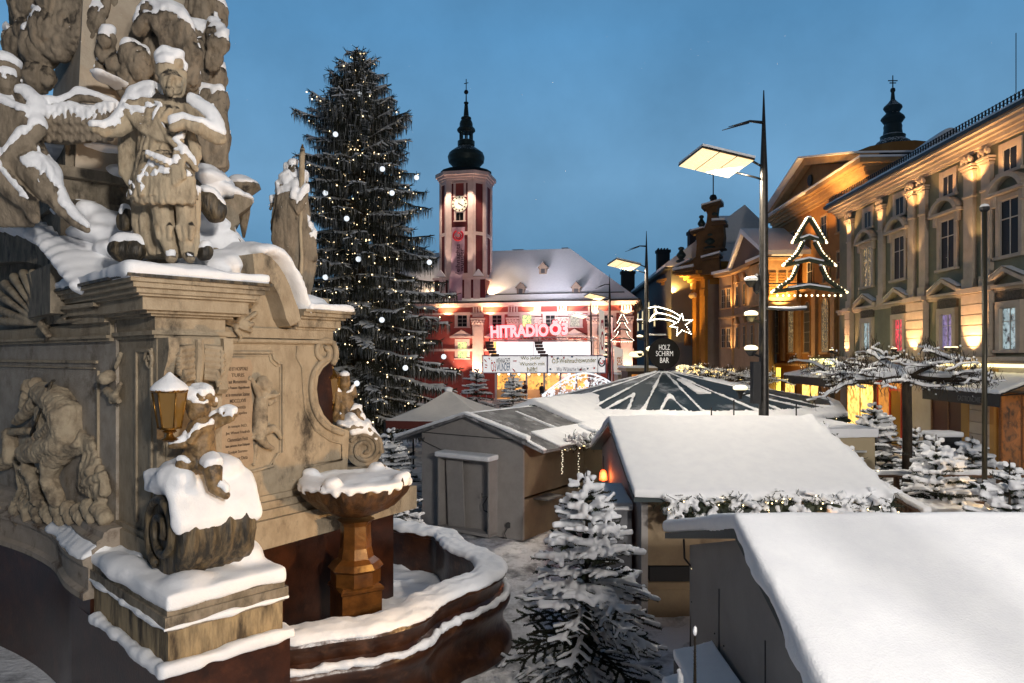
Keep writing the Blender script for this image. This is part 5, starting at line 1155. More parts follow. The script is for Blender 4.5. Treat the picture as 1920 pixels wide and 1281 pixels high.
for px in (897, 963, 1008, 1055, 1113, 1175):
    c, _ = FT.sz(px, 600); w = .62 if px != 1008 else .4
    b = MB(FT.M); b.bx(c-w, c+w, -.3, 0, 2.2, 8.3); b.bx(c-w-.1, c+w+.1, -.36, 0, 2.0, 2.5); b.bx(c-w+.12, c+w-.12, -.33, -.29, 2.8, 8.1)
    for k in range(3): b.bx(c-w-.06-.06*k, c+w+.06+.06*k, -.34-.06*k, 0, 8.3+.28*k, 8.5+.28*k)
    for k in range(7): b.ell(FT.M.inverted()@FT.w(c-w+.1+k*(2*w-.2)/6, -.4, 8.55+.22*(k % 2)), (.12, .1, .16), 6)
    b.bx(c-w, c+w, -.25, 0, 9.2, 9.5)
    for k in range(4): b.bx(c-w+.06+k*w*.5, c-w+.2+k*w*.5, -.34, -.1, 9.67, zE-.62)
    obj('pilaster', b, M_pil, th, False)
P_lit = litglass('lit_pane_green', (.9, .95, .35), 1.4, 2.5, (.1, .3, .12)); P_litw = litglass('lit_pane_warm', (1, .55, .15), 2.2, 2.5, (.5, .2, .05)); P_lace = litglass('lit_pane_lace', (.8, .75, .6), .9, 6, (.05, .05, .05))
for px, pn in ((867, None), (932, None), (988, P_lit), (1032, None), (1078, P_lace), (1141, None)):
    o = wpx(th, FT, px-9, px+9, 591, 613, nx=2, rows=(.33, .66), ms=M_pil, pane=pn, surround=.32)
for px, pn in ((867, P_lit), (932, P_litw), (988, P_litw), (1078, P_litw), (1141, None)):
    o = wpx(th, FT, px-9, px+9, 641, 672, nx=2, rows=(.62,), ms=M_pil, pane=pn, surround=.3)
    c, _ = FT.sz(px, 641); b = MB(FT.M); b.prism([(c-1.25, 7.05), (c+1.25, 7.05), (c, 7.75)], -.45, 0); b.bx(c-1.35, c+1.35, -.5, 0, 6.85, 7.04); obj('window_pediment', b, M_pil, th)
# roof
b = MB(FT.M); x0, x1, y0, y1, zr = -.6, xR+.7, -.9, 15, 17.6; z0 = zE-.08
hip = [(x0, y0, z0), (x1, y0, z0), (x1, y1, z0), (x0, y1, z0)]; xr1 = FT.sz(1068, 466, 6.5)[0]
b.add([(x0, y0, z0), (x1, y0, z0), (x1, y1, z0), (x0, y1, z0), (x0+5, 7, zr), (xr1, 7, zr)], [(0, 1, 5, 4), (1, 2, 5), (2, 3, 4, 5), (3, 0, 4), (0, 3, 2, 1)])
obj('roof', b, M_snow, th)
b = MB(FT.M); b.bx(x0-.05, x1+.05, y0-.12, y0-.02, z0-.12, z0+.06); b.bx(x1+.02, x1+.12, y0, y1, z0-.12, z0+.06); obj('gutter', b, M_iron, th)
b = MB(FT.M); b.bx(16, x1-1.6, .0, .05, 11.62, 11.72)
for k in range(12): b.bx(16.5+k*1.5, 16.55+k*1.5, .0, .06, 11.4, 11.6)
b.bx(xr1-7, xr1-5.6, 6.8, 6.9, 17.6, 17.68); b.bx(xr1-1, xr1-.2, 6.8, 6.9, 17.6, 17.7); obj('snow_guard', b, M_iron, th)
for (px, py) in ((1018, 508), (976, 546), (1080, 546)):
    yo = 3.0 if py < 520 else .05; c, z = FT.sz(px, py+6, yo); b = MB(FT.M); b.bx(c-.42, c+.42, yo, yo+1.6, z-.1, z+.75); b.prism([(c-.6, z+.72), (c+.6, z+.72), (c, z+1.35)], yo-.12, yo+2.2); dm = obj('dormer', b, surf('dormer_board', (.16, .12, .09), rough=.8), th)
    b = MB(FT.M); b.bx(c-.22, c+.22, yo-.03, yo, z+.1, z+.6); obj('dormer_opening', b, M_black, dm)
    b = MB(FT.M); b.add([(c-.66, yo-.1, z+.78), (c, yo-.1, z+1.45), (c, yo+2.2, z+1.45), (c-.66, yo+2.2, z+.78), (c+.66, yo-.1, z+.78), (c+.66, yo+2.2, z+.78)], [(0, 1, 2, 3), (1, 4, 5, 2)]); obj('dormer_snow', b, M_snow, dm)
# tower
tc_, _ = FT.sz(866, 450, .6); tcw = FT.w(tc_, 2.9, 0); TM = FT.M@Matrix.Translation((tc_, 2.4, 0))
def octo(h, f): return [(-f, -h), (f, -h), (h, -f), (h, f), (f, h), (-f, h), (-h, f), (-h, -f)]
b = MB(TM); b.bx(-2.95, 2.95, -2.75, 2.9, 10.6, 13.5); b.prismz(octo(2.62, 1.5), 13.5, 25.0); tw = obj('tower', b, surf('maroon_render', (.13, .022, .028), (.10, .017, .022), scale=.8, rough=.85, bump=.1), th)
M_pink = surf('pale_tower_render', (.66, .54, .52), (.58, .46, .44), scale=1.5, rough=.8, bump=.1)
b = MB(TM)
b.bx(-3.1, 3.1, -2.95, 3.1, 13.35, 13.6); b.bx(-3.05, 3.05, -2.9, 3.0, 10.5, 10.9)
for x in (-2.0, -.95, .95, 2.0): b.bx(x-.38, x+.38, -2.85, -2.7, 10.9, 13.35)
obj('tower_base_cornice', b, M_pink, tw)
def facep(bb, p, q, u0, u1, d, z0, z1):
    p = V((*p, 0)); q = V((*q, 0)); dr = (q-p).normalized(); nn = V((dr.y, -dr.x, 0)); a = p+dr*u0; c = p+dr*u1
    bb.hexa([a+V((0, 0, z0))+nn*d, c+V((0, 0, z0))+nn*d, c+V((0, 0, z0)), a+V((0, 0, z0))], [a+V((0, 0, z1))+nn*d, c+V((0, 0, z1))+nn*d, c+V((0, 0, z1)), a+V((0, 0, z1))])
oc = octo(2.62, 1.5)
for i in range(8):
    p, q = oc[i], oc[(i+1) % 8]; Lf = math.dist(p, q); b = MB(TM); w = .55 if Lf > 2 else .3
    facep(b, p, q, -.03, w, .14, 13.6, 24.6); facep(b, p, q, Lf-w, Lf+.03, .14, 13.6, 24.6); facep(b, p, q, w, Lf-w, .10, 18.4, 18.75); facep(b, p, q, w, Lf-w, .10, 13.6, 14.1)
    facep(b, p, q, w, Lf-w, .08, 24.2, 24.6); obj('tower_pilaster', b, M_pink, tw)
b = MB(TM); b.prismz(octo(2.8, 1.6), 24.6, 24.85); b.prismz(octo(2.95, 1.7), 24.85, 25.1); b.prismz(octo(3.15, 1.8), 25.1, 25.5); obj('tower_cornice', b, M_pink, tw)
for x in (-1,): 
    b = MB(TM)
    for s_ in (-1, 1): b.prism([(s_*2.2-.6, 13.75), (s_*2.2+.6, 13.75), (s_*2.2, 14.5)], -2.95, -2.5)
    obj('tower_snow', b, M_snow, tw)
FTt = Fr(TM@V((-1.5, -2.62, 0)), FT.d[:2]); fz = lambda px, py: FTt.sz(px, py)
o = window(tw, FTt, 1.0, 2.0, 22.75, 24.3, nx=1, rows=(), ms=M_pink, surround=.22, pane=M_red)
o = window(tw, FTt, 1.05, 1.95, 20.0, 20.9, nx=2, rows=(), ms=M_pink, surround=.2)
ck = FTt.w(1.5, -.02, 21.85); CM = FT.M.to_3x3().to_4x4(); CM.translation = ck
b = MB(CM); b.tube([(0, -.02, 0), (0, -.16, 0)], .88, 32); cl_ = obj('clock_face', b, glow('clock_cream', (1, .9, .65), .35, (.75, .7, .55)), tw)
b = MB(CM)
b.tube([(0, -.165, 0), (0, -.18, 0)], .60, 28)
inner_disc = obj('clock_disc', b, glow('clock_disc', (1, .92, .75), .5, (.8, .78, .7)), cl_)
b = MB(CM)
for k in range(12):
    a = k*math.pi/6; u = V((math.sin(a), 0, math.cos(a))); s_ = V((u.z, 0, -u.x))*.055; p = u*.64; q = u*.84; b.hexa([p-s_+V((0, -.185, 0)), p+s_+V((0, -.185, 0)), p+s_+V((0, -.16, 0)), p-s_+V((0, -.16, 0))], [q-s_+V((0, -.185, 0)), q+s_+V((0, -.185, 0)), q+s_+V((0, -.16, 0)), q-s_+V((0, -.16, 0))])
obj('clock_numerals', b, M_black, cl_)
b = MB(CM)
for a, l_, w in ((118, .74, .045), (128, .5, .06)):
    a = math.radians(a); u = V((math.sin(a), 0, math.cos(a))); s_ = V((u.z, 0, -u.x))*w; o3 = V((0, -.2, 0)); p = -u*.18; q = u*l_; b.hexa([p-s_+o3, p+s_+o3, p+s_-o3*.0+V((0, -.185, 0)), p-s_+V((0, -.185, 0))], [q-s_*.3+o3, q+s_*.3+o3, q+s_*.3+V((0, -.185, 0)), q-s_*.3+V((0, -.185, 0))])
obj('clock_hands', b, M_black, cl_)
M_cop = surf('dark_copper', (.030, .055, .050), (.015, .025, .024), scale=3, rough=.45, metal=.3, bump=.1, snowy=.18)
tz = TM@V((0, 0, 0)); kz = lambda y: H+(HY-y)*78.6/F
def oz(lst): return [(hw/3.765*.0605, kz(120+y/3.765)) for hw, y in lst]
b = MB(); b.lathe(oz([(185, 742), (150, 735), (100, 728), (92, 705), (104, 690), (128, 665), (134, 630), (122, 600), (96, 580), (70, 562), (56, 552), (62, 545), (62, 515), (50, 508)]), (tz.x, tz.y, 0), 16, .2); obj('onion_dome', b, M_cop, tw, True, 30)
b = MB(); 
for k in range(8):
    a = .2+k*math.pi/4; r = 44/3.765*.0605; b.tube([(tz.x+r*math.cos(a), tz.y+r*math.sin(a), kz(120+512/3.765)), (tz.x+r*math.cos(a), tz.y+r*math.sin(a), kz(120+450/3.765))], .09, 6)
obj('belfry_posts', b, M_cop, tw)
b = MB(); b.lathe(oz([(50, 455), (66, 440), (66, 428), (48, 408), (48, 385), (40, 365), (30, 360), (38, 352), (36, 342), (20, 335), (12, 245), (17, 240), (17, 232), (5, 226), (4, 180)]), (tz.x, tz.y, 0), 12, .2); obj('lantern_spire', b, M_cop, tw, True, 30)
b = MB(); b.ell((tz.x, tz.y, kz(162)), .27, 10); b.tube([(tz.x, tz.y, kz(170)), (tz.x, tz.y, kz(137))], .05, 6); b.tube([(tz.x-.25, tz.y, kz(146)), (tz.x+.25, tz.y, kz(144))], .05, 6); obj('finial', b, M_iron, tw)
# banner on the tower
Bn = FTt; M_ban = surf('lilac_banner', (.50, .36, .44), (.42, .28, .36), scale=1, rough=.6, bump=.1)
ba = thing('banner', 'tall pale vertical banner with round emblem hanging down the tower face', 'banner', FTt.w(1.4, -.3, 10.9)); b = MB(FTt.M)
vs = []; nn_ = 24
for i in range(nn_+1):
    z = 19.2-8.2*i/nn_
    for j in range(7): u = j/6; vs.append((.72+1.5*u-(.25*i/nn_), -.28-(.5 if z < 13.9 else .12)-.07*math.sin(i*.8+j)+.05*math.sin(j*1.7), z))
b.add(vs, [(i*7+j, i*7+j+1, (i+1)*7+j+1, (i+1)*7+j) for i in range(nn_) for j in range(6)]); obj('cloth', b, M_ban, ba, True)
M_ink2 = surf('banner_ink', (.06, .02, .04), rough=.7, bump=0); M_redink = surf('red_ink', (.45, .01, .03), rough=.6, bump=0)
ring = MB(FTt.M); c_ = (1.45, 18.25)
ring.tube([(c_[0]+.55*math.cos(a), -.52, c_[1]+.55*math.sin(a)) for a in [math.radians(110+k*16) for k in range(20)]], .10, 6); ring.tube([(c_[0]+.3*math.cos(a), -.52, c_[1]+.3*math.sin(a)) for a in [math.radians(100-k*18) for k in range(16)]], .07, 6); obj('emblem', ring, M_redink, ba)
rotM = lambda fr, x, y, z, a: fr.M@Matrix.Translation((x, y, z))@Matrix.Rotation(a, 4, 'Y')
text('Ö3-Weihnachts', rotM(FTt, 1.35, -.53, 14.6, -math.pi/2), M_ink2, 5.4, .62, .01, .01, 'lettering', ba)
text('wunder', rotM(FTt, 1.85, -.54, 15.5, -math.pi/2), M_ink2, 2.6, .5, .01, .01, 'lettering', ba)
text('19.-24.12.', rotM(FTt, 1.0, -.92, 11.9, 0), M_ink2, .9, .18, .01, .01, 'lettering', ba); text('ST. PÖLTEN', rotM(FTt, 1.0, -.92, 11.6, 0), M_ink2, .9, .16, .01, .01, 'lettering', ba)

# ================= STAGE IN FRONT =================
FS = Fr((-2.9, 61.5), (1, -.01)); st_ = thing('radio_stage', 'bright glass radio studio with white screens in front of the town hall', 'stage', FS.w(6, 1, 0))
fs = lambda px, py: FS.sz(px, py)
def pb(bb, px0, px1, y0, y1, d0, d1): a, zt = fs(px0, y0); c, zb = fs(px1, y1); bb.bx(a, c, d0, d1, zb, zt); return bb
b = pb(MB(FS.M), 931, 1107, 641, 667, 0, .3); obj('screen', b, glow('white_screen', (1, .97, .98), 1.15), st_)
b = MB(FS.M)
for px in (1000, 1052, 1080): pb(b, px, px+.8, 641, 667, -.03, -.005)
obj('screen_seam', b, surf('grey_seam', (.4, .4, .4)), st_)
G_board = glow('white_board', (1, .98, .98), .62, (.7, .7, .7))
b = pb(MB(FS.M), 907, 1024, 668, 698, -.9, -.6); bd1 = obj('board', b, G_board, st_)
b = pb(MB(FS.M), 1027, 1132, 668, 698, -.9, -.6); bd2 = obj('board', b, G_board, st_)
b = MB(FS.M); pb(b, 905, 1134, 666, 668.2, -.95, 0); pb(b, 905, 1134, 698, 700, -.95, 0); pb(b, 1024.2, 1026.8, 668, 698, -.95, -.62); pb(b, 905, 907, 668, 698, -.95, -.6); pb(b, 1132, 1134, 668, 698, -.95, -.6); obj('board_frame', b, surf('lilac_frame', (.3, .26, .38), rough=.4), st_)
def tx_(s_, px0, px1, y0, y1, m_, par, a=0, dd=-.915, sh=0): c, z = fs((px0+px1)/2, (y0+y1)/2); e, z1_ = fs(px1, y0); f, z0_ = fs(px0, y1); text(s_, rotM(FS, c, dd, z, a), m_, abs(e-f), abs(z1_-z0_)*1.1, .01, .014, 'lettering', par, shear=sh)
I_red = surf('ink_red', (.7, .02, .02), rough=.5, bump=0); I_blue = surf('ink_blue', (.01, .12, .28), rough=.5, bump=0); I_blk = surf('ink_black', (.02, .02, .03), rough=.5, bump=0); I_olv = surf('ink_olive', (.35, .32, .06), rough=.5, bump=0)
tx_('Ö3', 921, 930, 675, 696, I_red, bd1, -.1); tx_('WEIHNACHTS', 931, 957, 672, 681, I_blk, bd1, -.04, sh=.2); tx_('WUNDER', 932, 957, 682, 695, I_blue, bd1, -.08, sh=.2)
tx_('Wo jeder', 976, 1014, 668.6, 676, I_olv, bd1, -.02); tx_('Wunsch mit', 974, 1021, 679, 685, I_olv, bd1, -.02); tx_('hilft!', 988, 1007, 688, 696.5, I_olv, bd1)
b = MB(FS.M)
for (p, q) in (((909, 674), (913, 679)), ((910, 684), (915, 685)), ((910, 689), (914, 689)), ((962, 677), (969, 677)), ((961, 691), (966, 697)), ((917, 671), (919, 674))): s0_, z0_ = fs(*p); s1_, z1_ = fs(*q); b.tube([(s0_, -.92, z0_), (s1_, -.92, z1_)], .05, 5)
obj('ray_marks', b, I_red, bd1)
tx_('Ö3-Weihnachtswunder', 1034, 1116, 670, 680, I_olv, bd2, -.03); tx_('Wo Wünsche helfen', 1042, 1096, 688, 696, surf('ink_grey', (.45, .45, .5)), bd2)
def star(bb, c, r, M_=None, rin=.45, y0=-.93, y1=-.9, a0=0): bb.prism([(c[0]+(r if k % 2 == 0 else r*rin)*math.sin(a0+k*math.pi/5), c[1]+(r if k % 2 == 0 else r*rin)*math.cos(a0+k*math.pi/5)) for k in range(10)], y0, y1)
for px, py, m_ in ((1034, 669, I_red), (1045, 672, I_blue), (1056, 671, I_red), (1071, 669, I_blue), (1031, 692, I_blue), (1087, 693, I_red), (1100, 691, I_blue), (1112, 690, I_red)):
    b = MB(FS.M); star(b, fs(px, py), .14, a0=px); obj('star_mark', b, m_, bd2)
c_ = fs(1126, 679); b = MB(FS.M); b.tube([(c_[0]+.26*math.cos(a), -.93, c_[1]+.36*math.sin(a)) for a in [math.radians(100+k*16) for k in range(19)]], .06, 6); obj('emblem', b, I_blk, bd2)
b = MB(FS.M); b.tube([(c_[0]+.13*math.cos(a), -.93, c_[1]+.02+.18*math.sin(a)) for a in [math.radians(60-k*18) for k in range(14)]], .05, 6); obj('emblem', b, I_red, bd2)
# truss, scaffold tower, posts
M_tr = surf('steel_truss', (.45, .40, .42), rough=.35, metal=.6, bump=0)
b = MB(FS.M)
for y_ in (-.5, .1):
    a, z = fs(917, 634); c, _ = fs(1118, 634)
    for dz in (0, .3): b.tube([(a, y_, z+dz-.2), (c, y_, z+dz-.25)], .035, 5)
    for k in range(30): x = a+(c-a)*k/30; b.tube([(x, y_, z-.2+.3*(k % 2)), (x+(c-a)/30, y_, z-.2+.3*((k+1) % 2))], .02, 4)
obj('truss', b, M_tr, st_)
b = MB(FS.M)
for px in (1113, 1126):
    for d in (0, .9): x, _ = fs(px, 700); b.tube([(x, d, .3), (x, d, 6.6)], .04, 5)
for k in range(7):
    x0_, _ = fs(1113, 700); x1_, _ = fs(1126, 700); b.tube([(x0_, 0, 1+k*.9), (x1_, 0, 1+k*.9)], .03, 5)
    if k < 6: b.tube([(x0_, 0, 1+k*.9), (x1_, 0, 1.9+k*.9)], .02, 5)
obj('scaffold', b, M_tr, st_)
b = MB(FS.M)
for px in (930, 958, 987, 1020, 1050, 1080, 1108): x, _ = fs(px, 700); b.bx(x-.09, x+.09, -.6, -.45, .3, 3.4)
b.bx(fs(925, 700)[0], fs(1130, 700)[0], -1.6, 3, 0, .9); obj('studio_frame', b, surf('white_posts', (.7, .62, .62), rough=.4), st_)
b = MB(FS.M); b.bx(fs(931, 700)[0], fs(1107, 700)[0], 2.6, 2.7, .9, 3.4); obj('studio_interior', b, litglass('studio_interior', (1, .42, .08), 1.7, 1.6, (.12, .10, .03)), st_)
b = MB(FS.M); b.bx(fs(931, 700)[0], fs(1107, 700)[0], 1.2, 1.5, 1.0, 1.8); obj('desk', b, surf('studio_desk', (.6, .4, .2)), st_)
b = MB(FS.M)
for k in range(9): x = fs(935+k*19, 700)[0]; b.ell((x, .6, 3.2), .1, 6)
tag(obj('spot_lamps', b, glow('studio_spot', (1, .85, .8), 6), st_), kind='stuff')
# big letters
le = thing('letter_sign', 'huge glowing red-rimmed letters HITRADIO Ö3 above the stage', 'sign', FS.w(fs(990, 633)[0], -.3, fs(990, 633)[1]))
G_let = glow('letter_front', (1, .70, .74), .95, (.6, .5, .5)); G_rim = glow('letter_rim', (1, .01, .03), 1.3, (.4, .02, .02))
for s_, px0, px1, y0, y1 in (('HITRADIO', 920, 1028, 609, 633), ('Ö3', 1030, 1064, 601, 629)):
    c, z = fs((px0+px1)/2, (y0+y1)/2); e, zt = fs(px1, y0); f, zb_ = fs(px0, y1); s_ = s_.title() if 0 else s_
    text(s_, rotM(FS, c, -.42, z, -.035), G_let, e-f, zt-zb_, .12, .045, 'letters', le); text(s_, rotM(FS, c, -.25, z, -.035), G_rim, (e-f)*1.02, (zt-zb_)*1.09, .12, .085, 'letter_rims', le)
for (px, lb) in ((919, 'hanging black speaker array at the left end of the stage'), (1009, 'hanging black speaker array in the middle before the white screen')):
    x, z = fs(px, 641); o = thing('speaker_array', lb, 'speakers', FS.w(x, -1.2, z), 0, 'speaker arrays over the stage')
    for k in range(5): b = MB(FS.M); zz = z-.27*k; xx = x+.03*k*k; b.hexa([(xx-.33, -1.5, zz-.25), (xx+.33, -1.5, zz-.23), (xx+.33, -1.0, zz-.23), (xx-.33, -1.0, zz-.25)], [(xx-.36, -1.5, zz), (xx+.36, -1.5, zz), (xx+.36, -1.0, zz), (xx-.36, -1.0, zz)]); obj('speaker_cabinet', b, surf('speaker_maroon', (.06, .015, .02), rough=.5) if k == 0 else bpy.data.materials['speaker_maroon'], o)
    b = MB(FS.M); b.tube([(x, -1.2, z), (x, -.5, z+.3)], .03, 5); obj('hanger', b, M_iron, o)
# light arch
ar = thing('light_arch', 'white lit arch bridge of snowflake lattice before the stage', 'light arch', W(1090, 745, 50))
Gw = glow('arch_white', (.85, .92, 1), .85); Y_ = 50
b = MB(); A_ = [W(1018+i*7.4, 748-48*math.sin(math.pi*(i*.85+1)/20), Y_) for i in range(20)]; B_ = [p-V((0, 0, .28 if 4 < i < 15 else .2)) for i, p in enumerate(A_)]
b.tube(A_, .06, 6); b.tube(B_[2:18], .03, 6)
A2 = [W(1060+i*4, 752-22*math.sin(math.pi*i/17), Y_) for i in range(18)]; b.tube(A2, .06, 6); obj('arch_tube', b, Gw, ar)
b = MB()
for k in range(150):
    u = R.random()*18; i = int(u); top = A_[i].lerp(A_[i+1], u-i); p = V((top.x, Y_, R.uniform(1.9, max(2, top.z-.1)))); r = R.uniform(.06, .16)
    for j in range(3): a = R.random()*3; dv = V((math.cos(a), 0, math.sin(a)))*r; b.tube([p-dv, p+dv], .022, 3)
tag(obj('snowflake_lattice', b, Gw, ar), kind='stuff')
# banners on poles right of the stage
def flag(label, px0, px1, y0, y1, Y, txt, lean, m_, tcol):
    o = thing('beach_flag', label, 'flag', W((px0+px1)/2, 760, Y), 0, 'flags beside the stage'); 
    Fq = Fr((W(px0, 668, Y).x, Y), (1, 0)); a, zt = Fq.sz(px0, y0); c, zb_ = Fq.sz(px1, y1); b = MB(Fq.M)
    vs = [(0+lean*(1-i/10)+.04*math.sin(i), .03*math.sin(i*1.3), zb_+(zt-zb_)*i/10) for i in range(11)]+[((c-a)+lean*(1-i/10)*.8, .05*math.sin(i*1.1), zb_+(zt-zb_)*i/10-(.3 if i == 10 else 0)) for i in range(11)]
    b.add(vs, [(i, i+11, i+12, i+1) for i in range(10)]); obj('cloth', b, m_, o)
    b = MB(Fq.M); b.tube([(-.05, 0, 0), (-.05, 0, zt)], .03, 5); obj('pole', b, M_iron, o)
    text(txt, rotM(Fq, (c-a)/2+lean*.5, -.08, zb_+(zt-zb_)*.42, -math.pi/2), tcol, (zt-zb_)*.66, (c-a)*.6, .01, .01, 'lettering', o)
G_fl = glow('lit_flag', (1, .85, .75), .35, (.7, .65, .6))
flag('tall narrow flag with round emblem right beside the scaffold', 1122, 1133, 577, 665, 60, 'Ö3', .1, G_fl, M_redink)
flag('swaying white flag lettered with orange writing below the tree figure', 1150, 1168, 648, 730, 58, 'Ö3-WUNDER', .1, G_fl, surf('ink_orange', (.6, .22, .03)))
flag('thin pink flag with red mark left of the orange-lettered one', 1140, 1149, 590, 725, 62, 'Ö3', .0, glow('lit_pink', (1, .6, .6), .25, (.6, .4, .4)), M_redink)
b = MB(); p = W(1180, 712, 56); b.bx(p.x-.95, p.x+.85, 56, 58, 1.5, 3.3); kb = thing('sales_kiosk', 'beige kiosk box with black lettering right of the flags', 'kiosk', (p.x, 57, 0)); obj('kiosk_body', b, surf('beige_box', (.45, .36, .28), rough=.7), kb); b = MB(); b.bx(p.x-.8, p.x+.7, 56.1, 57.9, 0, 1.5); obj('kiosk_base', b, M_plyd, kb)
text('ander', Matrix.Translation((p.x-.1, 55.98, 2.25)), M_black, 1.25, .42, .01, .015, 'lettering', kb)
b = MB(); slab(b, [(p.x-1, 55.9, 3.3), (p.x+.9, 55.9, 3.3), (p.x+.9, 58.1, 3.3), (p.x-1, 58.1, 3.3)], .14); snow(b, kb, .06, 2, .02)
# two people in the studio
def person(label, x, y, h, mats, seed, sit=False):
    o = thing('person', label, 'person', (x, y, .9), 0); r = random.Random(seed); b = MB(); s = h/1.75; Zb_ = .9
    q = lambda dx, dy, dz: (x+dx*s, y+dy*s, Zb_+dz*s)
    for sd in (-1, 1): b.tube([q(.10*sd, 0, .05), q(.10*sd, .02, .48), q(.09*sd, 0, .88)], [.05*s, .06*s, .085*s], 8); b.ell(q(.10*sd, -.05, .04), (.05*s, .11*s, .04*s), 8)
    for sd in (-1, 1): b.tube([q(.19*sd, 0, 1.40), q(.25*sd, -.03, 1.14), q(.20*sd, -.2, 1.0)], [.055*s, .045*s, .032*s], 8); b.ell(q(.19*sd, -.24, .98), (.035*s, .05*s, .03*s), 6)
    b.tube([q(0, 0, .85), q(0, 0, 1.05), q(0, 0, 1.3), q(0, 0, 1.44)], [.16*s, .15*s, .19*s, .12*s], 10); b.tube([q(0, 0, 1.4), q(0, 0, 1.55)], .05*s, 8); b.ell(q(0, -.01, 1.62), (.085*s, .10*s, .12*s), 10)
    me = fuse(b, .025, 2); link('body', me, mats[0], o, True)
    b = MB(); b.ell(q(0, .02, 1.66), (.105*s, .12*s, .12*s), 10); obj('hood', b, mats[1], o, True)
    b = MB(); b.tube([q(0, .01, .72), q(0, .01, .95), q(0, 0, 1.3), q(0, 0, 1.45)], [.22*s, .20*s, .22*s, .13*s], 10); obj('coat', b, mats[2], o, True)
dk = surf('dark_coat', (.05, .01, .012), rough=.8); sk = surf('skin_warm', (.35, .2, .14), rough=.6)
person('person in a dark red hooded coat standing left of the studio desk', W(984, 668, 60).x, 60, 1.75, (sk, dk, dk), 1)
person('person in a black jacket bending at the studio railing', W(1016, 668, 59.8).x, 59.8, 1.6, (sk, M_black, M_black), 2)
# railing of stage left
rg = thing('railing', 'pink-lit barrier railing left of the stage', 'railing', W(895, 745, 58)); b = MB()
for k in range(3): b.tube([W(862, 738+k*9, 58), W(925, 738+k*9, 58)], .03, 5)
for k in range(6): p = W(864+k*12, 738, 58); b.tube([(p.x, 58, .1), p], .035, 5)
obj('rails', b, M_tr, rg)

# ================= STREET BUILDINGS, RIGHT =================
def street(X0, Ya, Yb): return Fr((X0+.0538*Yb, Yb), (-.0538, -1)), Yb-Ya   # local x = distance from the far end toward the camera
GX = 18.0; FG, LG = street(GX, 22, 43)
gr = thing('green_house', 'grey-green stucco house with pale paired pilasters and lit cornice', 'house', FG.w(8, 4, 0))
M_gr = surf('grey_green_stucco', (.20, .20, .14), (.16, .16, .115), scale=1.2, rough=.85, bump=.15); M_gt = surf('beige_trim', (.50, .42, .34), (.42, .35, .28), scale=2, rough=.8, bump=.2)
M_gw = surf('grey_white_render', (.38, .36, .34), (.32, .30, .28), scale=1, rough=.8, bump=.1)
b = MB(FG.M); b.bx(0, LG, 0, 11, 4.75, 13.7); obj('wall', b, M_gr, gr)
b = MB(FG.M); b.bx(0, LG, .05, 11, 0, 4.5); obj('ground_floor_wall', b, M_gw, gr)
b = MB(FG.M); b.bx(-.1, LG, -.25, 11, 4.5, 4.62); b.bx(-.15, LG, -.4, 11, 4.62, 4.78); obj('shop_cornice', b, M_gt, gr)
b = MB(FG.M); zb_ = 7.62
b.bx(-.1, LG, -.10, 0, zb_-.28, zb_-.14); b.bx(-.12, LG, -.18, 0, zb_-.14, zb_); obj('string_course', b, M_gt, gr)
b = MB(FG.M); ze = 14.15
for z0, z1, o_ in ((13.35, 13.45, .12), (13.45, 13.6, .22), (13.62, 13.75, .35), (13.75, 13.9, .55), (13.9, 14.05, .7)): b.bx(-o_*.6, LG, -o_, 11.3, z0, z1)
obj('eaves_cornice', b, M_gt, gr)
b = MB(FG.M); b.bx(-.5, LG, -.8, -.68, 14.0, 14.16); obj('gutter', b, M_iron, gr)
b = MB(FG.M); b.prismx([(-.75, 14.06), (5.6, 16.6), (12, 14.06)], -.5, LG); obj('roof', b, M_iron, gr)
b = MB(FG.M); b.prismx([(-.72, 14.1), (-.72, 14.3), (5.6, 17.0), (12, 14.3), (12, 14.1)], -.45, LG)
s_, z_ = FG.sz(1780, 237, 3.5); b.hexa([(s_-6, .6, 14.6), (s_+.7, .6, 14.6), (s_+.7, 6, 15), (s_-6, 6, 15)], [(s_-.6, 3.3, z_-.1), (s_, 3.3, z_-.1), (s_, 3.7, z_), (s_-.6, 3.7, z_)])
link('roof_snow', fuse(b, .12, 1, .03, (1, 1, 1)), M_snow, gr, True)
b = MB(FG.M); s_, z_ = FG.sz(1905, 190, 2.5); b.prism([(s_-2.6, z_-2.3), (s_+3, z_-2.3), (s_, z_)], 2.5, 6); obj('roof_gable', b, surf('dark_slate', (.05, .045, .045), rough=.8), gr)
b = MB(FG.M); b.tube([(s_, 2.5, z_), (s_, 2.5, z_+3)], .02, 4); obj('lightning_rod', b, M_iron, gr)
b = MB(FG.M)
for d in (.0, .14): b.bx(-.3, LG, -.62, -.60, 14.42+d, 14.45+d)
for k in range(int(LG/.22)): x = k*.22; b.bx(x, x+.03, -.64, -.58, 14.25, 14.6)
obj('snow_guard', b, M_iron, gr)
def bays(px): return FG.sz(px, 500)[0]
P_red = litglass('lit_pane_red', (1, .08, .12), .9, 3, (.01, .01, .012)); P_cool = litglass('lit_pane_cool', (.6, .8, .85), .6, 3, (.01, .012, .015)); P_purple = litglass('lit_pane_purple', (.5, .4, .8), .45, 2.5, (.02, .0, .05)); P_specks = litglass('lit_pane_specks', (.04, .035, .03), .8, 5, (.9, .6, .25))
win = [(1628, None), (1688, None), (1779, None), (1896, None)]
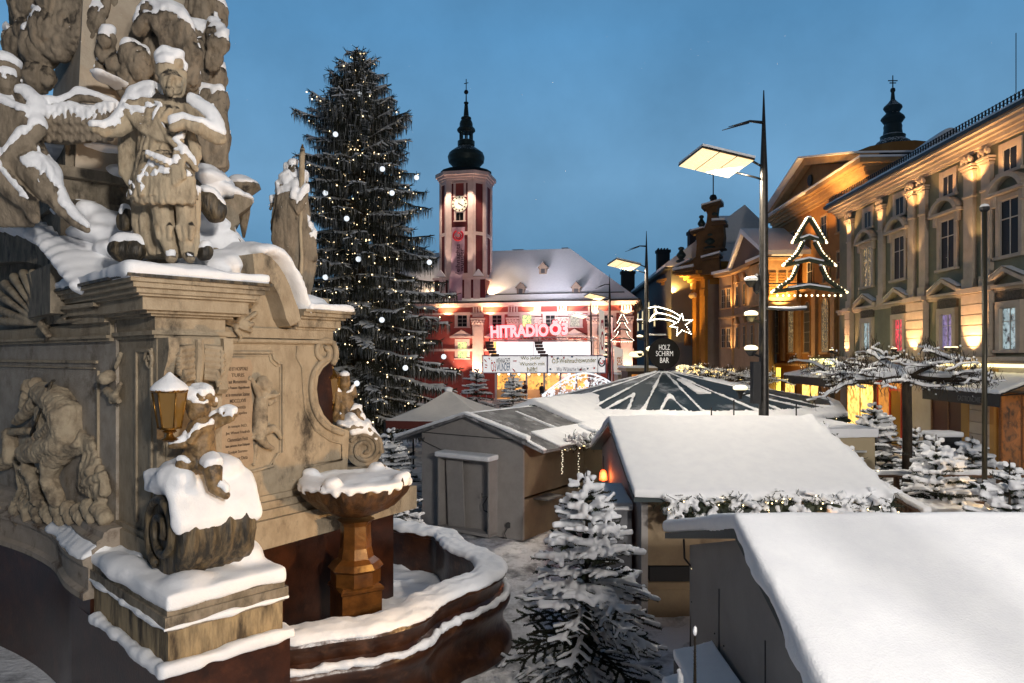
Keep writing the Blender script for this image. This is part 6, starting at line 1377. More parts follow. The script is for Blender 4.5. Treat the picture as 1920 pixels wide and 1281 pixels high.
for i, (px, _) in enumerate(win):
    c = bays(px)
    o = window(gr, FG, c-.42, c+.42, 12.05, 12.95, nx=2, rows=(), ms=M_gt, surround=.26, proud=.06)
    o = window(gr, FG, c-.58, c+.58, 8.75, 10.95, nx=2, rows=(.66,), ms=M_gt, surround=.2, proud=.12, pane=P_specks if i == 0 else None)
    b = MB(FG.M); n_ = 12; r = 1.0
    for k in range(n_):
        a0, a1 = math.pi*(.12+.76*k/n_), math.pi*(.12+.76*(k+1)/n_)
        b.prism([(c+(r+.18)*math.cos(a0), 11.05+(r-.1)*math.sin(a0)), (c+(r+.18)*math.cos(a1), 11.05+(r-.1)*math.sin(a1)), (c+r*math.cos(a1), 10.9+(r-.1)*math.sin(a1)), (c+r*math.cos(a0), 10.9+(r-.1)*math.sin(a0))], -.34, 0)
    b.bx(c-1.15, c+1.15, -.34, 0, 11.18, 11.30); b.bx(c-.95, c-.72, -.2, 0, 10.75, 11.18); b.bx(c+.72, c+.95, -.2, 0, 10.75, 11.18); obj('arched_hood', b, M_gt, gr)
    o = window(gr, FG, c-.48, c+.48, 5.05, 6.7, nx=2, rows=(.68,), ms=M_gt, surround=.26, proud=.16, pane=[P_cool, P_red, P_purple, P_cool][i])
    b = MB(FG.M)
    for s1_ in (-1, 1): b.prism([(c, 8.28), (c, 8.12), (c+s1_*1.22, 7.60), (c+s1_*1.22, 7.76)], -.36, 0)
    b.bx(c-1.22, c+1.22, -.30, 0, 7.5, 7.62); ped = obj('window_pediment', b, M_gt, gr)
    b = MB(FG.M); b.add([(c, -.36, 8.34), (c, 0, 8.34), (c-1.25, 0, 7.84), (c-1.25, -.36, 7.84), (c+1.25, 0, 7.84), (c+1.25, -.36, 7.84)], [(0, 1, 2, 3), (0, 5, 4, 1)]); obj('pediment_snow', b, M_snow, ped)
    b = MB(FG.M); b.bx(c-.75, c+.75, -.1, 0, 7.0, 7.4); obj('frieze_panel', b, surf('rough_panel', (.12, .10, .08), (.05, .04, .03), scale=12, rough=.9, bump=1, bscale=20), gr)
for px, w in ((1597, .3), (1656, .28), (1713, .28), (1735, .28), (1822, .33), (1855, .3)):
    c = bays(px); b = MB(FG.M)
    b.bx(c-w, c+w, -.16, 0, 7.62, 12.6); b.bx(c-w-.06, c+w+.06, -.22, 0, 7.62, 8.1); b.bx(c-w-.05, c+w+.05, -.2, 0, 11.55, 11.65)
    for k in range(3): b.bx(c-w-.05*k-.04, c+w+.05*k+.04, -.2-.05*k, 0, 12.6+.12*k, 12.68+.12*k)
    for k in range(5): b.ell((c-w+k*w/2, -.22, 13.12+.1*(k % 2)), (.1, .08, .14), 6)
    obj('pilaster', b, M_gt, gr)
for px, w in ((1597, .33), (1725, .80), (1840, .95)):
    c = bays(px); b = MB(FG.M)
    for k in range(6): b.bx(c-w, c+w, -.28, 0, 4.8+.44*k, 5.2+.44*k)
    b.bx(c-w-.08, c+w+.08, -.4, 0, 7.44, 7.66); b.bx(c-w+.03, c+w-.03, -.22, 0, 4.8, 7.44); obj('banded_pier', b, M_gt, gr)
c = bays(1840); b = MB(FG.M)
# shopfront: lit soffit, red door, tiled pillar, dark panes
b = MB(FG.M); s0_ = bays(1745); b.bx(s0_, LG, -.15, 0, 4.36, 4.5); obj('soffit_light', b, glow('soffit_glow', (1, .8, .35), 2.2), gr)
M_shop = litglass('lit_shop_orange', (1, .38, .06), .8, 1.2, (.35, .10, .02)); M_shopy = litglass('lit_shop_yellow', (1, .62, .15), 2.2, 1.5, (.6, .25, .04)); M_dim = litglass('dim_cafe', (.5, .16, .03), .35, 1.5, (.02, .008, .004))
M_doorred = surf('red_door_paint', (.35, .03, .01), rough=.4)
for (p0, p1, z0, z1, m_, nm) in ((1648, 1692, .3, 3.4, M_shop, 'shop_window'), (1750, 1812, .2, 3.5, surf('dark_maroon_panel', (.045, .012, .008), rough=.4), 'passage_door'), (1879, 1960, .5, 3.3, M_dim, 'shop_window'), (1590, 1640, .4, 3.2, M_shopy, 'shop_window')):
    a, c = bays(p0), bays(p1); b = MB(FG.M); b.bx(a, c, -.02, .02, z0, z1); o = obj(nm, b, m_, gr); b = MB(FG.M)
    b.bx(a-.08, a, -.08, .04, z0, z1+.08); b.bx(c, c+.08, -.08, .04, z0, z1+.08); b.bx(a, c, -.08, .04, z1, z1+.08); b.bx((a+c)/2-.03, (a+c)/2+.03, -.06, .0, z0, z1); obj('frame', b, M_wood if p0 != 1648 else M_doorred, o)
a, c = bays(1675), bays(1694); b = MB(FG.M); b.bx(a, c, -.12, -.08, .2, 3.0); dr = obj('door', b, surf('gold_glass', (.25, .16, .03), rough=.2), gr); b = MB(FG.M); b.bx(a-.1, a, -.16, -.06, .1, 3.15); b.bx(c, c+.1, -.16, -.06, .1, 3.15); b.bx(a, c, -.16, -.06, 3.0, 3.15); obj('door_frame', b, M_doorred, dr)
a, c = bays(1822), bays(1862); b = MB(FG.M)
for k in range(8): b.bx(a, c, -.1, .05, .05+k*.5, .53+k*.5)
obj('tiled_pillar', b, M_gw, gr); b = MB(FG.M); b.bx(bays(1808), a, -.14, .05, 0, 4.3); b.bx(c, bays(1870), -.14, .05, 0, 4.3); obj('pillar_edge', b, surf('ochre_edge', (.30, .18, .05), rough=.6), gr)
def awning(label, p0, p1, z_in, z_out, d, txt=None):
    a, c = bays(p0), bays(p1); o = thing('awning', label, 'awning', FG.w((a+c)/2, -d/2, z_out), 0, 'awnings over the shopfronts')
    b = MB(FG.M); b.hexa([(a, -d, z_out), (c, -d, z_out), (c, -.05, z_in), (a, -.05, z_in)], [(a, -d, z_out+.04), (c, -d, z_out+.04), (c, -.05, z_in+.04), (a, -.05, z_in+.04)]); b.bx(a, c, -d, -d+.03, z_out-.42, z_out-.002); obj('awning_cloth', b, M_black, o)
    b = MB(FG.M); b.hexa([(a-.05, -d-.06, z_out+.03), (c+.05, -d-.06, z_out+.03), (c+.05, -.05, z_in+.03), (a-.05, -.05, z_in+.03)], [(a, -d-.02, z_out+.2), (c, -d-.02, z_out+.2), (c, -.05, z_in+.2), (a, -.05, z_in+.2)]); snow(b, o, .06, 3, .02)
    b = MB(FG.M)
    for x in (a+.05, c-.05): b.tube([(x, -d+.02, z_out), (x, -.05, z_in-.5)], .025, 5)
    obj('awning_arm', b, M_iron, o)
    if txt: text(txt, FG.M@Matrix.Translation((a+3.4, -d-.02, z_out-.22)), surf('faint_grey', (.12, .12, .12)), 1.5, .22, .004, .004, 'lettering', o)
awning('dark awning under thick snow over the orange-lit shop', 1560, 1684, 4.1, 3.55, 3.0)
awning('long black awning with faint lettering at the right picture edge', 1800, 1960, 4.0, 3.35, 1.6, 'GASTRONOMIE')
for i, px in enumerate((1584, 1812, 1826, 1707)):
    s1_ = bays(px); p = FG.w(s1_, -.55, 4.95); o = thing('facade_floodlight', ['snow-capped uplight at the far corner of the green house', 'uplight on the ledge left of the rightmost lit pier', 'uplight with snow at the foot of the rightmost lit pier', 'uplight below the middle banded pier'][i], 'floodlight', p, 0, 'uplights on the shop ledge')
    b = MB(); b.tube([p, p+V((-.25, 0, .08))], .04, 6); b.lathe([(.08, .0), (.16, .14), (.17, .17)], p+V((-.25, 0, .05)), 10); obj('housing', b, M_iron, o); b = MB(); b.ell(p+V((-.25, 0, .22)), (.14, .14, .05), 10); obj('lens', b, glow('uplens', (1, .7, .35), 4), o)
# ---- orange house
OX = 20.0; FO, LO = street(OX, 43.5, 61)
og = thing('ochre_house', 'tall ochre house with a broad pediment and lit curved cornice', 'house', FO.w(8, 4, 0))
M_oc = surf('ochre_stucco', (.32, .15, .04), (.26, .12, .03), scale=1, rough=.85, bump=.1); M_oct = surf('ochre_trim', (.46, .29, .14), (.38, .23, .11), scale=2, rough=.8, bump=.15)
b = MB(FO.M); b.bx(0, LO, 0, 12, 0, 16.4); obj('wall', b, M_oc, og)
b = MB(FO.M)
for z0, z1, o_ in ((15.9, 16.05, .12), (16.1, 16.35, .3), (16.35, 16.6, .42), (16.6, 16.85, .62), (16.85, 17.0, .75)): b.bx(-o_, LO+o_, -o_, 12.5, z0, z1)
b.bx(9.5, LO+1.1, -.95, 12.6, 16.7, 16.98); obj('cornice', b, M_oct, og)
b = MB(FO.M); b.bx(9.3, LO+1.15, -1.0, 13, 17.0, 17.13); b.bx(-1.05, 9.3, -1.1, 12, 17.01, 17.1); obj('cornice_snow', b, M_snow, og)
m = 8.2; b = MB(FO.M); b.prism([(-.6, 17.05), (LO-.3, 17.05), (m, 19.35)], -.05, .5); pd = obj('pediment', b, M_oc, og)
b = MB(FO.M)
for s_, e in ((-1, -1.0), (1, LO+.2)): b.prism([(m, 19.9), (m, 19.35), (e, 17.12), (e, 17.5)], -.55, .6)
obj('raking_cornice', b, M_oct, pd)
b = MB(FO.M); b.prismx([(0, 0)], 0, 1) if 0 else b.prism([(-1.0, 17.5), (LO+.2, 17.5), (m, 19.95)], .6, 11); obj('roof', b, M_iron, og)
b = MB(FO.M)
for e in (-1.05, LO+.25): b.prism([(m, 20.02), (m, 19.9), (e, 17.5), (e, 17.62)], -1.05, 11)
obj('roof_snow', b, M_snow, og)
b = MB(FO.M); b.tube([(m, -.1, 18.2), (m, -.2, 18.2)], .42, 16); obj('oval_window', b, M_black, pd)
for px, y0, y1 in ((1487, 390, 425), (1546, 387, 420), (1576, 380, 410), (1500, 440, 475)):
    c, zc = FO.sz(px, (y0+y1)/2); window(og, FO, c-.5, c+.5, 13.35, 15.0, nx=2, rows=(.62,), ms=M_oct, surround=.1)
for px in (1478, 1520, 1550, 1577, 1606):
    c, _ = FO.sz(px, 480); window(og, FO, c-.55, c+.55, 10.1, 12.0, nx=2, rows=(.62,), ms=M_oct, surround=.12)
for px in (1456, 1484, 1514, 1548, 1584):
    c, _ = FO.sz(px, 600); window(og, FO, c-.62, c+.62, 5.1, 9.0, nx=3, rows=(.2, .4, .6, .8), ms=M_oct, surround=.06, arch=True, pane=P_specks if px in (1484, 1548) else None)
for px in (1470, 1499, 1530, 1566):
    c, _ = FO.sz(px, 600); b = MB(FO.M); b.bx(c-.35, c+.35, -.22, 0, 4.4, 9.8); obj('pilaster', b, M_oct, og)
b = MB(FO.M); b.bx(0, LO, -.3, 0, 9.8, 9.95); b.bx(0, LO, -.4, 0, 9.95, 10.05); b.bx(0, LO, -.35, 0, 4.0, 4.2); obj('string_course', b, M_oct, og)
for p0, p1, z1 in ((1446, 1466, 3.8), (1473, 1492, 3.4), (1505, 1537, 3.6)):
    a, c = FO.sz(p0, 700)[0], FO.sz(p1, 700)[0]; b = MB(FO.M); b.bx(a, c, -.03, 0, .3, z1); o = obj('shop_window', b, glow('pharmacy_window', (1, .72, .10), 1.8) if p0 == 1446 else M_shopy, og); b = MB(FO.M); b.bx((a+c)/2-.04, (a+c)/2+.04, -.07, -.03, .3, z1); b.bx(a, c, -.07, -.03, z1-.9, z1-.8); b.bx(a-.1, a, -.1, 0, .3, z1); b.bx(c, c+.1, -.1, 0, .3, z1); obj('frame', b, M_wood, o)
s0_, z_ = FO.sz(1516, 678, -.6); s1_, _ = FO.sz(1566, 678, -.6)
ps = thing('shop_sign', 'small glowing sign with cream capital letters above the lit shop', 'sign', FO.w((s0_+s1_)/2, -.6, z_)); b = MB(FO.M); b.bx(s0_, s1_, -.55, -.45, z_-.32, z_+.32); obj('board', b, surf('dark_olive', (.04, .05, .01)), ps); text('DOROTHEUM', FO.M@Matrix.Translation(((s0_+s1_)/2, -.58, z_)), glow('sign_cream', (1, 1, .55), 2.2), abs(s1_-s0_)*.92, .46, .02, .01, 'lettering', ps)
# cupola far behind
cp_ = thing('church_cupola', 'dark tiered copper cupola with a cross above the ochre house', 'cupola', W(1675, 285, 62)); kc = 62/F; c0 = W(1674, 285, 62)
cq = lambda lst: [(hw/3.558*kc, (580-y)/3.558*kc) for hw, y in lst]
b = MB(); b.lathe(cq([(130, 600), (130, 575), (128, 550), (105, 520), (78, 500), (75, 490), (78, 475), (60, 465), (55, 430), (57, 412), (52, 395), (74, 362), (70, 350), (45, 325), (40, 318), (58, 290), (56, 278), (32, 255), (14, 232), (10, 185), (16, 172), (14, 158), (4, 150), (3, 70)]), (c0.x, c0.y, c0.z), 14); obj('dome', b, surf('blue_black_copper', (.02, .045, .055), rough=.5, metal=.2, bump=0, snowy=.30), cp_, True, 30)
b = MB()
for dz, w in ((470, .28), (485, .42)): z = c0.z+(580-105-(485-dz))/3.558*kc; b.tube([(c0.x-w, c0.y, z), (c0.x+w, c0.y, z)], .05, 5)
obj('cross', b, M_iron, cp_)
b = MB(); b.lathe([(3.4, -9), (3.4, 0)], c0, 12); obj('drum', b, M_oc, cp_)

# ---- small yellow house with gable pediment, far right of the church
FY, LY = street(17.0, 54.5, 64); yh = thing('yellow_house', 'small cream house with a snowy gable and lit corner pilaster', 'house', FY.w(4, 3, 0))
M_cr = surf('cream_stucco', (.36, .26, .17), (.30, .21, .14), scale=1, rough=.85, bump=.1)
c0y = FY.w(0, 0, 0); Pl = W(1352, 668, 66); 
b = MB(); far = FY.w(0, 10, 0); b.prismz([(FY.w(LY, 0, 0).x, FY.w(LY, 0, 0).y), (c0y.x, c0y.y), (Pl.x, Pl.y), (Pl.x+2, Pl.y+8), (far.x, far.y+4), (27, 66), (23.3, 61.3)], 0, 12.6); obj('wall', b, M_cr, yh)
FYl = Fr((Pl.x, Pl.y), (c0y.x-Pl.x, c0y.y-Pl.y)); Ll = (V((Pl.x, Pl.y))-V((c0y.x, c0y.y))).length
b = MB(FY.M); b.bx(-.2, LY, -.25, 0, 8.3, 8.5); b.bx(-.3, LY, -.5, 0, 12.3, 12.6); b.bx(-.12, .2, -.18, 0, 4, 12.3); obj('cornice', b, M_oct, yh)
b = MB(FYl.M); b.bx(-.1, Ll+.2, -.25, 0, 8.3, 8.5); b.bx(-.4, Ll+.3, -.6, 0, 12.3, 12.6); obj('cornice', b, M_oct, yh)
b = MB(FYl.M); b.bx(-.6, Ll+.3, -.7, 3, 12.6, 12.85); b2 = MB(FY.M); obj('roof_snow', b, M_snow, yh)
b = MB(FY.M); b.prism([(.4, 12.6), (LY+1, 12.6), (4.6, 15.2)], -.3, .2); pdm = obj('gable', b, surf('gable_brown', (.13, .085, .06), rough=.8, bump=.6, bscale=8), yh)
b = MB(FY.M)
for e in (0, LY+1.4): b.prism([(4.6, 15.75), (4.6, 15.3), (e, 12.6), (e, 12.95)], -.6, 4)
obj('gable_snow', b, M_snow, pdm)
for z0, z1 in ((9.3, 11.1), (5.6, 7.4)):
    for x in (1.5, 3.7, 6.0, 8.2): window(yh, FY, x-.4, x+.4, z0, z1, nx=2, rows=(.6,), ms=M_oct, surround=.12)
    for x in (.45, 1.35): window(yh, FYl, x-.3, x+.3, z0, z1, nx=2, rows=(.33, .66), ms=M_oct, surround=.12)
b = MB(FY.M)
for z in (11.4, 7.7):
    for x in (1.5, 3.7, 6.0, 8.2): b.prism([(x-.75, z), (x+.75, z), (x, z+.7)], -.25, 0)
obj('window_pediment', b, M_oct, yh)
# lit upper storey with shutters between the poles
a = W(1436, 668, 54.2); c = W(1494, 668, 54.2)
b = MB(); b.bx(a.x, c.x, 54.2, 58, 9.0, 12.3); lh = obj('bay', b, M_oct, og); b = MB(); b.bx(a.x-.3, c.x+.2, 53.8, 58, 12.3, 12.6); b.bx(a.x-.2, c.x+.1, 53.95, 58, 8.8, 9.0); obj('cornice', b, M_oct, lh); b = MB(); b.bx(a.x-.35, c.x+.25, 53.75, 58, 12.6, 12.8); obj('roof_snow', b, M_snow, lh)
for x in (a.x+.5, a.x+1.25, a.x+2.0):
    b = MB()
    for k in range(9): b.bx(x-.28, x+.28, 54.1, 54.2, 9.4+k*.22, 9.56+k*.22)
    obj('shutter', b, M_oc, lh)
# ---- church
ch = thing('church', 'baroque church with curved gable, urns and glowing ochre front', 'church', W(1330, 760, 74))
cA = W(1327, 668, 70); cB = W(1262, 668, 77.5); cC = W(1450, 668, 70.5); kk = 70/F
zz = lambda y, Y=70: H+(HY-y)*Y/F
b = MB(); b.prismz([(cA.x, cA.y), (cC.x, cC.y), (cC.x+2, 92), (cB.x+3, 94), (cB.x+.6, cB.y+.5)], 0, zz(502)); obj('nave_wall', b, surf('grey_beige_wall', (.30, .25, .21), (.25, .21, .17), scale=.7, rough=.9, bump=.1), ch)
FC = Fr((cB.x, cB.y), (cA.x-cB.x, cA.y-cB.y)); LC = (V((cA.x, cA.y))-V((cB.x, cB.y))).length
M_och = surf('church_ochre', (.40, .20, .035), (.33, .16, .03), scale=.8, rough=.85, bump=.1)
b = MB(FC.M); b.bx(0, LC, -.1, 1.2, 0, zz(510)); obj('front_wall', b, M_och, ch)
b = MB(FC.M)
for x in (.2, 1.9, LC-2.4, LC-.6): b.bx(x, x+.75, -.4, -.1, 1, zz(560, 73)); b.bx(x-.1, x+.85, -.55, -.1, zz(560, 73), zz(548, 73)); b.bx(x-.02, x+.77, -.42, -.1, zz(548, 73), zz(528, 73))
obj('pilaster', b, M_och, ch)
b = MB(FC.M)
for z0, z1, o_ in ((zz(530, 73), zz(526, 73), .5), (zz(526, 73), zz(520, 73), .9), (zz(520, 73), zz(515, 73), 1.3)): b.bx(-o_, LC+o_*.4, -o_-.1, 1, z0, z1)
obj('front_cornice', b, M_och, ch)
b = MB(); b.bx(cA.x-.6, cC.x, 69.3, 71, zz(502), zz(492)); b.bx(cA.x-.4, cC.x, 69.6, 71, zz(506), zz(502)); b.bx(cA.x+.2, cA.x+5, 69.85, 70, zz(533), zz(523)); obj('side_cornice', b, M_och, ch)
b = MB(); b.bx(cA.x+4, cC.x, 69.2, 69.35, zz(491), zz(489)); b.bx(cA.x+7.5, cC.x, 71, 71.1, zz(482), zz(479)); obj('gutter', b, M_iron, ch)
b = MB(); b.add([(cA.x+.3, 69.3, zz(491.5)), (cC.x, 69.3, zz(491.5)), (cC.x, 78, zz(491.5)+6.3), (cA.x+2.5, 78, zz(491.5)+6.3), (cC.x, 92, zz(491.5)), (cB.x+3, 92, zz(491.5))], [(0, 1, 2, 3), (3, 2, 4, 5)]); obj('roof_snow', b, M_snow, ch)
# niche and lit attic panel
c_, z_ = FC.sz(1296, 610); b = MB(FC.M); r = 1.0; b.prism([(c_-r, zz(650, 73)), (c_+r, zz(650, 73))]+[(c_+r*math.cos(a*math.pi/8), zz(598, 73)+r*math.sin(a*math.pi/8)) for a in range(9)], -.14, -.101); nc = obj('niche', b, surf('niche_dark', (.06, .03, .012), rough=.9), ch)
b = MB(FC.M); b.tube([(c_, -.5, zz(648, 73)), (c_, -.5, zz(620, 73)), (c_, -.5, zz(606, 73))], [.55, .42, .25], 8); b.ell((c_, -.5, zz(602, 73)), .26, 8); obj('niche_figure', b, surf('niche_figure', (.12, .07, .035), rough=.9), nc, True)
b = MB(FC.M); b.bx(c_-1.1, c_+1.1, -.3, -.1, zz(543, 73), zz(532, 73)); obj('attic_panel', b, surf('attic_cream', (.62, .50, .30), rough=.8), ch)
b = MB(FC.M)
for dx in (-1.9, -1.4, 1.2, 1.8): b.ell((c_+dx, -.6, zz(556, 73)), (.35, .3, .3), 8)
obj('capital_scroll', b, surf('capital_cream', (.6, .5, .35)), ch, True)
# curved gable traced on its own plane, 1.4 m thick
FGa = Fr((cA.x-1, 69.4), (.90, -.43)); tp = lambda lst: [FGa.sz(x/3.203+1120, y/3.203+340) for x, y in lst]
g_o = [(462, 560), (465, 520), (500, 505), (560, 480), (590, 455), (597, 380), (590, 320), (612, 300), (640, 285), (655, 250), (660, 200), (648, 165), (634, 150), (665, 128), (690, 112), (738, 122), (722, 145), (716, 190), (720, 235), (765, 240), (757, 270), (762, 330), (757, 380), (745, 405), (720, 430), (735, 480), (735, 560)]
b = MB(FGa.M); b.prism(tp(g_o), 0, 1.4); ga = obj('gable', b, surf('gable_umber', (.16, .085, .035), (.09, .05, .02), scale=1, rough=.85, bump=.3), ch)
b = MB(FGa.M)
for p0, p1, w in (((628, 152), (745, 120), .5), ((560, 305), (640, 284), .35), ((690, 250), (772, 245), .55), ((455, 545), (580, 520), .5), ((625, 470), (740, 440), .45), ((640, 410), (765, 395), .3)):
    (a0, za), (a1, zb1) = tp([p0, p1]); b.hexa([(a0, -.4, za-w*.5), (a1, -.4, zb1-w*.5), (a1, 1.6, zb1-w*.5), (a0, 1.6, za-w*.5)], [(a0, -.4, za), (a1, -.4, zb1), (a1, 1.6, zb1), (a0, 1.6, za)])
obj('gable_cornice', b, surf('cornice_umber', (.10, .06, .03), rough=.8), ga)
b = MB(FGa.M)
for p0, p1, w in (((628, 150), (745, 118), .16), ((560, 303), (640, 282), .14), ((690, 240), (772, 235), .22), ((455, 538), (580, 514), .25), ((625, 463), (740, 432), .2), ((462, 520), (560, 470), .15)):
    (a0, za), (a1, zb1) = tp([p0, p1]); b.hexa([(a0, -.42, za), (a1, -.42, zb1), (a1, 1.6, zb1), (a0, 1.6, za)], [(a0, -.4, za+w), (a1, -.4, zb1+w), (a1, 1.6, zb1+w), (a0, 1.6, za+w)])
obj('gable_snow', b, M_snow, ga)
for (x, y, s_, nm) in ((500, 480, 1.0, 0), (622, 290, .8, 1), (676, 400, 1.25, 2), (702, 235, .8, 3), (733, 395, .6, 4)):
    (a0, z0) = tp([(x, y)])[0]; p = FGa.w(a0, .3, z0); b = MB(); k = s_
    b.lathe([(.55*k, -.05), (.5*k, .1), (.2*k, .25), (.3*k, .35), (.5*k, .6), (.45*k, .75), (.28*k, .95), (.18*k, 1.15), (.32*k, 1.25), (.3*k, 1.4), (.1*k, 1.5)], p, 10); obj('urn', b, M_cop, ga, True)
(a0, z0) = tp([(690, 112)])[0]; p = FGa.w(a0, .6, z0); b = MB(); b.ell(p+V((0, 0, .3)), .4, 8); b.tube([p, p+V((0, 0, 4.3))], .06, 5); b.tube([p+V((-.3, 0, 3.6)), p+V((.3, 0, 3.6))], .06, 5); b.tube([p+V((-.42, 0, 2.7)), p+V((.42, 0, 2.7))], .06, 5); obj('cross', b, M_iron, ga)
# ---- grey house behind, long snow roof
FH2, LH = street(12.85, 73, 106); hh = thing('grey_house', 'long dark grey house under a steep snow roof with chimneys', 'house', FH2.w(15, 4, 0))
b = MB(FH2.M); b.bx(0, LH, 0, 11, 0, 14.0); obj('wall', b, surf('slate_grey_wall', (.10, .105, .115), rough=.9, bump=.1), hh)
b = MB(FH2.M); b.bx(-.3, LH+.3, -.6, 11, 14.0, 14.15); b.bx(-.3, LH+.3, -.7, -.55, 14.1, 14.25); obj('eaves', b, M_iron, hh)
b = MB(FH2.M); b.prismx([(-.7, 14.2), (-.7, 14.5), (7.5, 20.6), (14, 14.2)], -.4, LH+.4); obj('roof_snow', b, M_snow, hh)
for px, zz_, k in ((1197, 8.4, 0), (1205.5, 8.4, 0), (1217, 9.2, 1), (1228, 8.4, 0)):
    c, _ = FH2.sz(px, 600); window(hh, FH2, c-.7, c+.7, zz_, zz_+2.6, nx=2, rows=(.5,), surround=.1, pane=glow('house_lit_pane', (1, .8, .4), 1.4) if px == 1197 else bpy.data.materials['house_lit_pane'])
for (px, y0, y1, w, Yc) in ((1177, 508, 541, 1.9, 104), (1243, 468, 506, 1.7, 98), (1300, 433, 478, 1.2, 86)):
    p = W(px, y1, Yc); zt = H+(HY-y0)*Yc/F; b = MB(); b.bx(p.x-w/2, p.x+w/2, Yc-.6, Yc+.6, p.z-2.5, zt-.5); b.bx(p.x-w/2-.12, p.x+w/2+.12, Yc-.7, Yc+.7, zt-.5, zt-.1)
    for k in range(4): b.bx(p.x-w/2+.1+k*w/4, p.x-w/2+.25+k*w/4, Yc-.4, Yc+.4, zt-.1, zt+.15)
    obj('chimney', b, surf('soot_brick', (.03, .028, .03), rough=.9) if px == 1177 else bpy.data.materials['soot_brick'], hh)
# low dark kiosk roofs under the church
for (p0, p1, y0, y1, Y_, lb, m_) in ((1172, 1232, 690, 740, 52, 'dark low kiosk with a red-lit roof edge beneath the comet figure', surf('dark_kiosk', (.05, .03, .02))), (1290, 1400, 700, 745, 44, 'low dark brown pavilion behind the bar tent', surf('dark_pavilion', (.04, .025, .018)))):
    a, c = W(p0, y0, Y_), W(p1, y0, Y_); o = thing('kiosk', lb, 'kiosk', ((a.x+c.x)/2, Y_+1.5, 0), 0); b = MB(); b.bx(a.x+.2, c.x-.2, Y_, Y_+3, 0, a.z-.25); obj('wall', b, m_, o); b = MB(); b.bx(a.x, c.x, Y_-.3, Y_+3.2, a.z-.25, a.z); obj('roof', b, M_plyd, o); b = MB(); b.bx(a.x-.05, c.x+.05, Y_-.35, Y_+3.2, a.z, a.z+.14); obj('roof_snow', b, M_snow, o)
    b = MB(); b.bx(a.x+.5, c.x-.6, Y_-.04, Y_, a.z-1.3, a.z-.5); obj('lit_opening', b, M_shop, o)
# ================= STREET LAMPS =================
def street_lamp(label, px, Y, top=12.2, s=1.0, foot=True, lit=True, at=None):
    x = W(px, 668, Y).x if at is None else at; o = thing('street_lamp', label, 'street lamp', (x, Y, 0), 0, 'tall street lamps along the square')
    b = MB(); b.tube([(x, Y, 0), (x, Y, 2.5), (x, Y, 9.8*s), (x, Y, top*s)], [.155, .14, .11, .015], 12); obj('pole', b, M_pole, o, True)
    zh = 10.35*s; d = V((-.93, -.30, .10)).normalized(); e = V((.36, -.86, -.36)).normalized(); base = V((x, Y, zh-.3*s))
    b = MB(); b.tube([base, base+d*.5+e*.1+V((0, 0, .12)), V((x-.5*s, Y-.3*s, 10.2*s))], .035, 6); b.tube([base-V((0, 0, .35)), base+d*.3-V((0, 0, .32)), V((x-.7*s, Y+.25*s, 9.98*s))], .03, 6)
    p = V((x, Y, zh+.95*s)); b.tube([p, p+d*.45+V((0, 0, -.05)), p+d*1.15*s+V((0, 0, -.35))], [.05, .035, .01], 6); b.tube([p+d*.5+V((0, 0, -.1)), p+d*1.5*s+e*.2+V((0, 0, -.5))], [.03, .01], 6); obj('bracket', b, M_pole, o, True)
    Am = V((x, Y, 0))+V((-.42, -.5, 10.12-.01*(Y < 0)))*s if s == 1 else V((x-.42*s, Y-.5*s, 10.12*s)); d = V((-1.43, 0, .34)); e = V((-.40, 1.05, -.22)); L1 = d.length*s; Wd = e.length*s; d.normalize(); e.normalize(); c0 = Am+e*Wd*.5; nn = d.cross(e).normalized()
    if nn.z < 0: nn = -nn
    b = MB(); A = c0-e*Wd*.5; P = [A, A+d*L1, A+d*L1+e*Wd, A+e*Wd]; b.hexa([q+nn*.01 for q in P], [q+nn*.06 for q in P]); hd = obj('lamp_head', b, M_iron, o)
    for i in range(3):
        b = MB(); a_ = A+d*(L1*i/3+.02); c_ = A+d*(L1*(i+1)/3-.02); P = [a_+e*.03, c_+e*.03, c_+e*(Wd-.03), a_+e*(Wd-.03)]; b.hexa([q-nn*.02 for q in P], [q for q in P]); obj('led_panel', b, G_led, hd)
    q = MB(); P = [A, A+d*L1, A+d*L1+e*Wd, A+e*Wd]; q.hexa([x_+nn*.05 for x_ in P], [x_+nn*.13 for x_ in P]); obj('snow_cover', q, M_snow, o)
    # small uplight bowls on the shaft
    if foot:
        for i, (dz, sd) in enumerate(((5.8, -1), (4.85, -1), (6.75, -1))):
            z = dz*s; dd = V((sd*.42, -.2, 0)); bw = MB(); bw.tube([(x, Y, z-.1), V((x, Y, z))+dd*.8], .03, 5); bw.lathe([(.06, -.05), (.14, .05), (.17, .12)], V((x, Y, z))+dd, 10); ob = obj('side_floodlight', bw, M_iron, o)
            bw = MB(); bw.ell(V((x, Y, z+.17))+dd, (.20, .20, .09), 10); obj('snow_cap', bw, G_cap if i < 2 else M_snow, ob, True)
    return o, c0+d*L1*.5
def led_mat():
    m, nt, b = mat_base('led_panel'); L = nt.links.new; t = N(nt, 'ShaderNodeTexCoord'); v = N(nt, 'ShaderNodeTexBrick', Scale=9.0); v.inputs['Color1'].default_value = (1, .80, .46, 1); v.inputs['Color2'].default_value = (1, .86, .56, 1); v.inputs['Mortar'].default_value = (.8, .45, .15, 1); v.inputs['Mortar Size'].default_value = .04; L(t.outputs['Object'], v.inputs['Vector']); L(v.outputs[0], b.inputs['Emission Color']); b.inputs['Emission Strength'].default_value = 1.25; b.inputs['Base Color'].default_value = (.8, .7, .5, 1); return m
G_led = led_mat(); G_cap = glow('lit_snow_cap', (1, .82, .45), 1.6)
LAMP_C = (1, .86, .68)
L1, h1 = street_lamp('nearest tall street lamp with three glowing panels, behind the big stall roof', 1432, 19.3)
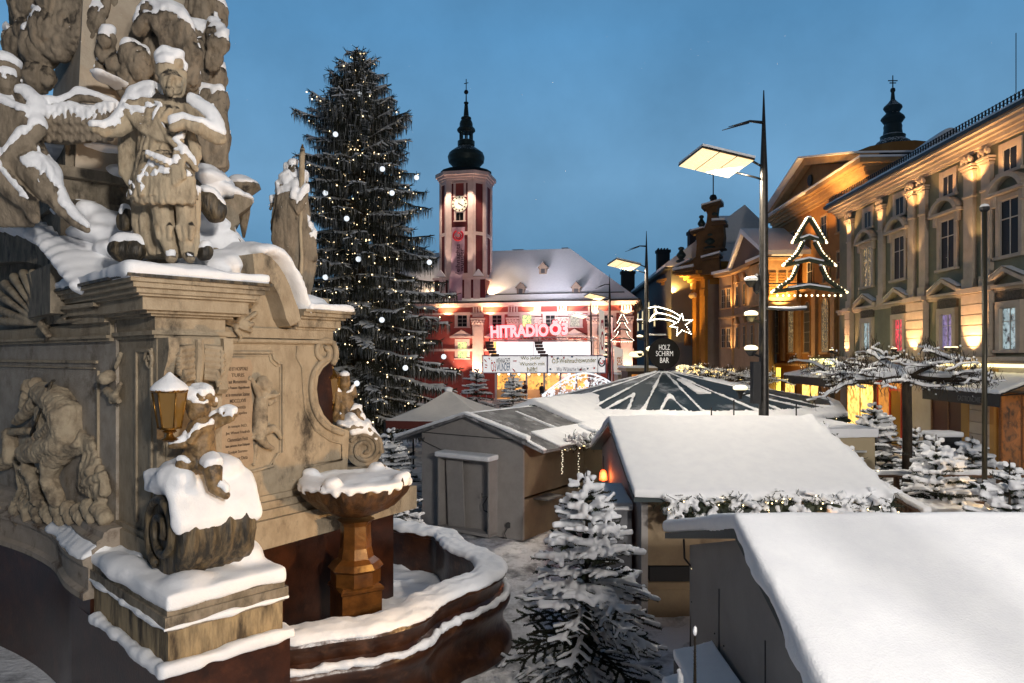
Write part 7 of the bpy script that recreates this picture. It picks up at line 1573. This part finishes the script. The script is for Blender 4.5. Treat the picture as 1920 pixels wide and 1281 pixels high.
L2, h2 = street_lamp('second tall street lamp, beside the round bar sign', 1212, 41)
L3, h3 = street_lamp('third street lamp, next to the stage banners', 1143, 60.7, s=.98)
L4, h4 = street_lamp('farthest street lamp, faint against the town hall front', 1108, 70, s=.87, foot=False)
L0, h0 = street_lamp('street lamp behind the viewpoint', 0, -2.4, foot=False, at=6.05)
for h_, e in ((h1, 800), (h2, 700), (h3, 400)):
    o = light('AREA', h_+V((0, 0, -.12)), e, LAMP_C, h_+V((0, 0, -5)), .8)
light('AREA', h0+V((0, 0, -.12)), KEY, KEYC, (1.5, 7, 1), 1.1)
L9, h9 = street_lamp('added lamp, unseen far behind the viewpoint', 0, -13.5, foot=False, at=11.5)
light('AREA', h9+V((0, .3, -.12)), KEY2, KEYC2, (.5, 11, 2), 1.2)  # added key light from the right, off the row of real lamps
# floodlit brass reflections on the near pole: the side floods shine up
light('SPOT', (W(1408, 668, 19).x, 18.8, 5.0), 120, (1, .75, .25), (7.0, 19.3, 8), .1, spot=60)
# black junction box on the near pole
b = MB(); x = W(1418, 668, 19.1).x; b.bx(x-.12, x+.1, 19.0, 19.25, H-1.3, H-.15); tobj('junction_box', b, M_black, 'black box strapped low on the nearest lamp post', 'box')
b = MB(); b.ell((x+.02, 19.12, H+2.0), (.13, .13, .3), 8); tobj('loudspeaker', b, M_iron, 'dark loudspeaker on the nearest lamp post under the tree figure', 'speaker')

# light figures
M_garl = surf('figure_garland', (.02, .03, .015), (.05, .05, .03), scale=20, rough=.9, bump=1)
def figure_tree(label, cx, yt, yb, hw, Y, r, group='lit tree figures on lamp posts', xb=None, nl=1.0):
    """flat garland tree outline in three tiers with bulbs, a real frame hanging on the post"""
    o = thing('light_tree_figure', label, 'light figure', W(cx, yb, Y), 0, group); k = Y/F
    h = yb-yt; T = [(0, yt), (.30, yt+.30*h), (.12, yt+.30*h), (.62, yt+.60*h), (.28, yt+.62*h), (1.0, yb)]
    g = MB(); bl = MB(); s = MB()
    for sd in (-1, 1):
        P = [W(cx+sd*hw*a, y, Y) for a, y in ((.02, yt), (.18, yt+.12*h), (.42, yt+.31*h))], [W(cx+sd*hw*a, y, Y) for a, y in ((.16, yt+.31*h), (.34, yt+.46*h), (.68, yt+.61*h))], [W(cx+sd*hw*a, y, Y) for a, y in ((.33, yt+.63*h), (.5, yt+.79*h), (1.0, yt+.96*h))]
        for pp in P:
            g.tube(pp, r, 7); q = smooth_path(pp, 5)
            for i, c in enumerate(q):
                off = V((sd*r*1.1, -.02, -r*.2)); bl.ell(c+off, r*.62, 6)
                if i % 2 == 0: s.ell(c+V((0, 0, r*.7)), (r*.9, r*.9, r*.5), 6)
    for a, y in ((.42, yt+.31*h), (.68, yt+.61*h), (1.0, yt+.96*h)):
        pp = [W(cx+hw*a*u, y-(.07*h*(1-abs(u)) if 1 else 0)*(1.0), Y) for u in (-1, -.6, 0, .6, 1)]; g.tube(pp, r*.95, 7); s.tube([p+V((0, 0, r*.75)) for p in pp[1:4]], r*.75, 7)
        if a == 1.0:
            for i in range(12): bl.ell(W(cx+hw*(-.9+1.8*i/11), y+1.5, Y)+V((0, 0, -r*1.3)), r*.55, 6)
    obj('garland_frame', g, M_garl, o, True); tag(obj('bulbs', bl, G_bulbw if Y > 40 else glow('figure_bulb', (1, .80, .42), 3.2), o, True), kind='stuff'); obj('snow_cover', s, M_snow, o, True)
    return o
t1 = figure_tree('garland tree figure with warm bulbs mounted on the nearest lamp post', 1517, 410, 553, 66, 19.0, .062)
b = MB(); b.tube([W(1434, 481, 19.2), W(1500, 481, 19.2)], .02, 5); b.tube([W(1434, 532, 19.2), W(1535, 532, 19.2)], .02, 5); b.tube([W(1434, 578, 19.2), W(1480, 581, 19.1), W(1512, 579, 19.1)], .04, 6); obj('mounting_arm', b, M_iron, t1)
b = MB(); b.tube([W(1440, 577, 19.2), W(1480, 578, 19.1), W(1512, 576, 19.1)], .045, 6); obj('arm_snow', b, M_snow, t1, True)
t2 = figure_tree('small pale tree figure on the third lamp post before the town hall corner', 1167, 590, 640, 20, 58.5, .05)
cm = thing('comet_figure', 'garland comet figure with trailing tail on the second lamp post', 'light figure', W(1270, 610, 40.8), 0)
g = MB(); bl = MB(); s = MB(); Yc = 40.8; ZC = lambda x, y: W(x/6.404+1060, y/6.404+520, Yc)
for pl in ([(1000, 380), (1080, 365), (1180, 385), (1280, 420), (1380, 480)], [(1080, 395), (1100, 435), (1180, 450), (1280, 480), (1360, 520)], [(1010, 540), (1050, 470), (1100, 440)], [(1020, 530), (1080, 515), (1170, 515), (1260, 530), (1320, 555)]):
    q = smooth_path([ZC(*p) for p in pl], 6); g.tube(q, .055, 6)
    for i, c in enumerate(q): bl.ell(c+V((0, -.06, .05)), .038, 6)
stp = [ZC(x, y) for x, y in ((1395, 445), (1415, 520), (1520, 520), (1440, 575), (1505, 685), (1395, 640), (1335, 705), (1340, 610), (1255, 595), (1350, 540))]
g.tube(stp+[stp[0]], .085, 6)
for i in range(10):
    for u in (0, .25, .5, .75): bl.ell(stp[i].lerp(stp[(i+1) % 10], u)+V((0, -.10, .02)), .036, 6)
obj('garland_frame', g, M_garl, cm, True); tag(obj('bulbs', bl, G_bulbw, cm, True), kind='stuff')
b = MB(); b.tube([ZC(1010, 690), ZC(1210, 688)], .05, 6); obj('mounting_arm', b, M_white, cm)
# thin pole at right with lantern-like cap
b = MB(); x = W(1846, 668, 16).x; b.tube([(x, 16, 0), (x, 16, H+(HY-398)*16/F)], .055, 8); pl_ = thing('flag_pole', 'slender pole with a snow cap before the green house', 'pole', (x, 16, 0)); obj('shaft', b, surf('olive_pole', (.05, .045, .03), rough=.4, metal=.4), pl_, True); b = MB(); zt = H+(HY-398)*16/F; b.lathe([(.05, 0), (.10, .05), (.10, .12)], (x, 16, zt), 10); obj('pole_cap', b, M_iron, pl_); b = MB(); b.ell((x, 16, zt+.13), (.10, .10, .07), 8); obj('snow_cap', b, M_snow, pl_, True)

# ================= BARE POLLARD TREES =================
def pollard(name, label, x, y, zf, spread, seed, trunkr=.13, squash=.55, bulbs=False, n_main=7):
    rr = random.Random(seed); o = thing(name, label, 'tree', (x, y, 0), 0, 'bare pollard planes on the square'); t = MB(); s = MB(); bl = MB()
    t.tube([(x, y, 0), (x+.02, y, zf*.6), (x, y, zf)], [trunkr*1.15, trunkr, trunkr*.95], 10); t.ell((x, y, zf), trunkr*1.4, 8)
    tw = MB()
    def br(p, d, L_, r, lv):
        n = 5; pts = [p]; dd = V(d)
        for i in range(n):
            dd = (dd+V((rr.gauss(0, .28), rr.gauss(0, .28), rr.gauss(.0, .14)))).normalized(); dd.z *= .75; pts.append(pts[-1]+dd*L_/n)
        rad = [r*(1-.45*i/n)*rr.uniform(.85, 1.25) for i in range(n+1)]; t.tube(pts, rad, 6)
        s.tube([q+V((0, 0, a*.75)) for q, a in zip(pts, rad)], [a*rr.uniform(.9, 1.25)+.012 for a in rad], 6)
        if bulbs:
            for i in range(int(L_*9)): f = rr.random()*n; j = min(int(f), n-1); bl.ell(pts[j].lerp(pts[j+1], f-j)+V((0, -.03, .02)), .03, 5)
        if lv < 3:
            for i in range(rr.choice((2, 3, 3))):
                f = rr.uniform(.35, 1)*n; j = min(int(f), n-1); q = pts[j].lerp(pts[j+1], f-j); d2 = (dd+V((rr.gauss(0, .75), rr.gauss(0, .75), rr.gauss(-.05, .22)))).normalized(); br(q, d2, L_*rr.uniform(.45, .72), r*.62, lv+1)
        for i in range(4 if lv > 0 else 2):
            f = rr.random()*n; j = min(int(f), n-1); q = pts[j].lerp(pts[j+1], f-j); l_ = rr.uniform(.12, .4); e = V((rr.gauss(0, .25), rr.gauss(0, .25), rr.choice((1, 1, 1, -.6)))).normalized(); m_ = q+e*l_*.5+V((rr.gauss(0, .04), 0, 0)); tw.tube([q, m_, q+e*l_], [.011, .008, .004], 4)
            if rr.random() < .08: s.ell(q+e*l_, .03, 5)
    for k in range(n_main):
        a = 2*math.pi*k/n_main+rr.uniform(-.3, .3); br(V((x, y, zf)), V((math.cos(a), math.sin(a)*1.0, rr.uniform(-.02, .22))).normalized(), spread*rr.uniform(.42, .6), trunkr*.72, 0)
    obj('trunk', t, M_bark, o, True); obj('twigs', tw, M_bark, o); obj('snow_cover', s, M_snow, o, True)
    if bulbs: tag(obj('bulbs', bl, glow('branch_bulb', (1, .68, .22), 3.2), o), kind='stuff')
pollard('pollard_tree', 'bare pollard with snow-laden level limbs before the green house', W(1700, 668, 19.5).x, 19.5, H-.55, 3.1, 3, .125, n_main=11)
pollard('pollard_tree', 'pollard wound with warm lights right of the round sign', W(1325, 668, 38).x, 38, H-1.05, 3.3, 8, .12, bulbs=True)
pollard('pollard_tree', 'far pollard with snowy limbs beside the lamp post box', W(1398, 668, 36).x, 36, H-1.1, 2.6, 12, .10)
pollard('pollard_tree', 'pollard lit yellow by the lit shop sign', W(1560, 668, 33).x, 33, H-.75, 2.6, 19, .11)
light('POINT', (W(1548, 668, 34).x, 34.5, 4.4), 300, (1, .75, .2), size=.4)
for i, (px, py, Y_) in enumerate(((1388, 729, 20.5), (1281, 690, 62), (1225, 655, 40), (1193, 665, 55))):
    p = W(px, py, Y_); k = Y_/20; o = thing('bowl_lamp', ['snow-filled bowl lamp low on the near post over the bar tent', 'bowl lamp under the comet star by the church', 'bowl lamp left of the second lamp post', 'distant bowl lamp before the dark kiosk'][i], 'lamp', p, 0, 'snow-filled bowl lamps')
    b = MB(); b.lathe([(.05*k, -.3), (.07*k, -.16), (.16*k, -.04), (.2*k, 0)], p, 10); b.tube([p+V((0, 0, -.2)), p+V((.45*k, .1, -.12))], .025, 5); obj('bowl', b, M_iron, o); b = MB(); b.ell(p+V((0, 0, .02)), (.22*k, .22*k, .09*k), 10); obj('snow_cap', b, G_cap, o, True)
# ================= FLOODLIGHTS OF THE FACADES =================
def up(fr, x, d, z, e, c=(1, .55, .22), aim=None, spot=60, size=.12): light('SPOT', fr.w(x, -d, z), e, c, fr.w(x, -.0, aim), size, spot=spot)
for px, e in ((867, 500), (897, 900), (935, 420), (1070, 420), (1113, 800), (1175, 900)): up(FT, FT.sz(px, 600)[0], 1.6, 1.5, e*4.2, (1, .62, .42), 9.5, 70)
for px in (840, 920, 1000, 1060, 1120, 1175): up(FT, FT.sz(px, 600)[0], 1.0, 9.3, 900, (1, .62, .30), 11.0, 110)
light('SPOT', FT.w(FT.sz(945, 600)[0], -3.5, 5.0), 500, (1, .03, .22), FT.w(FT.sz(945, 600)[0], 0, 7.8), .1, spot=70)
for x in (-2.6, -1.2, 1.2, 2.6): light('SPOT', TM@V((x, -3.9, 13.8)), 450, (1, .74, .56), TM@V((x*.75, -2.3, 22)), .12, spot=50)
for x in (-1.25, 1.25, -2.3, 2.3): light('SPOT', TM@V((x, -3.9, 24.4)), 1000, (1, .74, .54), TM@V((x, -2.6, 17)), .1, spot=70)
light('SPOT', TM@V((3.4, -2.6, 11.9)), 1100, (1, .66, .36), TM@V((6, 4.5, 14.5)), .2, spot=90)
light('SPOT', TM@V((-3.4, -2.6, 11.9)), 700, (1, .66, .36), TM@V((-6, 4.5, 14.5)), .2, spot=90)
light('POINT', FS.w(4, .5, 2.9), 120, (1, .6, .3), size=.4); light('POINT', FS.w(8, .5, 2.9), 120, (.7, .55, 1), size=.4)
for px, e in ((1597, 60), (1725, 90), (1838, 130)): up(FG, bays(px), .95, 4.8, e*7, (1, .54, .24), 6.5, 75, .08)
for px, e in ((1597, 55), (1656, 30), (1724, 60), (1838, 70), (1780, 25), (1895, 30)): up(FG, bays(px), .75, 12.0, e*4.5, (1, .50, .18), 14.0, 120, .06)
for px in (1724, 1838): up(FG, bays(px), .7, 9.0, 160, (1, .6, .25), 12.3, 60, .06)
for px in (1460, 1490, 1525, 1560, 1600): up(FO, FO.sz(px, 400)[0], 1.9, 13.6, 420, (1, .50, .15), 16.8, 110)
up(FO, FO.sz(1600, 400)[0], 2.4, 14.6, 1300, (1, .55, .16), 17.0, 110)
up(FO, 8, 4, 3.4, 500, (1, .6, .2), 6, 120)
light('SPOT', FC.w(c_ if 0 else FC.sz(1296, 610)[0], -2.2, 11.5), 3000, (1, .55, .13), FC.w(FC.sz(1296, 610)[0], 0, 15.5), .15, spot=95)
light('SPOT', FC.w(FC.sz(1290, 610)[0], -5, 5.5), 3800, (1, .50, .08), FC.w(FC.sz(1296, 610)[0], 0, 10.5), .2, spot=75)
up(FY, .2, 1.0, 4.6, 900, (1, .6, .28), 8, 60); up(FY, .2, 1.0, 8.8, 900, (1, .55, .2), 12.4, 80); up(FY, 5, 2.0, 8.6, 400, (1, .55, .2), 12.4, 110)
light('SPOT', ((a.x+c.x)/2 if 0 else W(1466, 668, 53).x, 52.8, 8.4), 2200, (1, .6, .22), (W(1466, 668, 54).x, 54.2, 11), .1, spot=90)
light('AREA', FG.w(bays(1830), -.6, 4.3), 60, (1, .75, .3), FG.w(bays(1830), -1, 0), 1.2)
light('POINT', FG.w(bays(1665), -1.5, 3.2), 90, (1, .45, .12), size=.2)
light('POINT', FG.w(bays(1900), -1.2, 2.6), 25, (1, .45, .12), size=.2)
light('POINT', (5.5, 11.9, 1.7), 14, (1, .5, .2), size=.15)   # goods lamps under the eave of the broad stall
light('SPOT', V((-1.6, 9.9, 2.2)), 20, (1, .5, .12), (-2.5, 10.6, 1.3), .15, spot=90)
light('POINT', (10.2, 14.6, 1.9), 16, (1, .6, .2), size=.15)

b = MB()
for k in range(160):
    p = W(R.uniform(0, 1920), R.uniform(0, 1000), R.uniform(3, 12)); 
    if p.z > .3: b.ell(p, R.uniform(.0010, .0022), 4)
tag(obj('snowflakes', b, M_white), kind='stuff')

light('SPOT', FS.w(3, .5, 5.6), 30000, (.94, .90, 1), (8, 80, 15.5), 3, spot=34)  # added flood without a lamp, whitens the snowy town hall roof
light('SPOT', FS.w(9, .5, 5.6), 20000, (.94, .90, 1), (3, 80, 15.5), 3, spot=34)  # second added roof flood, likewise no fixture
light('SPOT', FS.w(5, 1.5, 5.6), 1500, (1, .45, .5), FS.w(5, 14, 7), .1, spot=120)

light('SPOT', (1.72, 8.1, 2.55), 620, (1, .60, .26), (-3.1, 9.2, 4.0), .12, spot=95)   # added warm flood on the monument, set near the small plug lamp
